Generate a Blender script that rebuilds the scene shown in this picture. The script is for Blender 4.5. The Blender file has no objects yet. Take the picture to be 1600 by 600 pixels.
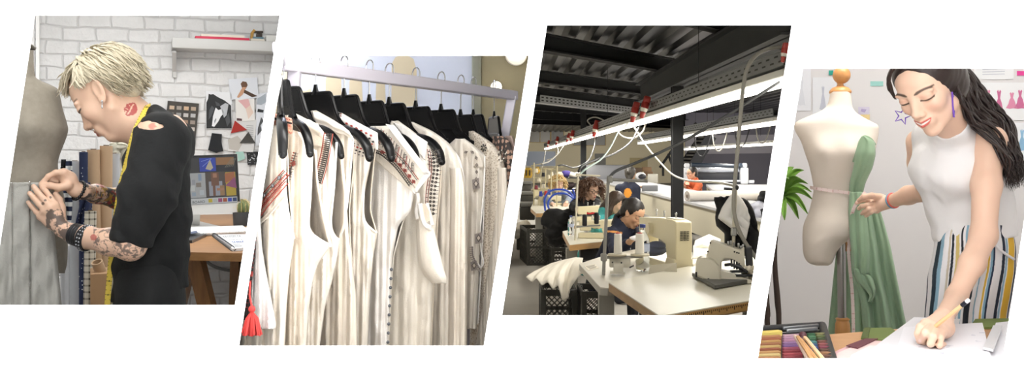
import bpy, bmesh, math, random
import numpy as np
from mathutils import Vector, Matrix, noise as mnoise
PI = math.pi
random.seed(7)
SC = bpy.context.scene
COL = SC.collection
# ------------------------------------------------------------------ camera, world, exposure
F_PX, ROW_H, CAM_Z = 1500.0, 245.0, 1.5          # focal length in pixels, eye level row, eye height
cam_d = bpy.data.cameras.new('camera'); cam = bpy.data.objects.new('camera', cam_d); COL.objects.link(cam)
cam_d.sensor_width = 36.0; cam_d.lens = 36.0 * F_PX / 1600.0
cam_d.shift_y = (ROW_H - 300.0) / 1600.0
cam_d.clip_start = 0.05; cam_d.clip_end = 300
cam.location = (0, 0, CAM_Z); cam.rotation_euler = (PI / 2, 0, 0)
SC.camera = cam
SC.view_settings.view_transform = 'Standard'; SC.view_settings.look = 'None'
SC.view_settings.gamma = 1.0; SC.view_settings.exposure = 0.0; SC.view_settings.use_curve_mapping = False
SC.cycles.max_bounces = 8; SC.cycles.diffuse_bounces = 4
wd = bpy.data.worlds.new('world'); SC.world = wd; wd.use_nodes = True
wd.node_tree.nodes['Background'].inputs[0].default_value = (1, 1, 1, 1)
wd.node_tree.nodes['Background'].inputs[1].default_value = 4.8
def area(name, loc, target, size, power, col=(1, 1, 1), spread=180):
 d = bpy.data.lights.new(name, 'AREA'); d.shape = 'RECTANGLE'; d.size, d.size_y = size
 d.energy = power; d.color = col; d.spread = math.radians(spread)
 o = bpy.data.objects.new(name, d); COL.objects.link(o); o.location = loc
 o.rotation_euler = (Vector(target) - Vector(loc)).to_track_quat('-Z', 'Y').to_euler()
 return o
# room 1: added area lights, none with a fixture in the room
area('added_top_light_atelier', (-1.15, 2.75, 2.85), (-1.35, 3.1, 0), (.8, 1.0), 12, (1, .98, .95))  # added overhead light, brings up the man and the dress form
area('added_wall_light_atelier', (-2.1, 5.0, 2.85), (-2.1, 5.1, 0), (1.4, 1.4), 50, (1, .99, .97))  # added light that brightens the brick wall
area('added_front_fill_atelier', (-1.3, 2.3, 1.98), (-1.45, 2.9, 1.2), (.5, .25), 4, (.95, .98, 1))  # unseen fill added above the opening, aimed at the dress form
# room 2: area lights added over the rack, above the opening and at the back
area('added_top_light_boutique', (.2, 2.95, 4.4), (-.3, 3.0, 1.0), (.6, 1.5), 250, (1, .98, .95))  # high light added to keep the garments evenly bright
area('added_front_fill_boutique', (-.2, 1.95, 2.0), (-.3, 2.6, 1.2), (.7, .3), 9, (1, .98, .96))  # frontal fill added out of view over the opening
area('added_back_light_boutique', (.1, 4.9, 4.3), (-.5, 5.6, 1), (.8, 1.0), 190, (.98, .98, 1))  # added to lift the back wall
# room 3 is lit by its own fluorescent rows plus added area lights
area('added_rear_light_workshop', (5.0, 44, 2.85), (5.0, 48, 0), (8, 10), 1500, (1, .95, .85))  # added so the far walls are not black, no fitting there
area('added_middle_light_workshop', (6.5, 25, 2.85), (8, 32, .8), (4, 3), 260, (1, .96, .95))  # added light for the grey wall by the stairs
area('added_front_fill_workshop', (1.15, 3.3, 2.85), (1.25, 5.6, .8), (1.0, .8), 66, (1, .97, .92))  # added front fill for the near tables and machines
# room 4: added area lights overhead, at the back and above the opening
area('added_top_light_studio', (1.75, 2.9, 4.4), (1.5, 3.2, .8), (.8, 1.4), 400, (1, .99, .97))  # unseen overhead light, added high for an even spread down the room
area('added_back_light_studio', (2.5, 4.3, 4.3), (2.1, 4.9, 1.0), (1.2, .6), 220, (1, .99, .98))  # extra light added to brighten the wall behind
area('added_front_fill_studio', (1.1, 1.95, 2.0), (1.35, 3.3, 1.05), (.9, .3), 4, (1, .99, .98))  # unseen frontal fill for the dress form, added over the opening
# ------------------------------------------------------------------ colours and materials
def lin(c):
 if isinstance(c, str):
  c = c.lstrip('#'); c = [int(c[i:i + 2], 16) / 255 for i in (0, 2, 4)]
 return [x / 12.92 if x <= 0.04045 else ((x + 0.055) / 1.055) ** 2.4 for x in c[:3]]
MATS = {}
class NT:
 """small helper to wire shader nodes"""
 def __init__(s, name):
  s.m = bpy.data.materials.new(name); s.m.use_nodes = True; s.t = s.m.node_tree; s.n = s.t.nodes
  s.b = s.n['Principled BSDF']
 def add(s, typ, **kw):
  n = s.n.new(typ)
  for k, v in kw.items(): setattr(n, k, v)
  return n
 def link(s, a, b): s.t.links.new(a, b)
 def coord(s, out='Object', scale=(1, 1, 1), rot=(0, 0, 0)):
  tc = s.add('ShaderNodeTexCoord'); mp = s.add('ShaderNodeMapping')
  s.link(tc.outputs[out], mp.inputs[0]); mp.inputs['Scale'].default_value = scale; mp.inputs['Rotation'].default_value = rot
  return mp.outputs[0]
 def noise(s, vec, scale, detail=3, rough=.5):
  n = s.add('ShaderNodeTexNoise'); s.link(vec, n.inputs['Vector']); n.inputs['Scale'].default_value = scale
  n.inputs['Detail'].default_value = detail; n.inputs['Roughness'].default_value = rough
  return n.outputs['Fac']
 def math(s, op, a, b=None, clamp=False):
  n = s.add('ShaderNodeMath', operation=op, use_clamp=clamp)
  for i, x in enumerate((a, b)):
   if x is None: continue
   if isinstance(x, (int, float)): n.inputs[i].default_value = x
   else: s.link(x, n.inputs[i])
  return n.outputs[0]
 def mix(s, fac, a, b):
  n = s.add('ShaderNodeMix', data_type='RGBA')
  for i, x in ((0, fac), (6, a), (7, b)):
   if isinstance(x, (int, float)): n.inputs[i].default_value = x
   elif isinstance(x, (list, tuple)): n.inputs[i].default_value = (*x[:3], 1)
   else: s.link(x, n.inputs[i])
  return n.outputs[2]
 def ramp(s, fac, stops):
  n = s.add('ShaderNodeValToRGB'); s.link(fac, n.inputs[0]); cr = n.color_ramp
  while len(cr.elements) < len(stops): cr.elements.new(.5)
  for e, (p, c) in zip(cr.elements, stops): e.position = p; e.color = (*c[:3], 1)
  return n.outputs[0]
 def bump(s, h, strength=.3, dist=.01):
  n = s.add('ShaderNodeBump'); s.link(h, n.inputs['Height']); n.inputs['Strength'].default_value = strength
  n.inputs['Distance'].default_value = dist; s.link(n.outputs[0], s.b.inputs['Normal'])
 def sep(s, vec):
  n = s.add('ShaderNodeSeparateXYZ'); s.link(vec, n.inputs[0]); return n.outputs
 def set(s, col=None, rough=.6, metal=0, **kw):
  if col is not None:
   if isinstance(col, (list, tuple)): s.b.inputs['Base Color'].default_value = (*col[:3], 1)
   else: s.link(col, s.b.inputs['Base Color'])
  s.b.inputs['Roughness'].default_value = rough; s.b.inputs['Metallic'].default_value = metal
  for k, v in kw.items(): s.b.inputs[k].default_value = v
  return s.m
def mat(name, col='#808080', rough=.6, metal=0, var=0, vscale=20, bump=0, bscale=60, bdist=.004, vcol=False, **kw):
 """plain surface with slight colour variation and bump"""
 if name in MATS: return MATS[name]
 t = NT(name); c = lin(col); v = t.coord()
 if vcol:
  a = t.add('ShaderNodeVertexColor', layer_name='Col'); base = a.outputs[0]
  if var:
   f = t.noise(v, vscale); base = t.mix(t.math('MULTIPLY', f, var), base, [0.02, 0.01, 0.01])
 elif var:
  f = t.noise(v, vscale, 4)
  base = t.mix(f, [x * (1 - var) for x in c], [min(1, x * (1 + var)) for x in c])
 else: base = c
 if bump: t.bump(t.noise(v, bscale, 3), bump, bdist)
 m = t.set(base, rough, metal, **kw); MATS[name] = m
 return m
def emit(name, col, strength):
 if name in MATS: return MATS[name]
 t = NT(name); c = lin(col); t.set([x * .04 for x in c], .3); t.b.inputs['Emission Color'].default_value = (*c, 1); t.b.inputs['Emission Strength'].default_value = strength
 MATS[name] = t.m; return t.m
def glass(name, col='#ffffff', rough=.03, ior=1.3):
 if name in MATS: return MATS[name]
 t = NT(name); m = t.set(lin(col), rough, 0, **{'Transmission Weight': 1.0, 'IOR': ior}); MATS[name] = m; return m
# ------------------------------------------------------------------ picture rays and view planes
def P(px, py, Y):
 return Vector(((px - 800) * Y / F_PX, Y, CAM_Z - (py - ROW_H) * Y / F_PX))
class VP:
 """upright plane through the point seen at (px, py) at depth Y, turned square to the line of sight"""
 def __init__(s, px, py, Y, yaw=0):
  s.C = P(px, py, Y); a = math.atan2(s.C.x, s.C.y) + yaw
  s.n = Vector((-math.sin(a), -math.cos(a), 0)); s.r = Vector((math.cos(a), -math.sin(a), 0)); s.u = Vector((0, 0, 1))
  s.m = Y / F_PX
 def pt(s, px, py, off=0.0):
  o = Vector((0, 0, CAM_Z)); d = Vector(((px - 800) / F_PX, 1, -(py - ROW_H) / F_PX))
  t = ((s.C - o).dot(s.n) + off) / d.dot(s.n)
  return o + d * t
 def pts(s, l): return [s.pt(*q) for q in l]
# ------------------------------------------------------------------ numpy noise
def hash3(i, j, k):
 h = (i * 374761393 + j * 668265263 + k * 1274126177) & 0x7fffffff
 h = ((h ^ (h >> 13)) * 1103515245) & 0x7fffffff
 return ((h ^ (h >> 16)) & 0xffff) / 32767.5 - 1.0
def vnoise(x, y, z=0.0):
 x, y, z = np.broadcast_arrays(np.asarray(x, float), np.asarray(y, float), np.asarray(z, float))
 xi, yi, zi = np.floor(x).astype(np.int64), np.floor(y).astype(np.int64), np.floor(z).astype(np.int64)
 fx, fy, fz = x - xi, y - yi, z - zi
 fx, fy, fz = [f * f * (3 - 2 * f) for f in (fx, fy, fz)]
 r = 0
 for a in (0, 1):
  for b in (0, 1):
   for c in (0, 1):
    r = r + hash3(xi + a, yi + b, zi + c) * (fx if a else 1 - fx) * (fy if b else 1 - fy) * (fz if c else 1 - fz)
 return r
# ------------------------------------------------------------------ mesh builder
def spline(pts, n=8, closed=False):
 """Catmull-Rom through points (tuples of any length)"""
 A = [np.array(p, float) for p in pts]; out = []; N = len(A)
 if N < 3 and not closed:
  return [tuple(A[0] + (A[-1] - A[0]) * i / n) for i in range(n + 1)] if N == 2 else [tuple(a) for a in A]
 segs = N if closed else N - 1
 for i in range(segs):
  if closed: p0, p1, p2, p3 = A[i - 1], A[i], A[(i + 1) % N], A[(i + 2) % N]
  else: p1, p2 = A[i], A[i + 1]; p0 = A[i - 1] if i else 2 * p1 - p2; p3 = A[i + 2] if i + 2 < N else 2 * p2 - p1
  for k in range(n):
   t = k / n; out.append(tuple(.5 * (2 * p1 + (p2 - p0) * t + (2 * p0 - 5 * p1 + 4 * p2 - p3) * t * t + (3 * p1 - p0 - 3 * p2 + p3) * t ** 3)))
 if not closed: out.append(tuple(A[-1]))
 return out
class MB:
 def __init__(s): s.v = []; s.f = []; s.mi = []; s.ms = []
 def _m(s, m):
  if m is None: return 0
  if m not in s.ms: s.ms.append(m)
  return s.ms.index(m)
 def add(s, verts, faces, m=None):
  b = len(s.v); k = s._m(m)
  s.v += [tuple(v) for v in verts]
  for f in faces: s.f.append([b + i for i in f]); s.mi.append(k)
  return s
 def poly(s, pts, m=None): return s.add(pts, [list(range(len(pts)))], m)
 def bm(s, bm, M=None, m=None):
  bm.verts.index_update(); vs = [(M @ v.co if M else v.co.copy()) for v in bm.verts]
  fs = [[v.index for v in f.verts] for f in bm.faces]; bm.free(); return s.add(vs, fs, m)
 def box(s, c, size, R=None, bev=0, seg=1, m=None, taper=None):
  bm = bmesh.new(); bmesh.ops.create_cube(bm, size=1)
  for v in bm.verts:
   v.co = Vector((v.co.x * size[0], v.co.y * size[1], v.co.z * size[2]))
   if taper and v.co.z > 0: v.co.x *= taper[0]; v.co.y *= taper[1]
  if bev: bmesh.ops.bevel(bm, geom=bm.edges[:], offset=bev, segments=seg, affect='EDGES', profile=.5)
  M = Matrix.Translation(Vector(c)) @ (R.to_4x4() if R is not None else Matrix())
  return s.bm(bm, M, m)
 def frame(s, a, b, up=None):
  a, b = Vector(a), Vector(b); z = (b - a).normalized()
  up = Vector(up) if up is not None else (Vector((0, 0, 1)) if abs(z.z) < .9 else Vector((0, 1, 0)))
  x = up.cross(z).normalized(); y = z.cross(x)
  return Matrix((x, y, z)).transposed()
 def bar(s, a, b, w, h, up=None, bev=0, m=None):
  """box from a to b with cross-section w x h"""
  a, b = Vector(a), Vector(b)
  return s.box((a + b) / 2, (w, h, (b - a).length), s.frame(a, b, up), bev, 1, m)
 def rings(s, rings, closed=True, cap0=True, cap1=True, m=None):
  n = len(rings[0]); v = [p for r in rings for p in r]; f = []
  for i in range(len(rings) - 1):
   for j in range(n if closed else n - 1):
    k = (j + 1) % n; f.append([i * n + j, i * n + k, (i + 1) * n + k, (i + 1) * n + j])
  if closed and cap0: f.append(list(range(n))[::-1])
  if closed and cap1: f.append([(len(rings) - 1) * n + j for j in range(n)])
  return s.add(v, f, m)
 def tube(s, pts, r, n=8, cap=True, sm=0, flat=None, m=None, up=None):
  """swept tube; r number or list; flat=(w,h) factors for an elliptical section"""
  rr = r if isinstance(r, (list, tuple)) else [r] * len(pts)
  if sm:
   q = spline([(*p, k) for p, k in zip(pts, rr)], sm); pts = [Vector(x[:3]) for x in q]; rr = [x[3] for x in q]
  pts = [Vector(p) for p in pts]; N = len(pts); T = []
  for i in range(N):
   t = pts[min(i + 1, N - 1)] - pts[max(i - 1, 0)]; T.append(t.normalized() if t.length > 1e-9 else Vector((0, 0, 1)))
  u = Vector(up) if up is not None else (Vector((0, 0, 1)) if abs(T[0].z) < .9 else Vector((1, 0, 0)))
  x = (u - T[0] * u.dot(T[0])).normalized(); R = []
  fw, fh = flat if flat else (1, 1)
  for i in range(N):
   x = x - T[i] * x.dot(T[i]); x = x.normalized() if x.length > 1e-9 else T[i].orthogonal().normalized(); y = T[i].cross(x)
   R.append([pts[i] + (x * math.cos(2 * PI * k / n) * fw + y * math.sin(2 * PI * k / n) * fh) * max(rr[i], 1e-5) for k in range(n)])
  return s.rings(R, True, cap, cap, m)
 def lathe(s, prof, c=(0, 0, 0), n=24, R=None, m=None, sx=1, sy=1, cap=True):
  """profile [(r, z)] turned about z, placed at c"""
  c = Vector(c); rs = []
  for r, z in prof:
   ring = [Vector((max(r, 1e-5) * math.cos(2 * PI * k / n) * sx, max(r, 1e-5) * math.sin(2 * PI * k / n) * sy, z)) for k in range(n)]
   rs.append([(R @ p if R is not None else p) + c for p in ring])
  return s.rings(rs, True, cap, cap, m)
 def cyl(s, a, b, r, r2=None, n=16, m=None):
  return s.tube([a, b], [r, r if r2 is None else r2], n, m=m)
 def ball(s, c, r, n=12, R=None, m=None, sc=(1, 1, 1)):
  vs = [];
  rings = [[]]
  k = max(6, n); h = max(4, n // 2)
  prof = [(math.sin(PI * i / h) * r, -math.cos(PI * i / h) * r) for i in range(h + 1)]
  c = Vector(c); rs = []
  for q, z in prof:
   ring = [Vector((max(q, 1e-5) * math.cos(2 * PI * j / k) * sc[0], max(q, 1e-5) * math.sin(2 * PI * j / k) * sc[1], z * sc[2])) for j in range(k)]
   rs.append([(R @ p if R is not None else p) + c for p in ring])
  return s.rings(rs, True, True, True, m)
 def prism(s, pts, d, m=None, bev=0):
  """polygon extruded by vector d"""
  d = Vector(d); pts = [Vector(p) for p in pts]; n = len(pts)
  return s.add(pts + [p + d for p in pts], [list(range(n))[::-1], [n + i for i in range(n)]] + [[i, (i + 1) % n, n + (i + 1) % n, n + i] for i in range(n)], m)
 def sheet(s, grid, m=None, uvflip=False):
  return s.rings(grid, False, m=m)
 def strip(s, pts, w, t, up, m=None):
  """flat ribbon along pts, width w across, thickness t along up"""
  pts = [Vector(p) for p in pts]; R = []; N = len(pts)
  for i in range(N):
   T = (pts[min(i + 1, N - 1)] - pts[max(i - 1, 0)]).normalized(); U = Vector(up[i] if isinstance(up, list) else up)
   x = T.cross(U).normalized(); y = x.cross(T).normalized()
   R.append([pts[i] + x * w / 2 + y * t / 2, pts[i] - x * w / 2 + y * t / 2, pts[i] - x * w / 2 - y * t / 2, pts[i] + x * w / 2 - y * t / 2])
  return s.rings(R, True, True, True, m)
 def build(s, name, m=None, parent=None, label=None, smooth=True, base=None, ang=40, solid=0):
  """link as ONE mesh object; world-space points, origin at the parent's place or at the mesh's own base"""
  me = bpy.data.meshes.new(name); V = np.array(s.v, float)
  if parent is not None:
   o0 = Vector((0, 0, 0)); q = parent
   while q is not None: o0 += Vector(q.location); q = q.parent
  elif base is not None: o0 = Vector(base)
  else: o0 = Vector(((V[:, 0].min() + V[:, 0].max()) / 2, (V[:, 1].min() + V[:, 1].max()) / 2, V[:, 2].min()))
  me.from_pydata((V - np.array(o0)).tolist(), [], s.f)
  ms = s.ms if s.ms else ([m] if m else [])
  if m is not None and s.ms and m not in ms: pass
  for x in ms: me.materials.append(x)
  if s.ms: me.polygons.foreach_set('material_index', s.mi)
  bm = bmesh.new(); bm.from_mesh(me); bmesh.ops.recalc_face_normals(bm, faces=bm.faces); bm.to_mesh(me); bm.free()
  return finish(name, me, o0 if parent is None else None, parent, label, smooth, ang, solid)
def finish(name, me, loc, parent, label, smooth, ang, solid=0):
 if smooth:
  me.polygons.foreach_set('use_smooth', [True] * len(me.polygons)); me.set_sharp_from_angle(angle=math.radians(ang))
 o = bpy.data.objects.new(name, me); COL.objects.link(o)
 if loc is not None: o.location = loc
 if parent is not None: o.parent = parent
 if label: o['label'] = label
 if solid:
  md = o.modifiers.new('thickness', 'SOLIDIFY'); md.thickness = solid; md.offset = 0
 return o
def thing(name, label, cat, loc, group=None, rotz=0):
 o = bpy.data.objects.new(name, None); COL.objects.link(o); o.location = loc; o.rotation_euler = (0, 0, rotz)
 o.empty_display_size = .1; return tag(o, label, cat, group)
def tag(o, label, cat, group=None, kind=None):
 o['label'] = label; o['category'] = cat
 if group: o['group'] = group
 if kind: o['kind'] = kind
 return o
def struct(o): o['kind'] = 'structure'; return o
# ------------------------------------------------------------------ signed distance modelling (one continuous skin)
class SDF:
 def __init__(s, h): s.h = h; s.p = []
 def cone(s, a, b, ra, rb, k=.01, op='+', sq=None):
  a, b = np.array(a, float), np.array(b, float); R = max(ra, rb)
  if sq is not None: ax = np.array(sq[0], float); ax /= np.linalg.norm(ax); R = R * max(1, sq[1])
  lo, hi = np.minimum(a, b) - R, np.maximum(a, b) + R
  def fn(X, Y, Z):
   px, py, pz = X - a[0], Y - a[1], Z - a[2]; d = b - a
   if sq is not None:
    q = (px * ax[0] + py * ax[1] + pz * ax[2]) * (1 / sq[1] - 1); px, py, pz = px + ax[0] * q, py + ax[1] * q, pz + ax[2] * q
    d = d + ax * np.dot(d, ax) * (1 / sq[1] - 1)
   t = np.clip((px * d[0] + py * d[1] + pz * d[2]) / max(np.dot(d, d), 1e-12), 0, 1)
   return np.sqrt((px - t * d[0]) ** 2 + (py - t * d[1]) ** 2 + (pz - t * d[2]) ** 2) - (ra + (rb - ra) * t)
  s.p.append((fn, lo, hi, k, op)); return s
 def chain(s, pts, rs, k=.006, op='+', sq=None):
  for i in range(len(pts) - 1): s.cone(pts[i], pts[i + 1], rs[i], rs[i + 1], k, op, sq)
  return s
 def ell(s, c, r, R=None, k=.01, op='+'):
  """R: 3x3 matrix whose columns are the ellipsoid's axes"""
  c = np.array(c, float); r = np.array(r, float); M = np.array(R, float) if R is not None else np.eye(3)
  e = np.sqrt((M ** 2) @ (r ** 2)); lo, hi = c - e, c + e
  def fn(X, Y, Z):
   p = (X - c[0], Y - c[1], Z - c[2]); q = [(p[0] * M[0, i] + p[1] * M[1, i] + p[2] * M[2, i]) for i in range(3)]
   k0 = np.sqrt(sum((q[i] / r[i]) ** 2 for i in range(3))); k1 = np.sqrt(sum((q[i] / r[i] ** 2) ** 2 for i in range(3)))
   return k0 * (k0 - 1) / np.maximum(k1, 1e-9)
  s.p.append((fn, lo, hi, k, op)); return s
 def func(s, fn, lo, hi, k=.01, op='+'):
  s.p.append((fn, np.array(lo, float), np.array(hi, float), k, op)); return s
 def half(s, c, n, op='-', k=.002):
  """remove everything on the n side of the plane through c"""
  c = np.array(c, float); n = np.array(n, float); n /= np.linalg.norm(n)
  s.p.append((lambda X, Y, Z: -((X - c[0]) * n[0] + (Y - c[1]) * n[1] + (Z - c[2]) * n[2]), None, None, k, op)); return s
 def mesh(s, post=None, smooth=1):
  h = s.h; add = [q for q in s.p if q[4] == '+']
  lo = np.min([q[1] for q in add], 0) - 4 * h; hi = np.max([q[2] for q in add], 0) + 4 * h
  n = np.ceil((hi - lo) / h).astype(int) + 1
  ax = [lo[i] + h * np.arange(n[i]) for i in range(3)]
  V = np.full(n, 0.05, np.float64)
  for fn, l, u, k, op in s.p:
   pad = k + 3 * h
   if l is None: sl = [slice(0, n[i]) for i in range(3)]
   else:
    sl = []
    for i in range(3):
     a = int(max(0, math.floor((l[i] - pad - lo[i]) / h))); b = int(min(n[i], math.ceil((u[i] + pad - lo[i]) / h) + 1)); sl.append(slice(a, max(a, b)))
   sl = tuple(sl)
   if min(V[sl].shape) == 0: continue
   X, Y, Z = ax[0][sl[0]][:, None, None], ax[1][sl[1]][None, :, None], ax[2][sl[2]][None, None, :]
   d = fn(X, Y, Z); A = V[sl]
   if op == '+':
    hh = np.maximum(k - np.abs(A - d), 0) / max(k, 1e-9); V[sl] = np.minimum(A, d) - hh * hh * k / 4
   else:
    d = -d; hh = np.maximum(k - np.abs(A - d), 0) / max(k, 1e-9); V[sl] = np.maximum(A, d) + hh * hh * k / 4
  if post is not None: V = V + post(ax[0][:, None, None], ax[1][None, :, None], ax[2][None, None, :])
  V[0], V[-1] = 1, 1; V[:, 0], V[:, -1] = 1, 1; V[:, :, 0], V[:, :, -1] = 1, 1
  return nets(V, lo, h, smooth)
def nets(V, lo, h, smooth=1):
 S = (V < 0); n = np.array(V.shape)
 cnt = np.zeros(n - 1, np.int8)
 for a in (0, 1):
  for b in (0, 1):
   for c in (0, 1): cnt += S[a:n[0] - 1 + a, b:n[1] - 1 + b, c:n[2] - 1 + c]
 cells = np.argwhere((cnt > 0) & (cnt < 8)); idx = np.full(n - 1, -1, np.int64); idx[tuple(cells.T)] = np.arange(len(cells))
 corner = [(a, b, c) for a in (0, 1) for b in (0, 1) for c in (0, 1)]
 val = np.stack([V[cells[:, 0] + a, cells[:, 1] + b, cells[:, 2] + c] for a, b, c in corner], 1)
 acc = np.zeros((len(cells), 3)); num = np.zeros(len(cells))
 for i in range(8):
  for j in range(i + 1, 8):
   A, B = np.array(corner[i]), np.array(corner[j])
   if np.abs(A - B).sum() != 1: continue
   m = (val[:, i] < 0) != (val[:, j] < 0); t = val[m, i] / (val[m, i] - val[m, j])
   acc[m] += A + (B - A) * t[:, None]; num[m] += 1
 pos = cells + acc / num[:, None]
 quads = []
 for d in range(3):
  e, f = (d + 1) % 3, (d + 2) % 3
  s0 = [slice(None)] * 3; s1 = [slice(None)] * 3; s0[d] = slice(0, -1); s1[d] = slice(1, None)
  diff = S[tuple(s0)] != S[tuple(s1)]; E = np.argwhere(diff)
  E = E[(E[:, e] > 0) & (E[:, f] > 0) & (E[:, e] < n[e] - 1) & (E[:, f] < n[f] - 1)]
  q = []
  for de, df in ((1, 1), (0, 1), (0, 0), (1, 0)):
   c = E.copy(); c[:, e] -= de; c[:, f] -= df; q.append(idx[tuple(c.T)])
  q = np.stack(q, 1); fl = ~S[tuple(E.T)]; q[fl] = q[fl][:, ::-1]; quads.append(q)
 Q = np.concatenate(quads); Q = Q[(Q >= 0).all(1)]
 for _ in range(smooth):
  s = np.zeros_like(pos); c = np.zeros(len(pos))
  for a in range(4):
   i, j = Q[:, a], Q[:, (a + 1) % 4]
   for k in range(3): s[:, k] += np.bincount(i, pos[j, k], len(pos)) + np.bincount(j, pos[i, k], len(pos))
   c += np.bincount(i, minlength=len(pos)) + np.bincount(j, minlength=len(pos))
  pos = pos * .45 + .55 * s / np.maximum(c, 1)[:, None]
 return pos * h + lo, Q
def np_obj(name, V, Q, m, parent=None, cols=None, label=None, base=None, faces=None):
 """link numpy quads (or several meshes joined) as one object with optional colour per vertex"""
 o0 = np.zeros(3)
 if parent is not None:
  q = parent
  while q is not None: o0 = o0 + np.array(q.location); q = q.parent
 else: o0 = np.array(base) if base is not None else np.array(((V[:, 0].min() + V[:, 0].max()) / 2, (V[:, 1].min() + V[:, 1].max()) / 2, V[:, 2].min()))
 me = bpy.data.meshes.new(name); W = V - o0
 me.vertices.add(len(W)); me.vertices.foreach_set('co', W.astype(np.float32).ravel())
 me.loops.add(Q.size); me.loops.foreach_set('vertex_index', Q.astype(np.int32).ravel())
 me.polygons.add(len(Q)); me.polygons.foreach_set('loop_start', np.arange(0, Q.size, 4, dtype=np.int32))
 me.polygons.foreach_set('use_smooth', np.ones(len(Q), bool))
 me.update(calc_edges=True); me.validate()
 me.materials.append(m)
 if cols is not None:
  ca = me.color_attributes.new('Col', 'FLOAT_COLOR', 'POINT'); ca.data.foreach_set('color', np.concatenate([cols, np.ones((len(cols), 1))], 1).astype(np.float32).ravel())
 o = bpy.data.objects.new(name, me); COL.objects.link(o)
 if parent is not None: o.parent = parent
 else: o.location = o0
 if label: o['label'] = label
 return o
def join_np(parts):
 Vs, Qs, n = [], [], 0
 for V, Q in parts: Vs.append(V); Qs.append(Q + n); n += len(V)
 return np.concatenate(Vs), np.concatenate(Qs)
def grid_np(fn, nu, nv, closed_u=False):
 """quads of a grid of points fn(u, v) -> (N,3), u, v in 0..1"""
 u = np.linspace(0, 1, nu, endpoint=not closed_u); v = np.linspace(0, 1, nv); U, W = np.meshgrid(u, v, indexing='ij')
 Pn = np.stack(fn(U, W), -1).reshape(-1, 3); q = []
 for i in range(nu if closed_u else nu - 1):
  a = i * nv; b = ((i + 1) % nu) * nv
  for j in range(nv - 1): q.append((a + j, b + j, b + j + 1, a + j + 1))
 return Pn, np.array(q)
# ------------------------------------------------------------------ the white display wall with its four slanted openings, partitions between the rooms
PANELS = [[(55, 24), (437, 24), (367, 476.6), (-15, 476.6)], [(443.7, 87), (826, 87), (756, 540), (373.7, 540)],
          [(854.8, 39.6), (1237, 39.6), (1167, 492.6), (784.6, 492.6)], [(1254.6, 107), (1637, 107), (1567, 560), (1184.4, 560)]]
YW = 1.8
M_white = mat('white paint', '#f9f9f9', .9)
def front_wall():
 mb = MB()
 for Y, grow in ((YW, 0), (YW + .012, 5)):
  bm = bmesh.new(); ed = []
  loops = [[Vector((x, Y, z)) for x, z in ((-2.4, 0), (2.4, 0), (2.4, 4.8), (-2.4, 4.8))]]
  for q in PANELS:
   g = grow; loops.append([P(px + sx * g, py + sy * g, YW) + Vector((0, Y - YW, 0)) for (px, py), (sx, sy) in zip(q, ((-1, -1), (1, -1), (1, 1), (-1, 1)))])
  for l in loops:
   vs = [bm.verts.new(p) for p in l]; ed += [bm.edges.new((vs[i], vs[(i + 1) % 4])) for i in range(4)]
  bmesh.ops.triangle_fill(bm, use_beauty=True, edges=ed); mb.bm(bm)
 for q in PANELS:
  o = [P(*p, YW) for p in q]; b = [P(px + sx * 5, py + sy * 5, YW) + Vector((0, .012, 0)) for (px, py), (sx, sy) in zip(q, ((-1, -1), (1, -1), (1, 1), (-1, 1)))]
  for i in range(4): mb.poly([o[i], o[(i + 1) % 4], b[(i + 1) % 4], b[i]])
 return struct(mb.build('wall_front', M_white, smooth=False))
front_wall()
GAPS = [-75, 410, 811.5, 1218, 1690]                 # partition lines at row 250; every partition leans with the openings
def gap_px(g, row): return g - .1547 * (row - 250)
def gap_pt(vp, g, z):
 """where partition g meets an upright plane at height z"""
 row = 250.0
 for _ in range(30):
  p = vp.pt(gap_px(g, row), row); row += (p.z - z) * 1500 / p.y * .9
 return vp.pt(gap_px(g, row), row)
def partition(g, name, y1, ztop, m):
 mb = MB(); A = []
 for d in (-2.5, 2.5):
  for Y, z in ((YW + .013, 0), (y1, 0), (y1, ztop), (YW + .013, ztop)):
   row = ROW_H + (CAM_Z - z) * F_PX / Y; A.append(P(gap_px(g + d, row), row, Y))
 mb.add(A, [[0, 1, 2, 3], [7, 6, 5, 4], [0, 4, 5, 1], [1, 5, 6, 2], [2, 6, 7, 3], [3, 7, 4, 0]])
 return struct(mb.build(name, m, smooth=False))
def room_flat(name, z, gl, gr, vp, m, th=.04):
 """floor (th < 0) or ceiling slab between two partitions from the front wall to the back wall plane"""
 def f(g): row = ROW_H + (CAM_Z - z) * F_PX / (YW + .015); return P(gap_px(g, row), row, YW + .015)
 q = [f(gl), f(gr), gap_pt(vp, gr, z), gap_pt(vp, gl, z)]
 mb = MB(); mb.prism(q, (0, 0, th)); return struct(mb.build(name, m, smooth=False))
def room_back(name, gl, gr, vp, z1, m, th=.05):
 q = [gap_pt(vp, gl, 0), gap_pt(vp, gr, 0), gap_pt(vp, gr, z1), gap_pt(vp, gl, z1)]
 mb = MB(); mb.prism(q, -vp.n * th); return struct(mb.build(name, m, smooth=False))
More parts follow.
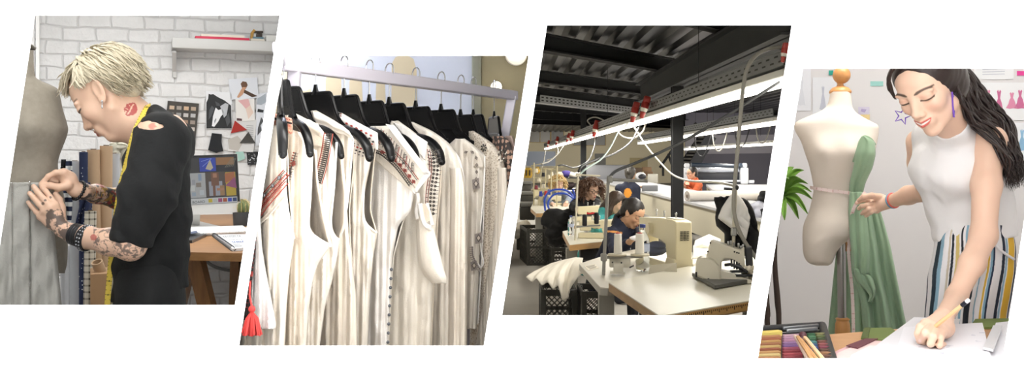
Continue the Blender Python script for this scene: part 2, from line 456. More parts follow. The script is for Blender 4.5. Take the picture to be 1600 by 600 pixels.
# ------------------------------------------------------------------ people: heads and hands as distance fields, hair as locks
def hframe(o, fwd, up=(0, 0, 1), roll=0.0):
 """head matrix: x forward, y to the person's left, z up"""
 f = Vector(fwd).normalized(); u = Vector(up); l = u.cross(f).normalized(); u = f.cross(l)
 R = Matrix((f, l, u)).transposed()
 if roll: R = R @ Matrix.Rotation(roll, 3, 'X')
 return Vector(o), R
def head(S, o, R, H, fem=0, smile=0, eyes=1, ears=1, nose=1):
 W = lambda p: np.array(o + R @ (Vector(p) * H)); RM = np.array(R)
 E = lambda c, r, k=.1, op='+', Q=None: S.ell(W(c), np.array(r) * H, RM if Q is None else np.array(R @ Q), k * H, op)
 C = lambda a, b, ra, rb, k=.05, op='+': S.cone(W(a), W(b), ra * H, rb * H, k * H, op)
 E((-.07, 0, .165), (.415, .335, .335)); E((.13, 0, .17), (.255, .275, .255), .1)
 E((.16, 0, -.10), (.235, .25 - .01 * fem, .30), .12)
 for s in (1, -1):
  C((.02, s * (.225 - .02 * fem), -.24), (.28, s * .06, -.425 + .01 * fem), .07, .055, .13)
  E((.265, s * .185, -.075), (.10, .085, .085), .10)
 E((.335, 0, -.415), (.07, .085 - .015 * fem, .072), .08)
 E((.37, 0, -.26), (.07, .125, .09), .08)
 for s in (1, -1):
  E((.462, s * .175, .045), (.085, .085, .055), .06, '-')
  if eyes: E((.335, s * .15, .035), (.065, .078, .056), .02)
  C((.375, s * .06, .115), (.325, s * .24, .115), .03 - .012 * fem, .02, .06)
 n = nose
 C((.375, 0, .09), (.472 + .02 * (n - 1), 0, -.10), .036, .04, .05); C((.36, 0, .05), (.42, 0, -.13), .05, .055, .05); E((.487 + .03 * (n - 1), 0, -.118), (.042, .045, .04), None or .03)
 for s in (1, -1): E((.435, s * .052, -.14), (.045, .033, .032), .03)
 for s in (1, -1):
  C((.448, 0, -.228), (.395 - .01 * smile, s * (.085 + .035 * smile), -.25 + .03 * smile), .021, .008, .02)
  C((.442, 0, -.282), (.395 - .01 * smile, s * (.075 + .035 * smile), -.262 + .03 * smile), .027, .008, .02)
  C((.462, 0, -.256 - .004 * smile), (.405, s * (.08 + .03 * smile), -.256 + .028 * smile), .004 + .004 * smile, .003, .01, '-')
 if ears:
  for s in (1, -1):
   Q = Matrix.Rotation(s * math.radians(-22), 3, 'Z') @ Matrix.Rotation(math.radians(-20), 3, 'Y')
   E((-.03, s * .338, .0), (.085, .028, .145), .03, '+', Q); E((-.02, s * .365, .015), (.045, .022, .085), .02, '-', Q)
   E((.02, s * .335, -.11), (.04, .022, .045), .03)
def local(V, o, R, H):
 return (V - np.array(o)) @ np.array(R) / H
def sstep(a, b, x): t = np.clip((x - a) / (b - a), 0, 1); return t * t * (3 - 2 * t)
def blend(c, m, col, f=1.0):
 col = np.array(lin(col)); return c + (col - c) * (np.clip(m, 0, 1) * f)[:, None]
def face_paint(c, L, lip='#b5615a', brow='#2a1c18', lash='#15100f', fem=0, smile=0, browf=.85, gape=0):
 """lips, brows and lashes: the skin's own colours"""
 x, y, z = L[:, 0], L[:, 1], L[:, 2]; ay = np.abs(y); fr = x > .26
 zc = -.256 + .03 * smile * (ay / .11) ** 2
 up = .034 * np.sqrt(np.clip(1 - (ay / (.088 + .032 * smile)) ** 2, 0, 1)); lo = .05 * np.sqrt(np.clip(1 - (ay / (.082 + .032 * smile)) ** 2, 0, 1))
 def soft(d, w=.006): return np.clip(.5 + d / (2 * w), 0, 1)
 m = (fr & (x > .33)) * soft(zc + up - z) * soft(z - zc + lo) * (up > 0); c = blend(c, m, lip, .9)
 if gape:
  w = np.sqrt(np.clip(1 - (ay / (.08 + .02 * smile)) ** 2, 0, 1)); t = fr * soft(gape * w - np.abs(z - zc + .004), .004) * (w > .05); c = blend(c, t, '#f3ece6', .95)
 bz = .125 + .032 * np.sin(np.clip((ay - .04) / .24, 0, 1) * 2.6) - .01
 th = ((.022 - .006 * fem) * (1 - .75 * np.clip((ay - .06) / .2, 0, 1)) + .004) * np.clip((ay - .03) / .05, 0, 1)
 c = blend(c, (fr & (ay > .045)) * soft(th - np.abs(z - bz), .006) * soft(.265 - ay, .015), brow, browf)
 lz = .012 + .30 * (ay - .15) ** 2 / .1 * .5
 c = blend(c, (fr & (ay > .075) & (ay < .235)) * soft(.011 - np.abs(z - lz), .004), lash, .95)
 c = blend(c, (fr & (ay > .08) & (ay < .25)) * np.exp(-((z - .055) / .025) ** 2), '#c9876f', .35 * fem)
 c = blend(c, fr * np.exp(-((z + .09) / .06) ** 2 - ((ay - .2) / .08) ** 2), '#d98578', .16 + .04 * fem)
 c = blend(c, fr * soft(.008 - np.hypot((ay - .034) / 1.6, z + .165), .006), '#5a342a', .7)
 return c
def ell_pt(th, ph, r=(.46, .365, .37), c=(-.06, 0, .17)):
 """point on the scalp: th from the crown down, ph around from the front"""
 return Vector((c[0] + r[0] * math.sin(th) * math.cos(ph), c[1] + r[1] * math.sin(th) * math.sin(ph), c[2] + r[2] * math.cos(th)))
def locks(mb, o, R, H, starts, flow, length, rad, steps=7, lift=.02, jit=.15, n=5, wave=0, seed=1, r=(.46, .365, .37), c=(-.06, 0, .17), grav=0):
 """locks walk over the scalp ellipsoid from each start along flow(p), then hang free by grav"""
 rnd = random.Random(seed); cc = Vector(c); rr = Vector(r)
 for (th, ph) in starts:
  p = ell_pt(th, ph, r, c); L = length * rnd.uniform(.7, 1.25); st = L / steps; off = rnd.uniform(.0, lift); pts = []; rad_ = rad * rnd.uniform(.7, 1.3)
  d = None; w0 = rnd.uniform(0, 6.28)
  for i in range(steps + 1):
   q = Vector([(p[a] - cc[a]) / rr[a] for a in range(3)]); l = q.length
   nrm = Vector([q[a] / rr[a] for a in range(3)]).normalized()
   if l < 1: p = cc + Vector([q[a] / l * rr[a] for a in range(3)])
   t = i / steps
   wv = (nrm.cross(d) * math.sin(w0 + t * 12) * wave) if (wave and d is not None) else Vector((0, 0, 0))
   pts.append(o + R @ ((p + nrm * (off + .012 * math.sin(t * 3.1)) + wv) * H))
   f = Vector(flow(p)) + Vector((rnd.uniform(-jit, jit), rnd.uniform(-jit, jit), rnd.uniform(-jit, jit)))
   if grav: f = f + Vector(R.transposed() @ Vector((0, 0, -grav * t)))
   if l <= 1.06: f = f - nrm * f.dot(nrm) * (.9 if f.dot(nrm) > 0 else 1)
   d = (f.normalized() if d is None else (d * .45 + f.normalized() * .55).normalized()); p = p + d * st
  R_ = [rad_ * H * (1 - .85 * (i / steps) ** 2.2) * (.65 if i == 0 else 1) for i in range(steps + 1)]
  mb.tube(pts, R_, n, True, flat=(1, 1.7))
 return mb
def hand(S, wrist, knuckles, fingers, thumb, rw=.019, rk=.0105, rf=.0085, k=.009):
 """palm from wrist to four knuckles; fingers: list of joint lists from the knuckle; thumb: joints from the palm's side"""
 for kn in knuckles: S.cone(wrist, kn, rw * .8, rk, k)
 for a, b in zip(knuckles[:-1], knuckles[1:]): S.cone(a, b, rk * .95, rk * .95, k)
 for kn, f, s in zip(knuckles, fingers, (1, 1.03, .97, .82)):
  pts = [kn] + list(f); m = len(pts) - 1
  S.chain(pts, [rk * s * .93] + [rf * s * (1.0 - .22 * (i / m)) for i in range(1, m + 1)], .0035)
 S.chain(thumb, [rk * 1.25, rf * 1.2, rf * 1.05, rf * .85][:len(thumb)], .006)
# ------------------------------------------------------------------ shared small builders
def vbox(mb, vp, x0, y0, x1, y1, off, d, bev=0, m=None):
 """box whose front face fills a pixel rectangle of the plane at distance off + d from it"""
 a, b = vp.pt(x0, y1, off + d), vp.pt(x1, y0, off + d); w = (b - a).dot(vp.r); h = b.z - a.z; c = (a + b) / 2 - vp.n * d / 2
 R = Matrix((vp.r, -vp.n, vp.u)).transposed()
 return mb.box(c, (w, d, h), R, bev, 2, m)
def flat(mb, vp, pts, off, m, th=.0012): mb.prism([vp.pt(x, y, off) for x, y in pts], vp.n * th, m)
def wood(name, c1, c2, scale=(1, 12, 12), rough=.45, nscale=3):
 if name in MATS: return MATS[name]
 t = NT(name); v = t.coord('Object', scale); f = t.noise(v, nscale, 5, .6); g = t.noise(t.coord('Object', tuple(s * 6 for s in scale)), nscale, 3)
 col = t.mix(t.math('ADD', t.math('MULTIPLY', f, .8), t.math('MULTIPLY', g, .25)), lin(c1), lin(c2)); t.bump(f, .15, .003)
 MATS[name] = t.set(col, rough); return MATS[name]
def onz(px, py, z):
 """point of the horizontal plane at height z on the sight line of a pixel"""
 Y = (CAM_Z - z) * F_PX / (py - ROW_H); return P(px, py, Y)
def text(name, s, loc, R, size, m, parent=None, ext=.0005, label=None):
 cu = bpy.data.curves.new(name, 'FONT'); cu.body = s; cu.size = size; cu.extrude = ext; cu.align_x = 'LEFT'
 o = bpy.data.objects.new(name, cu); COL.objects.link(o); dg = bpy.context.evaluated_depsgraph_get(); dg.update()
 me = bpy.data.meshes.new_from_object(o.evaluated_get(dg)); bpy.data.objects.remove(o); bpy.data.curves.remove(cu)
 me.transform(Matrix.Translation(Vector(loc)) @ R.to_4x4())
 v0 = Vector(parent.location) if parent else Vector((0, 0, 0)); q = parent.parent if parent else None
 while q: v0 += q.location; q = q.parent
 me.transform(Matrix.Translation(-v0)); me.materials.clear(); me.materials.append(m)
 t = bpy.data.objects.new(name, me); COL.objects.link(t)
 if parent: t.parent = parent
 return t
RW = lambda vp: Matrix((vp.r, vp.u, vp.n)).transposed()
def tape(mb, pts, w, ups, mt, mk, ticks=True, step=.0095):
 """ribbon with graduation marks; pts already smooth"""
 pts = [Vector(p) for p in pts]; mb.strip(pts, w, .0012, ups, mt)
 if not ticks: return
 acc = 0
 for i in range(len(pts) - 1):
  d = (pts[i + 1] - pts[i]).length; T = (pts[i + 1] - pts[i]).normalized(); U = Vector(ups[i] if isinstance(ups, list) else ups); x = T.cross(U).normalized(); y = x.cross(T)
  acc += d
  if acc > step:
   acc = 0; k = i; c = pts[i] + y * .0011
   big = (i * 7) % 3 == 0
   for s in (1, -1):
    a = c + x * s * w * .5; b = c + x * s * w * (.18 if big else .3); mb.prism([a - T * .0007, a + T * .0007, b + T * .0007, b - T * .0007], y * .0004, mk)
   if big: mb.prism([c - T * .0022 - x * w * .12, c + T * .0018 - x * w * .12, c + T * .0022 + x * w * .1, c - T * .0018 + x * w * .1], y * .0004, mk)
def roll(name, x0, y0, x1, y1, rpx, m, label, cat='fabric roll', hollow=None, group=None, off=0, vp=None, core=None):
 vp = vp or VR; t = thing(name, label, cat, vp.pt(x1, y1, off), group); r = rpx * vp.m; a, b = vp.pt(x0, y0, off), vp.pt(x1, y1, off); ax = (a - b).normalized()
 mb = MB(); mb.tube([b, a], r, 28, True); mb.build('cloth' if 'roll' in name else 'wall', m, t)
 mb = MB(); mb.tube([a + ax * .0005, a + ax * .004], r * .45, 16); mb.build('core', core or mat('roll core', '#6b5a45', .8), t); return t
def patt(name, fn):
 t = NT(name); v = t.coord(); col = fn(t, v); MATS[name] = t.set(col, .85); return MATS[name]
def dots(t, v, base, dot, s, r):
 n = t.add('ShaderNodeTexVoronoi', feature='F1'); t.link(v, n.inputs['Vector']); n.inputs['Scale'].default_value = s; n.inputs['Randomness'].default_value = .35
 return t.mix(t.math('LESS_THAN', n.outputs['Distance'], r), lin(base), lin(dot))
def stripes(t, v, axis, a, b, per, duty=.5):
 s = t.sep(v); f = t.math('FRACT', t.math('MULTIPLY', s[axis], 1 / per)); return t.mix(t.math('LESS_THAN', f, duty), lin(a), lin(b))
# ================================================================== ROOM 1: the atelier with the pinning man
W1 = VP(230, 250, 7.0)
def brick_mat():
 t = NT('white painted brick'); v = t.coord('Object', (1, 1, 1))
 sx = t.sep(v); cb = t.add('ShaderNodeCombineXYZ'); t.link(t.math('MULTIPLY', sx[0], 1 / W1.r.x), cb.inputs[0]); t.link(sx[2], cb.inputs[1])
 wob = t.add('ShaderNodeVectorMath', operation='ADD'); nz = t.add('ShaderNodeTexNoise'); nz.inputs['Scale'].default_value = 5; t.link(cb.outputs[0], nz.inputs['Vector'])
 sc = t.add('ShaderNodeVectorMath', operation='SCALE'); sc.inputs['Scale'].default_value = .045; t.link(nz.outputs['Color'], sc.inputs[0])
 t.link(cb.outputs[0], wob.inputs[0]); t.link(sc.outputs[0], wob.inputs[1])
 b = t.add('ShaderNodeTexBrick'); t.link(wob.outputs[0], b.inputs['Vector'])
 b.inputs['Scale'].default_value = 1; b.inputs['Brick Width'].default_value = .215; b.inputs['Row Height'].default_value = .098
 b.inputs['Mortar Size'].default_value = .011; b.inputs['Mortar Smooth'].default_value = 1.0; b.inputs['Bias'].default_value = 0
 b.inputs['Color1'].default_value = (.9, .9, .9, 1); b.inputs['Color2'].default_value = (.72, .72, .72, 1); b.inputs['Mortar'].default_value = (.4, .4, .4, 1)
 n1 = t.noise(v, 9, 5, .6); n2 = t.noise(v, 34, 4, .6)
 h = t.math('ADD', t.math('MULTIPLY', b.outputs['Fac'], -1.0), t.math('ADD', t.math('MULTIPLY', n1, 1.1), t.math('MULTIPLY', n2, .5)))
 t.bump(h, .55, .016)
 col = t.mix(b.outputs['Fac'], t.mix(n1, lin('#d8d9d9'), lin('#efefef')), lin('#d6d6d6'))
 return t.set(col, .6)
M_brick = brick_mat()
struct(room_back('wall_back', GAPS[0], GAPS[1], W1, 2.9, M_brick))
M_floor1 = mat('atelier floor boards', '#5b4a3a', .6, var=.2)
room_flat('floor', 0, GAPS[0], GAPS[1], W1, M_floor1, -.04)
room_flat('ceiling', 2.9, GAPS[0], GAPS[1], W1, mat('ceiling paint', '#e6e6e4', .9))
partition(GAPS[0], 'wall_left', 7.6, 3.0, mat('atelier wall paint', '#e9eaea', .9))
partition(GAPS[1], 'wall_right', 7.9, 4.7, mat('atelier wall paint', '#e9eaea', .9))
# --- white window post in the corner
W1b = VP(60, 250, 6.3)
def on(vp, px, py, off=0): return vp.pt(px, py, off)
mb = MB(); mb.prism([W1.pt(57, -80, .02), W1.pt(62.5, -80, .02), W1.pt(62.5, 620, .02), W1.pt(57, 620, .02)], W1.n * .06)
mb.prism([W1.pt(-60, -80, .02), W1.pt(55, -80, .02), W1.pt(55, 620, .02), W1.pt(-60, 620, .02)], W1.n * .03)
struct(mb.build('trim_window_post', mat('white gloss paint', '#ffffff', .4), smooth=False))
# --- wall shelf
M_grey = mat('pale grey lacquer', '#c9c9c7', .5)
sh = thing('wall_shelf', 'pale grey wooden wall shelf on a bracket high on the white brick wall', 'shelf', W1.pt(350, 75, .02))
mb = MB(); vbox(mb, W1, 269, 65, 435, 74.5, .0, .28, .006); mb.build('board', M_grey, sh)
mb = MB(); vbox(mb, W1, 270, 79, 276, 121, .0, .03, .003); a = W1.pt(273, 80, .03)
mb.prism([W1.pt(269, 79, .0), W1.pt(269, 79, .22), W1.pt(269, 82, .22), W1.pt(269, 112, .03), W1.pt(269, 120, .0)], W1.r * .028)
mb.build('bracket', M_grey, sh)
mb = MB(); vbox(mb, W1, 305, 59.5, 390, 63.5, .10, .17, .003, mat('crimson cover', '#c9244a', .5)); vbox(mb, W1, 307, 60.3, 388, 62.8, .095, .17, .0, mat('page edges', '#e9e3da', .8))
tag(mb.build('book', None), 'flat crimson book lying on the wall shelf under a cream booklet', 'book')
mb = MB(); vbox(mb, W1, 314, 55.6, 382, 59.3, .11, .15, .001)
tag(mb.build('booklet', mat('cream cover', '#e3dccf', .7)), 'cream booklet lying on top of the crimson book', 'book')
mb = MB(); b0 = W1.pt(400, 66, .16)
mb.tube([W1.pt(393, 66, .16), W1.pt(394, 52, .16), W1.pt(398, 47, .16)], .012, 8, m=mat('mustard wood', '#b58a3d', .5)); mb.tube([W1.pt(396, 50, .16), W1.pt(411, 50, .16)], .009, 8, m=mat('dark wood', '#3c332c', .6))
vbox(mb, W1, 395, 58, 412, 61, .1, .08, .003, mat('slate blue', '#5b7f8f', .6)); vbox(mb, W1, 392, 61, 414, 66, .1, .1, .003, mat('cream cover', '#e3dccf', .7)); vbox(mb, W1, 401, 52, 410, 58, .12, .05, .003, mat('dark wood', '#3c332c', .6))
tag(mb.build('wooden_toy', None), 'small mustard and slate wooden toy on the right of the wall shelf', 'ornament')
mb = MB(); vbox(mb, W1, 416, 56, 434, 64.8, .08, .14, .003); tag(mb.build('box_file', mat('pale box board', '#dcdcd8', .7)), 'pale flat box at the right end of the wall shelf', 'box')
# --- things pinned on the brick wall
def card(name, pts, mats, label, cat, group=None, th=.004, off=.014, extra=None):
 """paper, board or cloth pinned to the wall; extra draws flat shapes a hair in front"""
 mb = MB(); mb.prism([W1.pt(x, y, off) for x, y in pts], W1.n * th, mats)
 if extra: extra(mb, off + th)
 return tag(mb.build(name, mats, smooth=False), label, cat, group)
def ex(mb, o):
 cols = ['#c9b39a', '#a59c92', '#cdb093', '#b3a18d', '#77736e', '#9b9a98', '#c3bfbb', '#b9b9b9', '#b58f77', '#a97f66', '#a08672', '#9b8f86', '#c0a58f', '#b98e6d', '#bba58f', '#c9c3bb', '#a89b90', '#bfb9b2', '#cfcac3', '#d8d5d0']
 for r in range(5):
  for c in range(4):
   x = 265.0 + c * 11.2 - r * .6; y = 164.8 + r * 10.6 + c * .7
   flat(mb, W1, [(x, y), (x + 7.6, y + .5), (x + 7.2, y + 6.3), (x - .4, y + 5.8)], o, mat('swatch ' + cols[r * 4 + c], cols[r * 4 + c], .8), .004)
card('swatch_board', [(262, 157.5), (311, 162), (304, 231), (256, 226)], mat('charcoal card', '#4a4743', .8), 'charcoal sample board with rows of beige swatches on the brick wall', 'sample board', th=.008, extra=ex)
blk = mat('printed black', '#1d1f22', .6); gr1 = mat('printed grey', '#8f9296', .6); wht = mat('white paper', '#e9ebee', .7); gr2 = mat('printed dark grey', '#4a4c50', .6)
def ex(mb, o):
 flat(mb, W1, [(322.5, 160), (328, 148), (333, 147), (341, 152), (351, 157), (361, 165), (362, 200.5), (322.5, 200.5)], o, blk)
 flat(mb, W1, [(325, 156), (326, 146.5), (330, 148), (334, 147), (335, 152), (328, 160)], o + .0006, blk)
 flat(mb, W1, [(336, 158), (343, 162), (344, 166), (338, 165)], o + .0012, gr2); flat(mb, W1, [(327, 172), (331, 165), (335, 169), (330, 182), (326, 187)], o + .0012, gr2)
 flat(mb, W1, [(333, 181), (337, 168), (341, 172), (347, 170), (350, 177), (345, 182), (341, 190), (335, 198), (331, 197), (332, 189)], o + .0012, wht)
 flat(mb, W1, [(344, 166), (352, 161), (357, 163), (354, 180), (350, 184)], o + .0012, mat('printed silver', '#b9bdc2', .6))
 flat(mb, W1, [(334.6, 189), (337.5, 184), (338, 187), (335.5, 193)], o + .0026, gr1); flat(mb, W1, [(352, 186), (357, 176), (360, 190), (355, 198)], o + .0012, gr2)
card('horse_photo', [(322, 142), (362, 145), (362.5, 201), (322, 201)], wht, 'black and white photo of a dark and a white horse on the brick wall', 'photo', extra=ex)
card('black_cloth_sample', [(331, 208), (346.5, 209.5), (346, 222), (348.5, 236), (338, 239), (325, 234.5), (328, 222)], mat('black felt', '#24262a', .9), 'black cloth sample cut like a small bodice below the horse photo', 'cloth sample', th=.012)
skin_pr = mat('printed skin', '#c99b7c', .7)
def ex(mb, o):
 flat(mb, W1, [(376, 131), (379, 127), (385, 128), (387, 133), (384, 139), (378, 137)], o, mat('printed brown', '#6a4c3a', .7)); flat(mb, W1, [(379, 136), (385, 136), (379, 148), (373, 153), (370, 152)], o + .0006, skin_pr)
 flat(mb, W1, [(382, 140), (392, 145), (402, 150), (394, 152), (381, 145)], o + .001, mat('printed umber', '#4f3b2e', .7))
card('figure_sketch', [(357, 124), (402, 121), (403.5, 153), (360, 156)], mat('bluish paper', '#dfe3ea', .7), 'sheet with a painted figure sketch pinned at the top of the wall', 'sketch', extra=ex)
def ex(mb, o):
 flat(mb, W1, [(371.5, 157), (388, 154.5), (391, 164), (384, 170), (378, 163)], o, mat('printed pink', '#dfb0b0', .7)); flat(mb, W1, [(384, 170), (391, 164), (396, 176), (388, 186), (386, 178)], o, mat('printed peach', '#e3cdbf', .7))
 flat(mb, W1, [(370, 184.5), (378, 185.5), (378, 189), (370, 188.5)], o, mat('printed maroon', '#5a4044', .7))
card('pastel_collage', [(368, 155), (397, 154), (398, 188), (369, 190)], mat('cream paper', '#e8e6e2', .7), 'paper collage in pale pink and peach below the figure sketch', 'collage', off=.019, extra=ex)
def ex(mb, o):
 flat(mb, W1, [(356, 218), (371, 212), (380, 222), (372, 236), (358, 233)], o, mat('printed stone', '#bdb9b2', .7))
 for i in range(6): flat(mb, W1, [(385, 196 + i * 3.2), (396, 196.6 + i * 3.2), (396, 197.3 + i * 3.2), (385, 196.7 + i * 3.2)], o, gr1)
card('fabric_notes', [(365, 188), (401, 187), (396, 238), (356, 236)], mat('notebook paper', '#dcdcdb', .8), 'large note sheet carrying red and grey cloth triangles', 'notes', extra=ex)
card('red_cloth_triangle', [(367, 188.5), (386, 203), (360.5, 208.5)], mat('brick red cloth', '#a8352f', .9), 'brick red cloth triangle on the note sheet', 'cloth sample', th=.006, off=.024)
card('grey_cloth_triangle', [(388, 206), (399, 223.5), (374.5, 223.5)], mat('slate cloth', '#4b4946', .9), 'dark grey cloth triangle low on the note sheet', 'cloth sample', th=.006, off=.024)
def ex(mb, o):
 flat(mb, W1, [(402, 154), (409, 150), (415, 146), (416, 160), (408, 164), (401, 163)], o, mat('printed mist', '#a9b2bb', .7)); flat(mb, W1, [(403, 170), (412, 172), (411, 176), (402, 175)], o, blk)
 flat(mb, W1, [(408, 183), (412, 189), (407, 196), (409, 204), (402, 212), (403, 200)], o, gr2)
card('torn_clippings', [(401, 147), (424, 143), (424, 225), (399, 228)], mat('bluish paper', '#dfe3ea', .7), 'strip of grey torn clippings at the right edge of the wall', 'clippings', off=.012, extra=ex)
card('mint_note', [(368, 238), (380, 236.5), (383, 248), (371, 252.5)], mat('mint paper', '#a9cfc4', .8), 'mint green paper note above the monitor corner', 'note')
def ex(mb, o):
 rr = random.Random(3)
 for i in range(26):
  x, y = rr.uniform(387, 401), rr.uniform(240, 255); flat(mb, W1, [(x, y), (x + rr.uniform(1, 3), y + .6), (x + rr.uniform(0, 2), y + rr.uniform(1, 2.5))], o, gr1 if i % 3 else wht)
card('dark_photo', [(385, 238), (409, 236), (404, 257), (387, 258)], blk, 'small dark grainy photo beside the mint note', 'photo', extra=ex)
# --- desk
Dk = VP(335, 380, 5.0)
M_desk = None
M_oak = wood('desk oak', '#6f4a2b', '#b98a58', (2, 14, 14))
ztop = P(300, 394, 4.15).z
dk = thing('desk', 'oak work desk with slanted plank legs against the brick wall', 'desk', onz(350, 395, ztop) * 1)
A, B = onz(225, 392.5, ztop), onz(383, 395.8, ztop); C_, D_ = W1.pt(396, 250, .02), W1.pt(190, 250, .02)
C_ = Vector((C_.x, C_.y, ztop)); D_ = Vector((D_.x, D_.y, ztop))
mb = MB(); mb.prism([A, B, C_, D_], (0, 0, -.036)); mb.build('top', M_oak, dk)
mb = MB(); q = (onz(300, 394, ztop) - A).normalized()
def leg_at(p0, p1, w=.13):
 mb.prism([p0, p0 + q * w, p1 + q * w, p1], Vector((-q.y, q.x, 0)) * .05)
for (x0, y0, x1, y1) in ((290, 404, 318, 520),):
 Yl = 4.35; leg_at(P(x0, y0, Yl), P(x1, y1, Yl), .07)
mb.build('leg', wood('leg oak', '#5d3f25', '#a67746', (12, 12, 2)), dk)
mb = MB(); mb.bar(P(268, 520, 4.6), P(298, 404, 4.6), .05, .09); mb.build('leg', MATS['leg oak'], dk)
mb = MB(); mb.bar(P(370, 402, 5.6), P(366, 520, 5.6), .05, .09); mb.build('leg', MATS['leg oak'], dk)
# --- monitor
Mn = VP(300, 300, 5.6, math.radians(-4)); ZD = ztop
mo = thing('monitor', 'desktop monitor with black bezel and silver chin showing a mood board', 'monitor', Mn.pt(310, 352))
al = mat('brushed aluminium', '#c4c4c2', .35, .6); bk = mat('black bezel', '#0b0c0e', .25)
mb = MB(); mb.prism([Mn.pt(222, 246, .01), Mn.pt(371, 240.5, .01), Mn.pt(376.5, 331.5, .01), Mn.pt(222, 340, .01)], -Mn.n * .03); mb.build('casing', al, mo)
mb = MB(); mb.prism([Mn.pt(222, 246, .013), Mn.pt(370.3, 240.5, .013), Mn.pt(375, 315, .013), Mn.pt(222, 323.5, .013)], -Mn.n * .01); mb.build('bezel', bk, mo)
def scr(name, col, e=.75):
 return emit(name, col, e)
mb = MB()
def sq(x0, y0, x1, y1, m, o=.0135):
 # screen space of the slightly tilted panel: straight lines follow its edges
 k = lambda x: (x - 222) / 150.0
 s = lambda x, y: (x + (y - 245) * .055 - .0 + 0, y - k(x) * 5.5 * (1 + (y - 246) / 80 * .55) + 5.5)
 flat(mb, Mn, [s(x0, y0), s(x1, y0), s(x1, y1), s(x0, y1)], o, m, .0008)
sq(225, 243.5, 366.5, 319, scr('screen dark', '#24262b'), .0136)
sq(270, 245, 310, 268, scr('screen graphite', '#3a3a3c', .6), .0142); sq(311, 245, 336.5, 266.5, scr('screen blue', '#2a3f9e', .7), .0142)
sq(337, 245, 365, 257, scr('screen amber', '#8a6440', .7), .0142); sq(337, 257, 365, 266.5, scr('screen ink', '#20222a', .5), .0142)
sq(285, 268.5, 319, 308, scr('screen pale', '#9ea0a0', .7), .0142); sq(319.5, 268, 350, 307, scr('screen dress', '#4b423d', .7), .0142)
for (x, y, w, h, cc) in ((308, 270, 5, 11, '#7d8ea3'), (304, 284, 8, 7, '#7c746c'), (298, 279, 5, 8, '#8d8f94'), (293, 288, 9, 9, '#b3b4b2'), (309, 296, 7, 8, '#aab0b5'), (297, 299, 6, 6, '#8a97a3')): sq(x, y, x + w, y + h, scr('screen tile ' + cc, cc, .7), .0148)
sq(328, 268.5, 340, 290, scr('screen hair', '#6b4a3a', .7), .0148); sq(331, 270, 337, 277, scr('screen skin', '#9a6f57', .7), .0154)
sq(324, 283, 345, 306, scr('screen dress cloth', '#8c8f98', .7), .0146); sq(330, 280, 334, 306, scr('screen hair', '#6b4a3a', .7), .0154); sq(341, 290, 348, 306, scr('screen gold', '#8d6d4a', .7), .0152); sq(336, 294, 347, 298, scr('screen skin', '#9a6f57', .7), .0158)
sq(350.5, 269, 366, 307, scr('screen yellow', '#a9902e', .7), .0142)
flat(mb, Mn, [(352, 290), (367, 276), (370, 294)], .0150, scr('screen plum', '#85446a', .7)); flat(mb, Mn, [(351, 271), (366, 268), (367, 279), (352, 286)], .0148, scr('screen rust', '#9a5d3a', .7))
sq(225, 309, 367, 318.5, scr('screen paper', '#b6b8b8', .7), .0142)
for i, cc in enumerate(('#b3a02f', '#a9aba6', '#8f3f66', '#9c4a2d', '#2f41a3', '#20325e')): sq(322 + i * 7.6, 310.5, 328.2 + i * 7.6, 316.5, scr('screen chip ' + cc, cc, .7), .0148)
flat(mb, Mn, [(321, 264), (328, 249), (333, 262), (329, 266)], .0150, scr('screen bone', '#b0a890', .7))
flat(mb, Mn, [(314, 252), (330, 247), (330.4, 247.6), (314.4, 252.8)], .015, scr('screen line', '#6f83c9', .8)); flat(mb, Mn, [(316, 260), (330, 248), (330.5, 248.5), (316.5, 260.8)], .015, MATS['screen line'])
for i in range(5): flat(mb, Mn, [(351 + i * 3, 262 - i * .4), (362 + i * 1.5, 247), (362.6 + i * 1.5, 247.2), (351.8 + i * 3, 262 - i * .4)], .015, scr('screen twig', '#7d7a6a', .6))
mb.build('screen', None, mo, smooth=False)
text('board_lettering', 'BOARD', Mn.pt(300.5, 318.3, .0155), RW(Mn) @ Matrix.Rotation(math.radians(3), 3, 'Z'), .021, scr('screen ink', '#20222a', .5), mo)
mb = MB(); st = onz(303, 352, ZD)
mb.prism([Mn.pt(290, 333, -.03), Mn.pt(313, 332, -.03), Mn.pt(312, 352, -.06), Mn.pt(290, 353, -.06)], -Mn.n * .012)
mb.prism([onz(284, 349, ZD), onz(313, 348, ZD), onz(346, 356, ZD), onz(300, 361, ZD), onz(282, 360, ZD)], (0, 0, .008)); mb.build('stand', al, mo)
# --- desk things
kb = thing('keyboard', 'slim white keyboard on the desk in front of the monitor', 'keyboard', onz(340, 363, ZD))
mb = MB(); mb.prism([onz(298, 359, ZD), onz(379, 356, ZD), onz(392, 364.5, ZD), onz(312, 368.5, ZD)], (0, 0, .014)); mb.build('base', mat('keyboard shell', '#d8d9d9', .5), kb)
mb = MB(); a, b, c, d = [onz(*q, ZD + .012) for q in ((302, 358.7), (378, 356.3), (388, 362.8), (313, 366.5))]
for r in range(5):
 for k in range(15):
  f = lambda u, v: (a * (1 - u) + b * u) * (1 - v) + (d * (1 - u) + c * u) * v
  mb.prism([f((k + .1) / 15, (r + .12) / 5), f((k + .9) / 15, (r + .12) / 5), f((k + .9) / 15, (r + .88) / 5), f((k + .1) / 15, (r + .88) / 5)], (0, 0, .006))
mb.build('keys', mat('white keys', '#f2f3f3', .5), kb)
ca = thing('cactus_plant', 'round cactus with yellow spines in a charcoal pot on the desk', 'plant', onz(378, 354, ZD))
c0 = onz(378, 353, ZD); s = c0.y / F_PX
mb = MB(); mb.lathe([(0, 0), (12 * s, 0), (13 * s, .004), (14 * s, 20 * s), (14.2 * s, 22 * s), (12.8 * s, 22 * s), (12.5 * s, 17 * s), (0, 17 * s)], c0, 28); mb.build('pot', mat('charcoal pot', '#3b3d3f', .55), ca)
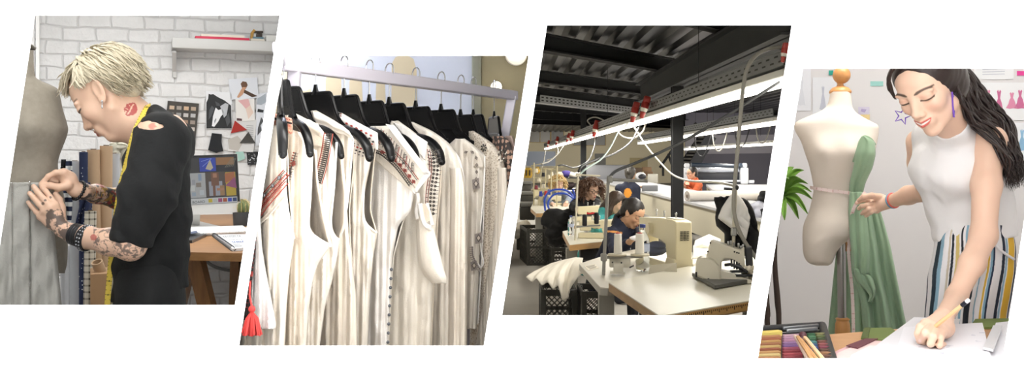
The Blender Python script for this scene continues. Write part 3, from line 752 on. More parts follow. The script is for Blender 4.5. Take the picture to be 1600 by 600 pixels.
mb = MB(); mb.lathe([(0, 0), (12.5 * s, 0)], c0 + Vector((0, 0, 18 * s)), 20); mb.build('soil', mat('pebbles', '#6d6a64', .9, bump=.6), ca)
mb = MB(); rs = []
for i in range(15):
 t = i / 14; rad = 12.2 * s * (math.sin(PI * (.12 + .88 * t)) ** .6 if t < 1 else 0); z = 17 * s + 25 * s * t
 rs.append([c0 + Vector((math.cos(2 * PI * k / 56), math.sin(2 * PI * k / 56), 0)) * max(rad, .0005) * (1 + .10 * math.cos(14 * 2 * PI * k / 56)) + Vector((0, 0, z)) for k in range(56)])
mb.rings(rs); cb = mb.build('cactus', mat('cactus green', '#68734a', .7, var=.2), ca)
mb = MB(); rr = random.Random(4)
for k in range(14):
 for i in range(2, 14):
  t = i / 14; rad = 12.6 * s * math.sin(PI * (.12 + .88 * t)) ** .6 * 1.1; a = 2 * PI * k / 14
  p = c0 + Vector((math.cos(a) * rad, math.sin(a) * rad, 17 * s + 25 * s * t))
  for j in range(3):
   d = Vector((math.cos(a) + rr.uniform(-.7, .7), math.sin(a) + rr.uniform(-.7, .7), rr.uniform(-.3, .9) + t)).normalized(); mb.tube([p, p + d * 2.6 * s], [.0014, .0006], 3)
mb.build('spines', mat('straw spines', '#d9c58c', .7), cb)
bk1 = thing('sketchbook', 'white spiral-bound sketchbook with printed lines at the desk front', 'book', onz(375, 382, ZD))
pg = [onz(334.5, 370.5, ZD), onz(386, 369.4, ZD), onz(383, 391, ZD), onz(364, 393, ZD)]
mb = MB(); mb.prism(pg, (0, 0, .012)); mb.build('pages', mat('sketchbook paper', '#eceef1', .7), bk1)
mb = MB(); mb.tube([pg[0].lerp(pg[3], i / 240) + Vector((.012 * math.cos(i * PI / 6), 0, .010 * math.sin(i * PI / 6) + .011)) for i in range(241)], .0022, 4)
mb.build('spiral', mat('dark wire', '#55575a', .4, .6), bk1)
mb = MB(); f = lambda u, v: ((pg[0] * (1 - u) + pg[1] * u) * (1 - v) + (pg[3] * (1 - u) + pg[2] * u) * v) + Vector((0, 0, .0125))
rr = random.Random(5)
for (v, u0, u1, n, mm) in ((.12, .2, .8, 9, '#3f4348'), (.2, .2, .8, 11, '#8a8d91'), (.42, .3, .85, 8, '#8a8d91'), (.55, .35, .9, 6, '#4a63a8'), (.62, .35, .9, 9, '#7b8398'), (.75, .3, .7, 7, '#8a8d91'), (.85, .3, .8, 9, '#6f7377')):
 for i in range(n):
  u = u0 + (u1 - u0) * i / n; du = (u1 - u0) / n * rr.uniform(.5, .85); mb.prism([f(u, v), f(u + du, v), f(u + du, v + .045), f(u, v + .045)], (0, 0, .0006), mat('ink ' + mm, mm, .8))
mb.build('printing', None, bk1, smooth=False)
mb = MB(); mb.prism([onz(262, 372, ZD), onz(322, 366.5, ZD), onz(322, 370, ZD), onz(300, 380, ZD), onz(262, 380, ZD)], (0, 0, .014)); tag(mb.build('tablet', mat('black glass', '#2b2d30', .3)), 'dark drawing tablet on the desk beside the man', 'tablet')
mb = MB(); mb.prism([onz(280, 363, ZD + .01), onz(306, 359.5, ZD + .01), onz(312, 367, ZD + .01), onz(285, 369, ZD + .01)], (0, 0, .012), mat('sketch paper', '#d5d8dc', .8)); mb.prism([onz(290, 364, ZD + .023), onz(307, 361, ZD + .023), onz(309, 364, ZD + .023), onz(291, 367, ZD + .023)], (0, 0, .002), mat('navy print', '#4b566e', .8))
tag(mb.build('paper_stack', None), 'small stack of papers left of the keyboard', 'papers')
mb = MB(); vbox(mb, W1, 312, 330, 367, 344, .12, .2, .004); vbox(mb, W1, 325, 325, 366, 330, .12, .16, .004); tag(mb.build('paper_ream', mat('white ream', '#e4e6e8', .7)), 'white paper ream lying behind the monitor at the wall', 'papers')
mb = MB(); mb.tube([W1.pt(x, y, .12) for x, y in ((318, 454), (326, 460), (345, 463), (360, 458), (369, 445), (374, 425), (373, 400))], .012, 8, sm=6); tag(mb.build('white_cable', mat('white cable', '#d5d6d6', .5)), 'white cable looping below the desk on the brick wall', 'cable')
mb = MB(); mb.tube([W1.pt(x, y, .06) for x, y in ((318, 402), (330, 414), (350, 421), (376, 424), (400, 422))], .012, 8, sm=6); tag(mb.build('grey_cable', mat('grey cable', '#8a8b8b', .5)), 'grey cable sagging under the desk top', 'cable')
# ------------------------------------------------------------------ the pinning man
VM = VP(190, 250, 2.9); mm = VM.m                          # his plane: about 1.93 mm to a pixel
skin1 = mat('light skin', vcol=True, rough=.48, bump=.08, bscale=160, bdist=.002, **{'Subsurface Weight': .08, 'Subsurface Radius': (.012, .005, .003), 'Subsurface Scale': .6})
man = thing('person', 'man with bleached hair and black t-shirt pinning cloth on the grey dress form', 'person', VM.pt(232, 1020))
SK1 = '#dcb69c'
# head, ears and neck
fw = (VM.r * -1 * math.cos(math.radians(-24)) + VM.n * math.sin(math.radians(-24)))
pit = math.radians(43); fwd = fw * math.cos(pit) - Vector((0, 0, 1)) * math.sin(pit); H1 = .24
O1, R1 = hframe(VM.pt(154, 141, .08), fwd); O1 = O1 - R1 @ (Vector((-.03, .34, 0)) * H1)
S = SDF(.0023); head(S, O1, R1, H1, nose=1.25)
S.cone(VM.pt(184, 158), VM.pt(214, 192), .058, .055, .03, sq=(VM.n, 1.05)); S.cone(VM.pt(214, 192), VM.pt(252, 216), .055, .085, .04, sq=(VM.n, 1.5))
Vh, Qh = S.mesh()
ch = np.tile(np.array(lin(SK1)), (len(Vh), 1)); L1 = local(Vh, O1, R1, H1)
ch = face_paint(ch, L1, '#a8685c', '#5d4536', '#1b1412', browf=.75)
def proj(V):
 Y = V[:, 1]; return 800 + V[:, 0] * F_PX / Y, ROW_H - (V[:, 2] - CAM_Z) * F_PX / Y
def tattoo(c, mask, V, seed, dens=.0, col='#3b3a3c', f=.8, sc=55):
 n = vnoise(V[:, 0] * sc + seed, V[:, 1] * sc, V[:, 2] * sc) + .55 * vnoise(V[:, 0] * sc * 2.7, V[:, 1] * sc * 2.7 + seed, V[:, 2] * sc * 2.7)
 l = vnoise(V[:, 0] * sc * 1.3, V[:, 1] * sc * 1.3 + seed, V[:, 2] * sc * 1.3)
 return blend(c, mask * np.maximum(sstep(dens + .02, dens + .16, n), .9 * sstep(.13, .05, np.abs(l)) * (n > dens - .75)), col, f)
# a kiss printed on the neck: two lips built from their outlines around a point on the skin
def kiss(c, V, C, ux, uy, w, h):
 d = V - np.array(C); a = d @ np.array(ux) / w; b = d @ np.array(uy) / h; side = np.abs(d @ np.cross(np.array(ux), np.array(uy))) < .05
 up = .95 * np.clip(1 - a * a, 0, 1) ** .8 * (1 - .22 * np.exp(-(a / .16) ** 2)); lo = -.95 * np.clip(1 - a * a, 0, 1) ** .75
 m = side & (np.abs(a) < 1) & (b < up) & (b > lo) & ~((np.abs(b - .06 * np.sin(a * 4)) < .09) & (np.abs(a) < .85))
 n = vnoise(a * 9, b * 2.5, 1.0); c = blend(c, (m & (n > -.62)).astype(float), '#a83a3c', .9); return c
KX = (VM.r * .5 + Vector((0, 0, .866))); KY = (VM.r * -.866 + Vector((0, 0, .5)))
ch = kiss(ch, Vh, VM.pt(204, 171, .055), KX, KY, .0225, .0195)
# arms and hands
S = SDF(.0022)
e1, w1 = VM.pt(204, 383, .215), VM.pt(98, 358.5, .075)
S.chain([VM.pt(238, 300, .22), e1], [.045, .041], .02); S.chain([e1, VM.pt(172, 378, .175), VM.pt(134, 370.5, .11), VM.pt(112, 364, .085), w1], [.041, .036, .030, .024, .0215], .02)
N = lambda x, y, o: VM.pt(x, y, o)
hand(S, w1, [N(86, 321, .075), N(78.5, 324, .083), N(71, 329, .078), N(64.5, 338, .066)],
     [[N(79, 309, .065), N(71.5, 299, .045), N(65.5, 293.5, .03)], [N(67, 310, .072), N(59, 300, .055), N(52.5, 291.5, .042)],
      [N(60.5, 318, .07), N(52.5, 309, .055), N(46.5, 302, .045)], [N(56, 330.5, .058), N(49, 322.5, .048), N(44, 316, .04)]],
     [N(95, 340, .04), N(96, 325, .025), N(92, 312, .02), N(87, 303, .018)], rw=.022, rk=.0112, rf=.0093)
S.ell(N(83, 342, .068), (.026, .014, .03), np.array(Matrix((VM.r, VM.n, VM.u)).transposed()), .012)
e2, w2 = VM.pt(208, 318, -.17), VM.pt(118, 297, -.008)
S.chain([VM.pt(225, 270, -.18), e2], [.045, .042], .02); S.chain([e2, VM.pt(185, 310.5, -.15), VM.pt(150, 303, -.09), VM.pt(130, 299, -.02), w2], [.04, .031, .0265, .021, .0205], .02)
hand(S, w2, [N(100, 269.5, 0.010), N(95, 273, -0.010), N(94, 278, -0.025), N(96, 284, -0.040)],
     [[N(87, 269.5, 0.015), N(75.5, 275.5, 0.015), N(65, 286.5, 0.015)], [N(83, 273, -0.010), N(80, 281, -0.010), N(88, 284, -0.010)],
      [N(84, 277, -0.025), N(83, 284, -0.025), N(90, 286, -0.025)], [N(87, 282, -0.040), N(86, 288, -0.040), N(92, 289, -0.035)]],
     [N(106, 290, 0.015), N(92, 293, 0.023), N(78, 290, 0.023), N(65, 289.5, 0.019)], rw=.021, rk=.0112, rf=.0090)
S.ell(N(108, 282, 0.000), (.024, .014, .028), np.array(Matrix((VM.r, VM.n, VM.u)).transposed()), .012)
# trunk under the shirt
Va, Qa = S.mesh()
ca_ = np.tile(np.array(lin(SK1)), (len(Va), 1)); px, py = proj(Va); near = (Va - np.array(VM.C)) @ np.array(VM.n)
ca_ = tattoo(ca_, ((near > .05) & (px > 72) & (px < 106) & (py > 326 + (90 - px) * .1)) * 1.0, Va, 3, .02, '#3f3b3b', .85, 70)
ca_ = tattoo(ca_, ((near > .05) & (px >= 106) & (px < 122)) * 1.0, Va, 9, .25, '#4d4443', .8, 80)
ca_ = tattoo(ca_, ((near > .05) & (px > 146)) * 1.0, Va, 12, .32, '#4d4443', .8, 75)
ca_ = tattoo(ca_, ((near < 0) & (px > 126)) * 1.0, Va, 21, -.05, '#34373a', .9, 60)
ca_ = tattoo(ca_, ((near < 0) & (px > 150)) * 1.0, Va, 31, .35, '#b5443c', .8, 45); ca_ = tattoo(ca_, ((near < 0) & (px > 140)) * 1.0, Va, 41, .5, '#c99b3e', .8, 40)
ca_ = tattoo(ca_, ((near < 0) & (px > 96) & (px < 118) & (py > 270)) * 1.0, Va, 51, .3, '#3f3b3b', .85, 70)
for (x, y, r, cc) in ((146, 371, 5, '#b4534b'), (79, 308, 2, '#33302f'), (67, 318, 2.4, '#33302f'), (71, 313, 2, '#33302f')): ca_ = blend(ca_, ((near > .03) & (np.hypot(px - x, py - y) < r)) * 1.0, cc, .8)
# nails
for (x, y) in ((53.5, 293), (47.5, 303), (45, 317), (66.5, 295)): ca_ = blend(ca_, ((near > .03) & (np.hypot(px - x, py - y) < 1.8)) * 1.0, '#e6c3b2', .7)
S = SDF(.006); S.cone(VM.pt(247, 224), VM.pt(240, 330), .062, .08, .03, sq=(VM.n, 1.6)); S.ell(VM.pt(250, 212, .15), (.07, .07, .06), None, .05)
Vt, Qt = S.mesh(); ct = np.tile(np.array(lin(SK1)), (len(Vt), 1)); px, py = proj(Vt); ct = blend(ct, (np.hypot((px - 238) / 6, (py - 197) / 5) < 1) * 1.0, '#b0564a', .7)
# legs down to the floor, hidden below the opening
S = SDF(.012)
for o in (.09, -.09): S.chain([VM.pt(232, 470, o), VM.pt(226, 700, o), VM.pt(238, 980, o)], [.085, .06, .045], .02); S.cone(VM.pt(238, 990, o), VM.pt(205, 1004, o), .04, .03, .02)
Vl, Ql = S.mesh(); cl = np.tile(np.array(lin(SK1)), (len(Vl), 1))
V, Q = join_np([(Vh, Qh), (Va, Qa), (Vt, Qt), (Vl, Ql)]); np_obj('body', V, Q, skin1, man, np.concatenate([ch, ca_, ct, cl]))
# hair: a cap and swept locks
hair1 = mat('bleached hair', '#cabfa6', .45, var=.25, vscale=90)
mbh = MB()
def flow1(p):
 # whorl behind the crown; sweeps forward over the brow, down at the sides, back at the nape
 if p.x > -.05: return Vector((.8, p.y * .9, -.05 - max(0, .3 - p.z)))
 return Vector((-.25 + .2 * (p.z > .4), p.y * .5, -.9))
rnd = random.Random(11); st = []
for i in range(1500):
 th = math.acos(1 - rnd.random() * 1.25); ph = rnd.uniform(-PI, PI)
 if math.cos(ph) > .1 and th > .8: continue
 if th > 1.25 and abs(ph) < 1.9: continue
 st.append((th, ph))
RS = (.45, .36, .365)
locks(mbh, O1, R1, H1, st, flow1, .22, .013, 5, .05, .42, 4, seed=5, r=RS)
st = [(rnd.uniform(1.2, 2.1), rnd.choice((1, -1)) * rnd.uniform(1.75, 3.14)) for _ in range(620)]
locks(mbh, O1, R1, H1, st, lambda p: Vector((-.3, p.y * .4, -.9)), .24, .012, 6, .06, .42, 4, seed=8, r=RS)
st = [(rnd.uniform(.62, .86), rnd.uniform(-1.5, 1.5)) for _ in range(260)]
locks(mbh, O1, R1, H1, st, lambda p: Vector((.7, p.y * .9, .1)), .12, .011, 5, .07, .5, 4, seed=9, r=RS)
st = [(rnd.uniform(1.6, 2.35), rnd.choice((1, -1)) * rnd.uniform(2.0, 3.14)) for _ in range(420)]
locks(mbh, O1, R1, H1, st, lambda p: Vector((-.15, p.y * .4, -.9)), .17, .011, 5, .05, .5, 4, seed=12, r=RS)
st = [(rnd.uniform(.9, 1.25), rnd.choice((1, -1)) * rnd.uniform(1.25, 2.0)) for _ in range(200)]
locks(mbh, O1, R1, H1, st, lambda p: Vector((.25, p.y * .6, -.7)), .16, .011, 5, .05, .5, 4, seed=10, r=RS)
S = SDF(.004); W_ = lambda p: np.array(O1 + R1 @ (Vector(p) * H1))
S.ell(W_((-.07, 0, .18)), np.array((.435, .355, .35)) * H1, np.array(R1)); S.ell(W_((-.22, 0, 0)), np.array((.2, .24, .26)) * H1, np.array(R1), .03)
S.ell(W_((.36, 0, -.12)), np.array((.36, .5, .37)) * H1, np.array(R1), .02, '-')
for s in (1, -1): S.ell(W_((.06, s * .36, -.12)), np.array((.17, .12, .27)) * H1, np.array(R1), .02, '-')
Vc, Qc = S.mesh(); mbh.add(Vc.tolist(), Qc.tolist()); mbh.build('hair', hair1, man, ang=80)
# earring
mb = MB(); p = VM.pt(159.5, 158, .088); mb.ball(p, .0035, 8); mb.tube([p, p - Vector((0, 0, .014))], .0014, 6); mb.ball(p - Vector((0, 0, .016)), .0042, 8, sc=(.6, .6, 1.6)); mb.build('earring', mat('silver', '#c9c9cc', .25, .9), man)
q = lambda x, y, z: O1 + R1 @ (Vector((x, y, z)) * H1)
mb = MB(); mb.tube([q(.475 + .0 * t, .03 * math.sin(t), -.165 - .022 * (1 - math.cos(t))) for t in np.linspace(-2, 2, 10)], .0012, 5); mb.build('nose_ring', MATS['silver'], man)
# t-shirt
shirt = NT('black cotton'); v_ = shirt.coord(); nz1 = shirt.noise(v_, 14, 4, .6); nz2 = shirt.noise(v_, 900, 1)
shirt.bump(shirt.math('ADD', nz1, shirt.math('MULTIPLY', nz2, .12)), .5, .012); M_shirt = shirt.set(lin('#08090a'), .85, 0, **{'Sheen Weight': .01})
S = SDF(.0045)
T = [(253, 218), (246, 252), (242, 300), (240, 345), (237, 395), (233, 462)]; rr_ = [.068, .085, .095, .099, .105, .105]
for i in range(5): S.cone(VM.pt(*T[i]), VM.pt(*T[i + 1]), rr_[i], rr_[i + 1], .03, sq=(VM.n, 1.45))
S.cone(VM.pt(236, 186), VM.pt(262, 222), .050, .075, .04, sq=(VM.n, 1.6))
S.ell(VM.pt(254, 219, .13), (.075, .08, .075), None, .05); S.ell(VM.pt(254, 219, -.13), (.075, .08, .075), None, .05)
S.cone(VM.pt(252, 222, .155), VM.pt(232, 300, .20), .074, .078, .03); S.cone(VM.pt(234, 300, .20), VM.pt(207, 370, .205), .078, .062, .02)
S.cone(VM.pt(250, 225, -.15), VM.pt(222, 285, -.185), .07, .066, .03)
cuf = (VM.pt(170, 361, .2) + VM.pt(222, 398, .2)) / 2; cn = (VM.pt(200, 372, .205) - VM.pt(232, 300, .2)).normalized()
cn = (cn + Vector((0, 0, -.25)) + VM.r * .1).normalized()
S.half(VM.pt(197, 381, .205) , cn * 1, k=.004) if False else None
# hollow of the sleeve and of the neck, the cut-out slit at the shoulder
def cutfn(X, Y, Z):
 # remove the sleeve beyond its hem: a slab below the hem line but only in front of the trunk
 d = (X - cuf.x) * cn.x + (Y - cuf.y) * cn.y + (Z - cuf.z) * cn.z
 o = (X - VM.C.x) * VM.n.x + (Y - VM.C.y) * VM.n.y
 return np.maximum(-d, .172 - o)
S.func(cutfn, np.array(cuf) - .2, np.array(cuf) + .2, .004, '-')
S.cone(VM.pt(215, 178), VM.pt(229, 196), .066, .060, .01, '-', sq=(VM.n, 1.1))
S.ell(VM.pt(240, 198, .185), (.036, .05, .0105), np.array(Matrix((VM.r * .985 + Vector((0, 0, .17)), VM.n, Vector((0, 0, 1)))).transposed()), .003, '-')
S.half(VM.pt(232, 455), (VM.r.x * .2, VM.r.y * .2, -1))
def folds(X, Y, Z):
 a = (X - VM.C.x) * VM.r.x + (Y - VM.C.y) * VM.r.y; o = (X - VM.C.x) * VM.n.x + (Y - VM.C.y) * VM.n.y; z = Z - VM.C.z
 low = np.clip((-.12 - z) / .2, 0, 1)
 return .006 * vnoise(a * 22 + z * 9, o * 10, z * 4.5) + .008 * low * vnoise(a * 9 - z * 6, o * 8, z * 24 + a * 14) + .004 * vnoise(a * 40 + z * 30, o * 20, z * 18)
V, Q = S.mesh(folds, 2); sh_ = np_obj('t_shirt', V, Q, M_shirt, man)
# seams: collar rib, armhole and sleeve hem
rib = mat('black rib', '#08090a', .9)
# hem of the shirt: rolled band and the trousers
mb = MB(); R_ = []
for (y, xl, xr, d) in ((405, 184, 286, .15), (430, 178, 289, .185), (452, 176, 290, .205), (478, 176, 291, .21), (560, 178, 288, .21), (700, 185, 272, .13), (1000, 205, 262, .11)):
 R_.append([VM.pt((xl + xr) / 2 + (xr - xl) / 2 * math.cos(t), y, d * math.sin(t)) for t in np.linspace(0, 2 * PI, 40, endpoint=False)])
mb.rings(R_); mb.build('trousers', mat('black denim', '#0a0b0c', .8, bump=.3, bscale=40), man)
# bracelets on both wrists
leather = mat('black leather', '#17171a', .35, bump=.2, bscale=80); steel = mat('steel stud', '#b9bbbf', .25, .9)
def bracelet(c, axis, r, width, m, name, fl=1.0):
 a = Vector(axis).normalized(); mb = MB(); x = a.orthogonal().normalized(); y = a.cross(x)
 prof = [(r, -width / 2), (r + .004, -width / 2), (r + .005, 0), (r + .004, width / 2), (r, width / 2)]
 rg = [[c + a * z + (x * math.cos(t) + y * math.sin(t)) * q for t in np.linspace(0, 2 * PI, 28, endpoint=False)] for q, z in prof]
 mb.rings(rg + [rg[0]], cap0=False, cap1=False); return mb.build(name, m, man), a, x, y
ax = VM.pt(134, 371, .11) - VM.pt(112, 364, .085); cA = VM.pt(119, 366.5, .094)
for i in range(5): bracelet(cA + ax.normalized() * (i * .0075 - .008), ax, .0272 + i * .0005, .0062, leather, 'leather_bracelet')
cB = VM.pt(136.5, 372.5, .115); b_, a_, x_, y_ = bracelet(cB - ax.normalized() * .004, ax, .0325, .022, leather, 'studded_bracelet')
mb = MB()
for k in range(22):
 t = 2 * PI * k / 22
 for q in (-.008, .0): mb.box(cB + a_ * q + (x_ * math.cos(t) + y_ * math.sin(t)) * .038, (.0048, .0048, .003), Matrix((a_, (y_ * math.cos(t) - x_ * math.sin(t)), (x_ * math.cos(t) + y_ * math.sin(t)))).transposed(), .001)
mb.build('studs', steel, b_)
ax2 = VM.pt(130, 299, -.02) - VM.pt(118, 297, -.008); cC = VM.pt(123, 298, -.012); a = ax2.normalized(); a = (a + Vector((0, 0, -.25))).normalized(); x = a.orthogonal().normalized(); y = a.cross(x)
mb = MB()
for k in range(19): t = 2 * PI * k / 19; mb.ball(cC + (x * math.cos(t) + y * math.sin(t)) * .0275, .0052, 10)
mb.build('bead_bracelet', mat('black beads', '#121214', .2), man)
# --- tape measure round his neck
yel = mat('yellow tape', '#e2c64a', .5); ink = mat('tape ink', '#2a2618', .7); whb = mat('tape reverse', '#e7e2cf', .6)
tp = [(231, 163, .0), (231, 165, .055), (224, 178, .085), (214, 198, .105), (207, 218, .11), (200.5, 245, .105), (194, 270, .10), (188.5, 292, .10), (184.5, 315, .10), (181, 340, .09), (177, 375, .06), (174, 402, .03), (171.5, 430, .02), (167.5, 480, .02), (166, 540, .02)]
pts = [VM.pt(*q) for q in spline(tp, 14)]
mb = MB(); tape(mb, pts, .0165, [(VM.n * .9 - VM.r * .3 + Vector((0, 0, .5 if i < 40 else .05))).normalized() for i in range(len(pts))], yel, ink)
tm = tag(mb.build('tape_measure', None, smooth=False), 'yellow tape measure hanging round the neck of the man in black', 'tape measure')
mb = MB(); pts = [VM.pt(*q) for q in spline([(184, 330, -.02), (180, 380, -.02), (178, 415, -.02), (175, 450, -.01), (175, 520, 0)], 10)]
mb.strip(pts, .0165, .0012, VM.n); mb.build('reverse_end', whb, tm)
# --- dress form at the left edge
VF = VP(48, 250, 2.91); fb = NT('grey linen'); v_ = fb.coord(); w_ = fb.noise(v_, 420, 2); fb.bump(w_, .25, .002); M_form = fb.set(fb.mix(fb.noise(v_, 60, 3), lin('#857d70'), lin('#9b9385')), .85)
df = thing('dress_form', 'grey linen dress form torso on the left with pinned muslin skirt', 'dress form', VF.pt(45, 1020))
def form_rings(vp, rows, n=56, ex=2.2, bumps=()):
 """rows: (py, xl, xr, half depth); bumps: (px, py, sx, sy, height) swell the near side"""
 R_ = []
 for (y, xl, xr, d) in spline(rows, 4):
  ring = []
  for k in range(n):
   t = 2 * PI * k / n; c, s = math.cos(t), math.sin(t); cx = abs(c) ** (2 / ex) * (1 if c > 0 else -1); sy = abs(s) ** (2 / ex) * (1 if s > 0 else -1)
   x = (xl + xr) / 2 + (xr - xl) / 2 * cx; o = d * sy
   if s > 0:
    for (bx, by, wx, wy, hh) in bumps: o += hh * math.exp(-((x - bx) / wx) ** 2 - ((y - by) / wy) ** 2) * s ** .5
   ring.append(vp.pt(x, y, o))
  R_.append(ring)
 return R_
mb = MB(); mb.rings(form_rings(VF, [(78, 20, 52.5, .05), (100, 20, 53, .052), (119, 18, 55, .056), (126, 10, 64, .062), (133, -5, 80, .07), (139, -14, 90, .078), (150, -18, 94, .085), (170, -20, 98, .095), (190, -22, 104, .10), (203, -23, 106.5, .102), (217, -22, 103, .10), (235, -16, 96, .092), (252, -12, 91, .085), (272, -13, 92, .088), (300, -18, 99, .098), (340, -22, 105, .108), (380, -23, 106, .112), (410, -23, 105, .112), (427, -22, 101, .11)], 64, 2.2, ((45, 198, 26, 24, .030), (97, 200, 16, 22, .018))))
tor = mb.build('torso', M_form, df)
mb = MB(); mb.prism([VF.pt(66.5, y, o) for y, o in ((125, .07), (125, .071))] + [VF.pt(66.5, 126, .071)], VF.r * .001)
mb = MB(); c = VF.pt(36, 77); R0 = 17 * VF.m
mb.lathe([(R0 * 1.04, 0), (R0 * 1.1, .006), (R0 * 1.02, .011), (R0 * .8, .016), (R0 * .55, .019), (R0 * .3, .03), (0, .034)], c, 32); mb.build('neck_cap', mat('tarnished brass', '#5c574b', .45, .5, bump=.5, bscale=120), df)
mb = MB(); mb.cyl(VF.pt(45, 420), VF.pt(45, 980), .018); mb.lathe([(.0, 0), (.19, 0), (.19, .02), (.03, .05), (.02, .06)], VF.pt(45, 1018), 24); mb.build('stand', mat('dark iron', '#2c2b2a', .5, .6), df)
# muslin skirt wrapped on the form
mus = NT('grey muslin'); v_ = mus.coord(); n1 = mus.noise(v_, 26, 5, .65); n2 = mus.noise(v_, 500, 2); mus.bump(mus.math('ADD', n1, mus.math('MULTIPLY', n2, .2)), .45, .012); M_mus = mus.set(mus.mix(n1, lin('#a9a7a0'), lin('#bab8b1')), .9)
def skirt(U, Vv):
 y = 285 + 250 * Vv; out = np.zeros(U.shape + (3,)); xr = np.interp(y, [285, 330, 368, 420, 476, 540], [62, 76, 84.5, 90, 95.5, 102]); xl = np.interp(y, [285, 380, 540], [-20, -40, -70])
 for i in np.ndindex(U.shape):
  t = U[i]; x = xl[i] + (xr[i] - xl[i]) * t
  dome = math.sqrt(max(0, 1 - ((x - 42) / 86) ** 2)); o = .085 + .045 * dome + .012 * Vv[i]
  o += .006 * math.sin(x * .33 + y[i] * .006) * Vv[i] + .004 * math.sin(y[i] * .11 + x * .15) - .016 * math.exp(-((x - 47 - (y[i] - 285) * .0) / 1.6) ** 2) - .010 * math.exp(-((x - 19) / 1.6) ** 2)
  if t > .97: o -= .03 * (t - .97) / .03
  out[i] = VF.pt(x, y[i], o)
 return out[..., 0], out[..., 1], out[..., 2]
V, Q = grid_np(skirt, 90, 70); sk = np_obj('muslin_skirt', V, Q, M_mus); sk.modifiers.new('thickness', 'SOLIDIFY').thickness = .002
tag(sk, 'stiff grey muslin skirt pinned in pleats to the dress form', 'skirt')
mb = MB()
for (x, y0, y1, bow) in ((18.5, 286, 300, 0), (46.6, 284, 292, 0)):
 a = VF.pt(x, y0, .142); b = VF.pt(x + .6, y1, .136); mb.tube([a, b], .0009, 5); mb.ball(a, .0026, 8)
for y in (300, 332, 369, 418, 440): mb.tube([VF.pt(46.4, y, .137), VF.pt(46.9, y + 12, .136)], .0009, 5)
mb.tube([VF.pt(19.2, 302, .132), VF.pt(19, 345, .131)], .0013, 5, m=None)
mb.build('pins', mat('steel pin', '#d5d5d3', .25, .8), sk)
mb = MB(); mb.strip([VF.pt(x, y, o) for x, y, o in ((-5, 286, .13), (20, 286.5, .137), (40, 287, .1365), (62, 289, .128), (78, 291, .114))], .003, .0015, VF.n); mb.build('waist_fold', M_mus, sk)
# --- rolls of cloth and things behind the hands
VR = VP(140, 300, 3.9)
navy = patt('navy dot cotton', lambda t, v: dots(t, v, '#26304f', '#cfd3dc', 58, .16))
bdots = patt('black dot cotton', lambda t, v: dots(t, v, '#1b1b1e', '#e3e3e0', 70, .3))
bstripe = patt('blue stripe cotton', lambda t, v: stripes(t, v, 2, '#e8e8e6', '#222c45', .036, .52))
def plaidf(t, v):
 s = t.sep(v); a = t.math('LESS_THAN', t.math('FRACT', t.math('MULTIPLY', s[2], 1 / .026)), .28); b = t.math('LESS_THAN', t.math('FRACT', t.math('MULTIPLY', t.math('ADD', s[0], t.math('MULTIPLY', s[1], .5)), 1 / .022)), .28)
 return t.mix(t.math('MULTIPLY', t.math('ADD', a, b), .5), lin('#d6cfbf'), lin('#4a4438'))
plaid = patt('check cotton', plaidf)
kraft = mat('kraft board', '#c2a382', .75, var=.05); grw = mat('grey vinyl', '#b9bcc0', .5)
roll('fabric_roll', 130.5, 237.5, 130, 560, 6.2, navy, 'navy fabric roll with white dots standing behind the hands', off=.05)
roll('cardboard_roll', 146, 234, 151, 560, 9.5, kraft, 'left of two tall brown cardboard rolls behind the bracelets', 'cardboard roll', off=0.0)
roll('cardboard_roll', 166, 228, 163, 560, 9.5, kraft, 'right of two tall brown cardboard rolls, nearest the tape measure', 'cardboard roll', off=-.02)
roll('fabric_roll', 178, 240, 178, 560, 9, grw, 'grey vinyl roll standing between the cardboard roll and the man', off=-.1)
roll('fabric_roll', 141.5, 330, 138, 560, 8.4, plaid, 'cream and brown checked fabric roll standing below the studded bracelet', off=.12)
roll('fabric_roll', 117, 252, 119, 560, 8.5, mat('pale grey cloth', '#c3c6ca', .8), 'pale grey fabric roll left of the navy dotted roll', off=-.03)
# hanging cloths
def cloth(name, rows, off, m, label, cat='cloth', vp=VR, amp=.012, fr=.5, group=None):
 def fn(U, Vv):
  ys = np.array([r[0] for r in rows]); y = ys[0] + (ys[-1] - ys[0]) * Vv; xl = np.interp(y, ys, [r[1] for r in rows]); xr = np.interp(y, ys, [r[2] for r in rows]); x = xl + (xr - xl) * U; o = np.zeros(U.shape + (3,))
  for i in np.ndindex(U.shape): o[i] = vp.pt(x[i], y[i], off + amp * math.sin((x[i] - xl[i]) * fr + 1.3))
  return o[..., 0], o[..., 1], o[..., 2]
 V, Q = grid_np(fn, 22, 24); ob = np_obj(name, V, Q, m); ob.modifiers.new('thickness', 'SOLIDIFY').thickness = .003; return tag(ob, label, cat, group)
cloth('cloth_remnant', [(249, 96, 108), (262, 95, 107), (300, 93, 106), (345, 92, 104)], .03, bdots, 'black cloth with white dots hanging beside the dress form')
cloth('striped_cloth', [(246, 104, 112), (262, 103, 113), (300, 98, 113), (345, 97, 111), (372, 100, 110)], .06, bstripe, 'white cloth with navy stripes hanging behind the hands')
cloth('navy_drape', [(285, 132, 141), (300, 130, 143), (330, 122, 144), (348, 118, 140), (375, 122, 137)], .10, navy, 'navy dotted cloth draped diagonally in front of the rolls')
cloth('white_cloth_stack', [(385, 93, 127), (420, 94, 128), (480, 95, 129), (560, 95, 130)], -.05, mat('white cotton', '#dfe1e4', .85, bump=.4, bscale=30), 'folded white cloth hanging below the man\'s wrist', amp=.004)
mb = MB(); vbox(mb, VR, 141, 427, 172, 560, .16, .22, .004); tag(mb.build('cardboard_box', mat('box board', '#a98560', .8, var=.06), base=None), 'brown cardboard box standing left of the man\'s hip', 'box')
t = thing('cardboard_tube', 'short open cardboard tube leaning out of the brown box', 'tube', VR.pt(154, 427, .32))
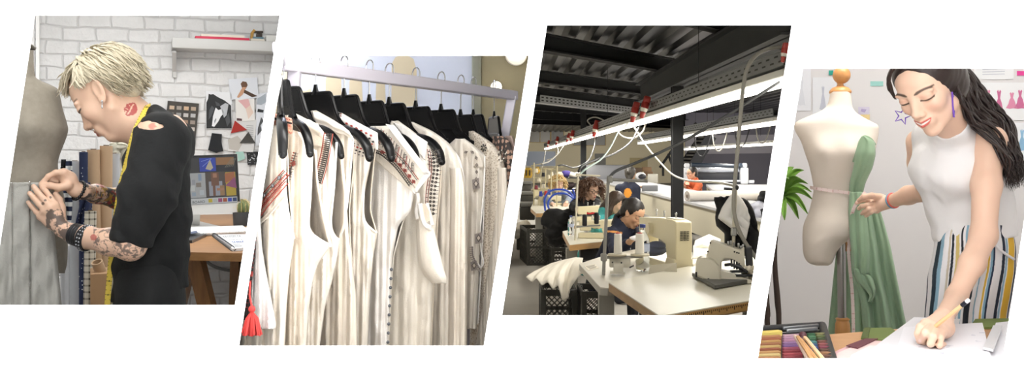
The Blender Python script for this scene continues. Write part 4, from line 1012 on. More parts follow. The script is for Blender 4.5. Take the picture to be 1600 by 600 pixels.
mb = MB(); a, b = VR.pt(151.5, 409, .32), VR.pt(158, 426.5, .30); ax = (a - b).normalized(); r = 8 * VR.m; x = ax.orthogonal().normalized(); y = ax.cross(x)
rg = lambda p, q: [p + (x * math.cos(u) + y * math.sin(u)) * q for u in np.linspace(0, 2 * PI, 24, endpoint=False)]
mb.rings([rg(b, r), rg(a, r), rg(a, r * .78), rg(b, r * .76)], cap0=False, cap1=False); mb.build('wall', kraft, t)
mb = MB(); mb.tube([b, b + ax * .003], r * .76, 20); mb.build('bottom', mat('roll core', '#6b5a45', .8), t)
mb = MB()
R0_ = random.Random(2)
for i in range(26):
 p = VR.pt(187 + R0_.uniform(-9, 9), 232 + R0_.uniform(-9, 12), -.3 + R0_.uniform(-.04, .04)); d = Vector((R0_.uniform(-1, 1), R0_.uniform(-1, 1), R0_.uniform(-.3, 1))).normalized()
 mb.ball(p, .022, 8, sc=(1, 1, .5), R=Matrix.Rotation(R0_.uniform(0, 3), 3, 'X') @ Matrix.Rotation(R0_.uniform(0, 3), 3, 'Z'))
mb.tube([VR.pt(187, 240, -.3), VR.pt(188, 300, -.3)], .006, 6)
tag(mb.build('dried_flowers', mat('dried petals', '#c9c5b4', .9, var=.3)), 'pale dried flower head behind the man\'s collar', 'dried flowers')
# ================================================================== ROOM 2: the rack of cream blouses
W2 = VP(600, 250, 6.0)
tanw = mat('tan wall paint', '#9d9376', .8, var=.05)
struct(room_back('wall_back', GAPS[1], GAPS[2], W2, 4.6, mat('pale blue wall paint', '#dfe5f6', .9)))
room_flat('floor', 0, GAPS[1], GAPS[2], W2, wood('boutique floor', '#8d7558', '#b39a79', (14, 2, 1)), -.04)
room_flat('ceiling', 4.5, GAPS[1], GAPS[2], W2, mat('boutique ceiling', '#efe9dc', .9))
partition(GAPS[2], 'wall_right', 60, 4.7, mat('boutique wall paint', '#e9e6e0', .9))
mb = MB(); mb.prism([W2.pt(x, y, .005) for x, y in ((752, -60), (855, -60), (752, 610))], W2.n * .02); struct(mb.build('wall_tan_panel', tanw, smooth=False))
mb = MB(); vbox(mb, W2, 738, -200, 752, 640, .0, .05, .01); struct(mb.build('trim_column', mat('sage grey paint', '#8f8f80', .6)))
mur = mat('cream mural paint', '#ded0b4', .9)
mb = MB()
for pts in ([(430, 190), (430, 106), (440, 101), (452, 104), (459, 116), (463, 141), (478, 142), (486, 138), (486, 190)], [(508, 190), (509, 125), (513, 107), (520, 101), (529, 104), (533, 120), (535, 190)], [(545, 190), (546, 128), (550, 116), (558, 113), (565, 119), (568, 190)], [(586, 190), (588, 126), (594, 117), (601, 120), (604, 190)], [(611, 200), (612, 100), (618, 89), (634, 85), (646, 92), (651, 110), (652, 200)], [(430, 400), (430, 165), (660, 185), (700, 230), (700, 400)]):
 mb.prism([W2.pt(x, y, .0) for x, y in pts], W2.n * .004)
struct(mb.build('trim_mural', mur, smooth=False))
lampw = emit('lamp glow', '#fff4dc', 6)
for (x, y, rx, lb) in ((806, 86, 17, 'large round wall lamp glowing at the top right of the tan wall'), (775, 136, 9, 'small round wall lamp glowing behind the end of the rail')):
 t = thing('wall_lamp', lb, 'lamp', W2.pt(x, y, .03), 'round wall lamps'); r = rx * W2.m; c = W2.pt(x, y, .025); R = W2.n.to_track_quat('Z', 'Y').to_matrix()
 mb = MB(); mb.lathe([(0, 0), (r * 1.02, 0), (r * 1.02, .02), (r * .95, .025)], c, 28, R); mb.build('rim', mat('white rim', '#f1ece2', .5), t)
 mb = MB(); mb.lathe([(r * .95, .02), (r * .8, .045), (r * .5, .06), (0, .066)], c, 28, R, sy=.55 if rx > 10 else 1); mb.build('shade', lampw, t)
# --- the rack
ZR = CAM_Z + (ROW_H - 100) * 2.35 / F_PX
lil = mat('pale lilac steel', '#c9c5d0', .3, .15)
rk = thing('garment_rack', 'pale lilac square tube garment rack carrying cream blouses', 'clothes rack', (0.0, 3.55, 0))
RA = P(445, 100, 2.35); RB = P(800, 149, 3.55); RA.z = RB.z = ZR; R0 = Vector(((437 - 800) * 2.0 / F_PX, 1.98, ZR)); R1_ = Vector(((440 - 800) * 2.31 / F_PX, 2.31, ZR))
mb = MB(); mb.bar(RA - (RB - RA).normalized() * .02, RB + (RB - RA).normalized() * .02, .034, .034, bev=.003); mb.build('rail', lil, rk)
mb = MB(); mb.bar(R0, R1_, .02, .02, bev=.003); mb.build('return_bar', lil, rk)
mb = MB(); mb.bar(RB, Vector((-.30, RB.y, 0.02)), .034, .034, (0, 1, 0), .003); mb.build('upright', lil, rk)
mb = MB(); mb.bar(RA + (RB - RA) * .03 , Vector((-.66, 2.42, .02)), .03, .03, (1, 0, 0), .003); mb.build('upright', lil, rk)
mb = MB(); mb.bar(Vector((-.36, RB.y - .25, .02)), Vector((-.24, RB.y + .25, .02)), .04, .04, bev=.004); mb.bar(Vector((-.30, RB.y, .02)), Vector((-.66, 2.42, .02)), .04, .04, bev=.004); mb.build('foot', lil, rk)
def rail_at(px):
 k = (800 - px) / F_PX; s = (.556 - 2.35 * k) / (.556 + 1.2 * k); q = RA.lerp(RB, s); return q
class HP(VP):
 """upright plane of a hanger: neck point N, axis turned alpha degrees towards the camera"""
 def __init__(s, N, alpha):
  a = math.radians(alpha); s.C = Vector(N); s.r = Vector((math.cos(a), -math.sin(a), 0)); s.n = Vector((-math.sin(a), -math.cos(a), 0)); s.u = Vector((0, 0, 1)); s.m = N.y / F_PX
blackp = mat('glossy black plastic', '#0a0a0b', .28, **{'Specular IOR Level': .25}); chrome = mat('chrome wire', '#d6d6da', .12, 1.0)
def solve_alpha(N, tip, L):
 best = (9, 40)
 for i in range(100):
  a = math.radians(5 + i * .75); X = N.x + L * math.cos(a); Y = N.y - L * math.sin(a); e = abs(800 + X * F_PX / Y - tip)
  if e < best[0] or i == 0: best = (e, 5 + i * .75)
 return best[1]
HG = 'black plastic hangers on the garment rack'
def hanger(N, alpha, label, zhook, left=1.0, slim=0):
 fat = 1 if left > .5 else .72
 """plastic hanger: wire hook, neck, flat web with rim, two drooping arms"""
 vp = HP(N, alpha); t = thing('coat_hanger', label, 'hanger', N, HG); A = lambda u, z, o=0: N + vp.r * u + Vector((0, 0, z)) + vp.n * o
 mb = MB(); h = zhook - N.z; rr = .017
 pts = [A(0, -.005), A(0, .004)] + [A(.004 * q, .0 + (h - rr) * q) for q in (.3, .6)] + [A(.002 + rr * math.cos(a), h - rr * .3 + rr * math.sin(a) * 1.15) for a in np.linspace(-.5, 3.5, 14)]
 mb.tube(pts, .0019, 8, sm=3); mb.build('hook', chrome, t)
 mb = MB(); mb.tube([A(0, .003), A(0, -.004), A(0, -.014), A(0, -.024)], [.006, .0075, .0105, .0145], 12, flat=(.55, 1), up=vp.n); mb.build('neck', blackp, t)
 R_ = [(0, -.02), (.050, -.020), (.062, -.026), (.073, -.05), (.090, -.085), (.112, -.105), (.15, -.117)]
 B_ = [(.15, -.137), (.10, -.13), (.06, -.112), (0, -.108)]
 full = R_ + B_; Lf = [(-u * left, z) for u, z in full[::-1]]
 mb = MB(); out = full + [q for q in Lf if abs(q[0]) > 1e-6]; mb.prism([A(u, z, -.003) for u, z in out], vp.n * .006); mb.build('web', blackp, t)
 mb = MB()
 for s in ((1, -1) if left > .5 else (1,)):
  mb.tube([A(s * u, z) for u, z in R_[:-1]], .005, 8, sm=3)
  mb.tube([A(s * u, z) for u, z in ((.0, -.077), (.07, -.079))], .004, 8)
 mb.build('rim', blackp, t)
 for s in ((1, -1) if left > .5 else (1,)):
  mb = MB(); pts = [(a * (.7 if slim else 1), b + (.02 if slim else 0)) for a, b in ((.085, -.100), (.115, -.113), (.15, -.122), (.18, -.138), (.20, -.160), (.208, -.185))]
  mb.tube([A(s * u, z, .0) for u, z in pts], [q * fat for q in (.009, .0115, .0128, .0125, .0115, .0098)], 12, sm=4, flat=(.55, .9) if slim else (1.2, .85), up=vp.n); p = A(s * pts[-1][0], pts[-1][1]); mb.ball(p, .006 if slim else .0102 * fat, 12); mb.build('arm', blackp, t)
 return vp
# cream gauze
def gauze(name, c1, c2, sx=1.0, crink=.5):
 t = NT(name); v = t.coord('Object', (60, 60, 5)); n1 = t.noise(v, 1.2, 4, .6); n2 = t.noise(t.coord(), 260, 2); n3 = t.noise(t.coord(), 7, 3)
 t.bump(t.math('ADD', n1, t.math('MULTIPLY', n2, .35)), crink, .006)
 return t.set(t.mix(t.math('MULTIPLY', t.math('ADD', n1, n3), .5), lin(c1), lin(c2)), .9, 0, **{'Sheen Weight': .15})
G1 = gauze('ecru gauze', '#e3d8c8', '#f2ebdf'); G2 = gauze('ivory gauze', '#e8dfd0', '#f6f1e8'); G3 = gauze('white crepe', '#eeeae4', '#faf8f5'); G4 = gauze('oatmeal linen', '#dccdb9', '#ece2d3')
pipe_m = mat('white piping', '#f6f4f0', .8)
def panel(vp, rows, off, bulge, name, m, parent, amp=.006, fr=.22, seed=0, nu=46, nv=130, zf=1.0, lab=None, tight=.25):
 """cloth sheet: rows (py, xl, xr) on the hanger's plane; xl None follows the partition"""
 rows = [(y, (gap_px(419, y) if xl is None else max(xl, gap_px(417, y))), xr) for y, xl, xr in rows]
 rows = [(y, min(a, gap_px(803, y) - 14), min(b, gap_px(803, y))) for y, a, b in rows]; sp = np.array(rows, float)
 ys = np.linspace(sp[0, 0], sp[-1, 0], nv); w_ = max(1, int(nv * 9 / (ys[-1] - ys[0])))
 def sm(q): e = np.concatenate([np.full(w_, q[0]) - (q[1] - q[0]) * np.arange(w_, 0, -1), q, np.full(w_, q[-1]) + (q[-1] - q[-2]) * np.arange(1, w_ + 1)]); k = np.hanning(2 * w_ + 3)[1:-1]; return np.convolve(e, k / k.sum(), 'valid')
 xl, xr = sm(np.interp(ys, sp[:, 0], sp[:, 1])), sm(np.interp(ys, sp[:, 0], sp[:, 2]))
 g = []
 for j in range(nv):
  k = (ys[j] - ys[0]) / (ys[-1] - ys[0]); w = tight + (1 - tight) * k; row = []
  for i in range(nu):
   t = i / (nu - 1); x = xl[j] + (xr[j] - xl[j]) * t
   f = amp * w * (math.sin(x * fr + seed + .8 * math.sin(ys[j] * .02 + seed)) + .6 * math.sin(x * fr * 2.3 + seed * 2 + ys[j] * .012)) + .5 * amp * float(vnoise(x * .12, ys[j] * .05, seed))
   e = min(1, (1 - t) * 9) ** .5
   row.append(vp.pt(x, ys[j], off * e + bulge * math.sqrt(max(0, 1 - (2 * t - 1) ** 2)) * zf + f * e))
  g.append(row)
 mb = MB(); mb.sheet(g); o = mb.build(name, m, parent, lab, ang=80, solid=.0025); return o, (ys, xl, xr)
def edge_tube(vp, pts, off, r, parent, name='piping', m=None):
 mb = MB(); mb.tube([vp.pt(x, y, off) for x, y in spline(pts, 6)], r, 8); return mb.build(name, m or pipe_m, parent)
def stitch(name, col): return mat('thread ' + col, col, .8)
def diamond(mb, vp, x, y, w, h, off, m): flat(mb, vp, [(x - w, y), (x, y - h), (x + w, y), (x, y + h)], off, m, .0012)
def band(mb, vp, path, off, style, sp=3.0, w=8.0):
 """embroidery along a pixel path: rows of threads, chains, diamonds"""
 q = spline(path, 24); d = [0]
 for a, b in zip(q[:-1], q[1:]): d.append(d[-1] + math.hypot(b[0] - a[0], b[1] - a[1]))
 def at(s):
  x = np.interp(s, d, [p[0] for p in q]); y = np.interp(s, d, [p[1] for p in q]); x2 = np.interp(min(s + .6, d[-1]), d, [p[0] for p in q]); y2 = np.interp(min(s + .6, d[-1]), d, [p[1] for p in q]); x1 = np.interp(max(s - .6, 0), d, [p[0] for p in q]); y1 = np.interp(max(s - .6, 0), d, [p[1] for p in q])
  l = math.hypot(x2 - x1, y2 - y1) or 1; return x, y, (x2 - x1) / l, (y2 - y1) / l
 L = d[-1]
 for kind, o, col, size in style:
  m = stitch('t', col)
  if kind == 'line':
   n = max(2, int(L / 2.5)); pts = []
   for i in range(n + 1): x, y, tx, ty = at(L * i / n); pts.append(vp.pt(x - ty * o, y + tx * o, off))
   mb.strip(pts, size * vp.m, .0012, vp.n, m)
  else:
   s = sp / 2
   while s < L:
    x, y, tx, ty = at(s); x, y = x - ty * o, y + tx * o
    if kind == 'dia': P4 = [(-1, 0), (0, -1), (1, 0), (0, 1)]; k = (size * .9, size * .62)
    elif kind == 'dot': P4 = [(math.cos(a), math.sin(a)) for a in np.linspace(0, 2 * PI, 7)[:-1]]; k = (size, size)
    else: P4 = [(-.35, -1), (.05, -1), (.35, 1), (-.05, 1)]; k = (size, size)
    flat(mb, vp, [(x + tx * u * k[0] - ty * v * k[1], y + ty * u * k[0] + tx * v * k[1]) for u, v in P4], off + (.0009 if kind == 'dot' else .0005), m, .001); s += sp
    if kind == 'ring':
     pass
NECKS = {'A': ((443, 126), 84, 533), 'B': ((493, 134), 86, 577), 'C': ((537.5, 139.5), 94.6, 611), 'D': ((577, 149), 102, 650), 'E': ((608, 153), 109, 690), 'F': ((649.4, 158.6), 115.6, 716), 'G': ((689, 163.6), 123, 756), 'H': ((719.6, 172), 128, 784), 'I': ((739.5, 172), 132.5, 790), 'J': ((772, 175), 137.5, 797)}
HL = {'A': 'leftmost black hanger whose neck shows at the edge of the rack', 'B': 'second black hanger with a full neck from the left', 'C': 'third black hanger from the left, above the red flower yoke',
      'D': 'fourth black hanger from the left, above the zigzag yoke', 'E': 'fifth black hanger from the left, above the drawstring sleeve blouse', 'F': 'sixth black hanger from the left, carrying the plain blouse',
      'G': 'seventh black hanger from the left, carrying the diamond motif blouse', 'H': 'third black hanger from the right, carrying the lace top', 'I': 'second black hanger from the right end of the rack', 'J': 'last black hanger at the right end of the rack'}
VPS = {}
for k, ((x, y), hk, tip) in NECKS.items():
 q = rail_at(x); N = P(x, y, q.y); zh = ZR + .017 + .012; al_ = solve_alpha(N, tip, .208) if k in 'ABCDEHIJ' else 44
 VPS[k] = hanger(N, al_, HL[k], zh, 0.12 if k == 'A' else 1.0, k in 'FGHIJ')
for k, (Y, tip, lab) in {'Z2': (2.2, 485, 'black hanger at the left edge under the coral strap, only its arm in view'), 'Z1': (2.08, 441, 'nearest black hanger at the left edge, its arm beside the red banded top')}.items():
 X = (437 - 800) * Y / F_PX; N = Vector((X, Y, 1.69 if k == 'Z2' else 1.688)); hanger(N, solve_alpha(N, tip, .208), lab, ZR + .022, .12); VPS[k] = HP(N, 46)
GG = 'cream garments on the rack'
def garment(key, label, x, y, name='blouse', cat='blouse'):
 return thing(name, label, cat, VPS[key].pt(x, y), GG)
# Z1: sleeveless top with red diagonal bands
v = VPS['Z1']; t = garment('Z1', 'cream sleeveless top with two diagonal red braided bands, nearest on the left', 430, 620, 'sleeveless_blouse', 'top')
panel(v, [(196, None, 436), (235, None, 446), (290, None, 446), (335, None, 451), (373, None, 459), (420, None, 452), (480, None, 447), (540, None, 444), (640, None, 440)], .012, .012, 'front_panel', G1, t, .005, .3, 1)
panel(v, [(196, None, 440), (235, None, 449), (300, None, 452), (340, None, 456), (373, None, 459), (420, None, 452), (480, None, 447), (540, None, 444), (640, None, 440)], -.015, -.012, 'back_panel', G4, t, .004, .3, 4)
edge_tube(v, [(446, 225), (446, 290), (451, 335), (459.5, 373)], .013, .0022, t)
mb = MB(); band(mb, v, [(398, 325), (418, 300), (446.5, 268)], .028, [('line', -4, '#a8483c', 1.4), ('line', -1.5, '#5c5148', 1.0), ('bar', 0, '#8d8478', 2.2), ('line', 3, '#a8483c', 1.6), ('bar', 5, '#c06a55', 1.6), ('line', 7.5, '#8f3a32', 1.6)], 3)
band(mb, v, [(398, 341), (420, 313), (446.5, 283)], .028, [('line', 0, '#a8483c', 1.5), ('bar', 2.5, '#d9a48d', 1.8), ('line', 5, '#a8483c', 1.5)], 3); mb.build('embroidery', None, t)
for (x, y) in ((436, 278), (426, 290), (413, 305)):
 mb = MB(); mb.ball(v.pt(x, y, .032), .0045, 10); mb.build('bead', mat('pewter bead', '#77777a', .3, .8), t)
mb = MB(); band(mb, v, [(402, 350), (420, 334), (444, 306)], .027, [('dot', 0, '#e9dfd0', 2.4), ('dot', 2, '#f3ece0', 2)], 3.2); mb.build('lace_trim', None, t)
# Z2: gauze top with coral strap
v = VPS['Z2']; t = garment('Z2', 'ecru sleeveless dress with a coral embroidered shoulder strap and a small flower sprig', 470, 620, 'sleeveless_dress', 'dress')
panel(v, [(180, None, 456), (205, None, 470), (235, None, 488), (300, None, 485), (355, 430, 483), (372, 430, 495), (384, 430, 516), (410, 430, 497), (440, 420, 488), (480, 420, 482), (540, 420, 478), (640, 420, 474)], .01, .014, 'front_panel', G1, t, .005, .33, 2)
panel(v, [(205, None, 478), (240, None, 493), (285, None, 496), (340, 430, 506), (384, 430, 516), (410, 430, 497), (440, 420, 488), (480, 420, 482), (540, 420, 478), (640, 420, 474)], -.03, -.012, 'back_panel', G4, t, .004, .3, 5)
edge_tube(v, [(488, 225), (485, 300), (482.5, 355), (495, 371), (516.5, 384)], .012, .0028, t); edge_tube(v, [(493.5, 235), (496, 285), (506, 340), (517, 384)], -.03, .0022, t)
mb = MB(); g = []
for i in range(9):
 w = i / 8; a, b = (424 + 1.0 * i * .2, 190 + 2 * w), (456, 181 + w * 0)
 g.append([v.pt(428 + (456 - 428) * u, 178 + 8 * u + w * (20 + 3 * u), .045 + .012 * math.sin(PI * w) + .004) for u in np.linspace(0, 1, 8)])
mb.sheet(g); cs = mb.build('shoulder_strap', mat('coral weave', '#cf9a85', .9, var=.15, vscale=120), t, 'coral embroidered shoulder strap', solid=.004)
mb = MB()
for (y0, dy, st) in ((182, 8, [('bar', 0, '#8f3f33', 1.3)]), (187, 8, [('dot', 0, '#2b2422', 1.7)]), (192, 8, [('bar', 0, '#b2604e', 1.5)]), (198, 9, [('bar', 0, '#e4c9a4', 1.3)]), (201, 9, [('bar', 0, '#8f3f33', 1.2)])): band(mb, v, [(429, y0 - 2), (456, y0 + dy - 2)], .0635, st, 2.6)
mb.build('stitching', None, cs)
mb = MB(); band(mb, v, [(450, 282), (455, 262), (462, 238)], .03, [('dot', 0, '#5c5654', 1.2), ('bar', 2.5, '#6a4a44', 1.8), ('dot', -2.5, '#a05a50', 1.3), ('line', .5, '#4f4a49', .8)], 4.2); flat(mb, v, [(449, 270), (453, 264), (456, 270), (452, 276)], .031, stitch('', '#4f4a49')); flat(mb, v, [(455, 254), (461, 251), (462, 258), (457, 260)], .031, stitch('', '#8c4a43')); mb.build('embroidery', None, t)
# A: gauze dress, cream strap, black and red neck band
v = VPS['A']; t = garment('A', 'cream gauze sleeveless dress with a black and red band down its neck', 505, 620, 'sleeveless_dress', 'dress')
panel(v, [(178, 452, 462), (196, 452, 498), (210, 452, 511), (235, 450, 524), (300, 450, 521), (340, 450, 517.5), (362, 450, 520), (374, 450, 529), (400, 450, 527), (440, 450, 518), (480, 450, 507), (540, 450, 499), (640, 450, 495)], .01, .012, 'front_panel', G2, t, .005, .36, 3)
panel(v, [(190, 452, 488), (208, 452, 516), (240, 450, 532), (300, 450, 539), (350, 450, 538), (374, 450, 530), (400, 450, 527), (440, 450, 518), (480, 450, 507), (540, 450, 499), (640, 450, 495)], -.03, -.012, 'back_panel', G4, t, .004, .3, 6)
edge_tube(v, [(526, 222), (522, 290), (517, 345), (520, 366), (529, 374)], .012, .0026, t); edge_tube(v, [(533, 240), (540, 310), (538, 352), (529, 374)], -.03, .0022, t)
g = [[v.pt(467 + 4 * w + (497 - 467 + 6 * w) * u, 184 + 9 * u + w * 22 + 1.5 * math.sin(u * 9), .018 + .015 * math.sin(PI * min(1, w * 1.2) * .8)) for u in np.linspace(0, 1, 12)] for w in np.linspace(0, 1.9, 12)]
mb = MB(); mb.sheet(g); mb.build('shoulder_strap', G1, t, ang=80, solid=.003)
mb = MB(); band(mb, v, [(514, 208), (510, 235), (504, 262), (497, 286)], .03, [('line', -6, '#a8564a', 1.3), ('line', -3.5, '#403b38', 1.6), ('dot', -1.5, '#2f2b29', 1.2), ('dot', 1, '#4a4542', 1.4), ('dot', 3, '#2f2b29', 1.2), ('bar', 5.5, '#b04a3c', 1.8), ('line', 7.5, '#8f4338', 1.2)], 3.2); mb.build('embroidery', None, t)
# B: ivory dress
v = VPS['B']; t = garment('B', 'ivory sleeveless dress with a creased wide shoulder and no embroidery', 540, 620, 'sleeveless_dress', 'dress')
panel(v, [(173, 486, 494), (190, 492, 525), (206, 497, 547), (220, 500, 552), (260, 500, 548), (300, 500, 545), (325, 500, 542), (370, 500, 545), (420, 500, 551), (463, 500, 556), (540, 500, 558), (640, 500, 560)], .01, .012, 'front_panel', G1, t, .006, .3, 7)
panel(v, [(188, 495, 512), (206, 500, 552), (260, 500, 553), (325, 500, 546), (370, 500, 547), (420, 500, 551), (463, 500, 556), (540, 500, 558), (640, 500, 560)], -.03, -.012, 'back_panel', G4, t, .004, .3, 8)
edge_tube(v, [(552, 220), (548, 262), (545, 300), (541.5, 328)], .012, .0024, t)
g = [[v.pt(488 + 4 * w + (545 - 488 + 2 * w) * u, 173 + 31 * u ** 1.1 + w * (14 - 4 * u) + 1.2 * math.sin(u * 14), .018 + .016 * math.sin(PI * min(1, w) * .7)) for u in np.linspace(0, 1, 22)] for w in np.linspace(0, 1.5, 10)]
mb = MB(); mb.sheet(g); mb.build('shoulder_yoke', G2, t, ang=80, solid=.003)
# C: red and black flower yoke
v = VPS['C']; t = garment('C', 'cream sleeveless dress with a red and black flower yoke', 575, 620, 'sleeveless_dress', 'dress')
panel(v, [(177, 527, 534), (195, 530, 565), (213, 530, 590), (240, 530, 582), (300, 530, 569), (330, 530, 568), (347, 530, 571), (364, 530, 588), (400, 530, 583), (450, 530, 578), (540, 530, 574), (640, 530, 572)], .01, .012, 'front_panel', G2, t, .006, .34, 9)
panel(v, [(196, 530, 560), (214, 530, 592), (240, 530, 586), (300, 530, 580), (330, 530, 579), (364, 530, 589), (400, 530, 583), (450, 530, 578), (540, 530, 574), (640, 530, 572)], -.03, -.012, 'back_panel', G4, t, .004, .3, 10)
edge_tube(v, [(583, 235), (572, 270), (568, 310), (570, 345), (588, 364)], .012, .0026, t); edge_tube(v, [(586, 240), (579, 290), (579, 335), (589, 364)], -.03, .002, t)
g = [[v.pt(528 + (590 - 528) * u, 175 + 33 * u + w * (16 + 6 * u), .022 + .012 * math.sin(PI * min(1, w) * .8)) for u in np.linspace(0, 1, 16)] for w in np.linspace(0, 1.2, 8)]
mb = MB(); mb.sheet(g); yk = mb.build('shoulder_yoke', G3, t, ang=80, solid=.003)
mb = MB(); band(mb, v, [(537, 193), (560, 204), (586, 217)], .037, [('dia', -2, '#b04a44', 3.0), ('dia', 3, '#33302f', 2.6), ('dot', 7, '#8f8a86', 1.5)], 8.5); band(mb, v, [(541, 201), (562, 211), (584, 222)], .037, [('dia', 0, '#33302f', 2.6), ('dia', 4, '#b04a44', 2.4)], 8.5)
band(mb, v, [(530, 176), (529, 193)], .03, [('dia', 0, '#55504e', 2.6), ('dot', 3, '#33302f', 1.3), ('dot', -3, '#a0665d', 1.3)], 3.4)
band(mb, v, [(549, 230), (566, 236), (578, 239)], .031, [('dia', -3, '#b04a44', 2.6), ('dia', 2, '#33302f', 2.4), ('dot', 7, '#6a6562', 1.2), ('dia', -7, '#6a6562', 1.5)], 6); mb.build('embroidery', None, t)
# D: blouse with the zigzag yoke, standing collar corner and bead buttons
v = VPS['D']; t = garment('D', 'white blouse with a zigzag and red diamond yoke and a row of grey buttons', 610, 620)
panel(v, [(197, 570, 605), (220, 570, 628), (250, 570, 650), (290, 570, 648), (330, 570, 642), (352, 570, 622), (400, 570, 613), (440, 570, 611), (540, 570, 606), (640, 570, 602)], .012, .016, 'front_panel', G3, t, .006, .26, 11)
panel(v, [(215, 575, 620), (250, 575, 645), (300, 575, 646), (352, 575, 628), (400, 570, 615), (440, 570, 612), (540, 570, 607), (640, 570, 603)], -.03, -.012, 'back_panel', G2, t, .004, .3, 12)
def quad_sheet(vp, quad, off, bow, n=14, amp=0):
 (a, b, c, d) = [np.array(q, float) for q in quad]; g = []
 for j in range(n + 1):
  w = j / n; row = []
  for i in range(n + 1):
   u = i / n; p = (a * (1 - u) + b * u) * (1 - w) + (d * (1 - u) + c * u) * w; row.append(vp.pt(p[0], p[1], off + bow * math.sin(PI * w) + amp * math.sin(u * 11 + w * 3)))
  g.append(row)
 return g
mb = MB(); mb.sheet(quad_sheet(v, [(586, 198), (612, 196), (668, 268), (650, 296)], .034, .008)); mb.sheet(quad_sheet(v, [(586, 198), (650, 296), (649, 303), (584, 249)], .034, .0)); yk = mb.build('yoke', G2, t, ang=80, solid=.003)
mb = MB(); band(mb, v, [(588, 226), (604, 234), (626, 254), (649, 284)], .044, [('line', -6, '#8f3f38', .9), ('line', -3.5, '#6a6562', .8), ('line', 5, '#7b3d36', .9), ('bar', 9, '#4a4744', 2.2), ('line', 11.5, '#3b3836', 1.6), ('line', 8, '#55504c', 1.2)], 3.4)
band(mb, v, [(591, 239), (606, 247), (626, 264), (648, 292)], .046, [('dia', -4, '#8f3f38', 4.6), ('dia', -4, '#b98a80', 2.4), ('dot', -4, '#5c2f2c', 1.2)], 11)
for i in range(13):
 s = i / 12; x0, y0 = 596 + 48 * s, 199 + 52 * s ** 1.15 + 2; x1, y1 = 590 + 54 * s - 2, 224 + 46 * s ** 1.1; c = ('#3f3c3a', '#8f3f38', '#55514e')[i % 3]
 mb.strip([v.pt(x0, y0, .046), v.pt((x0 + x1) / 2, (y0 + y1) / 2, .048), v.pt(x1, y1, .0465)], .0016, .001, v.n, stitch('', c))
 if i % 3 == 0: band(mb, v, [(x0 + 1, y0 + 2), (x1 + 2, y1 - 1)], .049, [('bar', 0, '#33302f', 2.2), ('dot', 1.5, '#6f6a66', .9)], 2.4)
mb.build('embroidery', None, yk)
mb = MB(); mb.sheet(quad_sheet(v, [(603, 194), (616, 196), (672, 271), (664, 272)], .05, .01)); mb.sheet(quad_sheet(v, [(664, 271), (673, 271), (650, 302), (648, 297)], .045, .004)); mb.build('collar', G3, t, 'white standing collar edge', ang=80, solid=.004)
for i in range(9):
 mb = MB(); y = 421 + i * 14.2; mb.ball(v.pt(611.5 - (y - 421) * .048, y, .016), .0046, 10); mb.build('button', mat('steel grey button', '#6c7078', .3, .5), t)
# E: drawstring sleeve blouse
v = VPS['E']; t = garment('E', 'cream blouse with a dangling drawstring sleeve and black ring embroidery', 650, 620)
panel(v, [(189, 612, 622), (205, 605, 645), (224, 595, 670), (260, 600, 688), (300, 600, 686), (345, 600, 682), (400, 600, 679), (470, 600, 676), (540, 600, 673), (640, 600, 670)], .01, .014, 'front_panel', G2, t, .007, .2, 13)
panel(v, [(206, 606, 645), (224, 600, 672), (260, 600, 690), (300, 600, 688), (345, 600, 684), (400, 600, 681), (470, 600, 677), (540, 600, 674), (640, 600, 671)], -.03, -.01, 'back_panel', G4, t, .004, .3, 14)
mb = MB(); mb.sheet(quad_sheet(v, [(615, 191), (628, 196), (668, 222), (664, 250)], .03, .006)); mb.sheet(quad_sheet(v, [(615, 191), (664, 250), (664, 262), (622, 214)], .028, .0)); mb.build('shoulder_strap', G3, t, ang=80, solid=.003)
mb = MB(); band(mb, v, [(678, 232), (681, 262), (676, 300), (674, 338)], .03, [('bar', -7, '#5c5653', 1.8), ('dot', -3, '#2a2726', 2.2), ('dot', 2.5, '#2a2726', 2.2), ('dot', 2.5, '#cdbfae', 1.0), ('dot', -3, '#cdbfae', 1.0), ('line', 6.5, '#7b3d36', 1.0), ('bar', 8.5, '#3b2f2d', 1.6), ('line', 10, '#8f3f38', 1.0)], 6.2)
for i in range(5): mb.strip([v.pt(668 + 0 * i, 236 + i * 5, .03), v.pt(676, 239 + i * 5, .031), v.pt(686, 237 + i * 5, .03)], .0016, .001, v.n, stitch('', '#4a4542'))
mb.build('embroidery', None, t)
mb = MB(); rs = []
for (y, xl, xr, d) in spline([(318, 652, 668, .012), (330, 651, 672, .016), (350, 651, 676, .022), (375, 652, 682, .028), (400, 654, 688, .03), (420, 658, 693, .028), (434, 668, 697, .022), (443, 676, 697, .012)], 4):
 rs.append([v.pt((xl + xr) / 2 + (xr - xl) / 2 * math.cos(a) + 1.2 * math.sin(5 * a), y + 3 * math.sin(a * 2) * 0, .055 + d * math.sin(a)) for a in np.linspace(0, 2 * PI, 30, endpoint=False)])
mb.rings(rs); slv = mb.build('sleeve', G2, t, ang=80)
mb = MB(); mb.tube([v.pt(656 + 17 * q - 2 * math.sin(q * PI), 318 + 34 * q + 12 * math.sin(q * PI * .9) , .085 - .005 * q) for q in np.linspace(0, 1, 10)], .007, 8); mb.tube([v.pt(652 + 1.4 * math.sin(q * 7), 302 + 40 * q, .07) for q in np.linspace(0, 1, 14)], .006, 8); mb.tube([v.pt(676 - 9 * q, 352 - 34 * q, .075) for q in np.linspace(0, 1, 8)], .005, 8); mb.build('gathered_cuff', G3, slv, ang=80)
mb = MB()
mb.poly([v.pt(x, y, .083) for x, y in ((656, 322), (664, 318), (671, 330), (672, 345), (664, 349), (657, 338))]); mb.build('sleeve_lining', G4, slv)
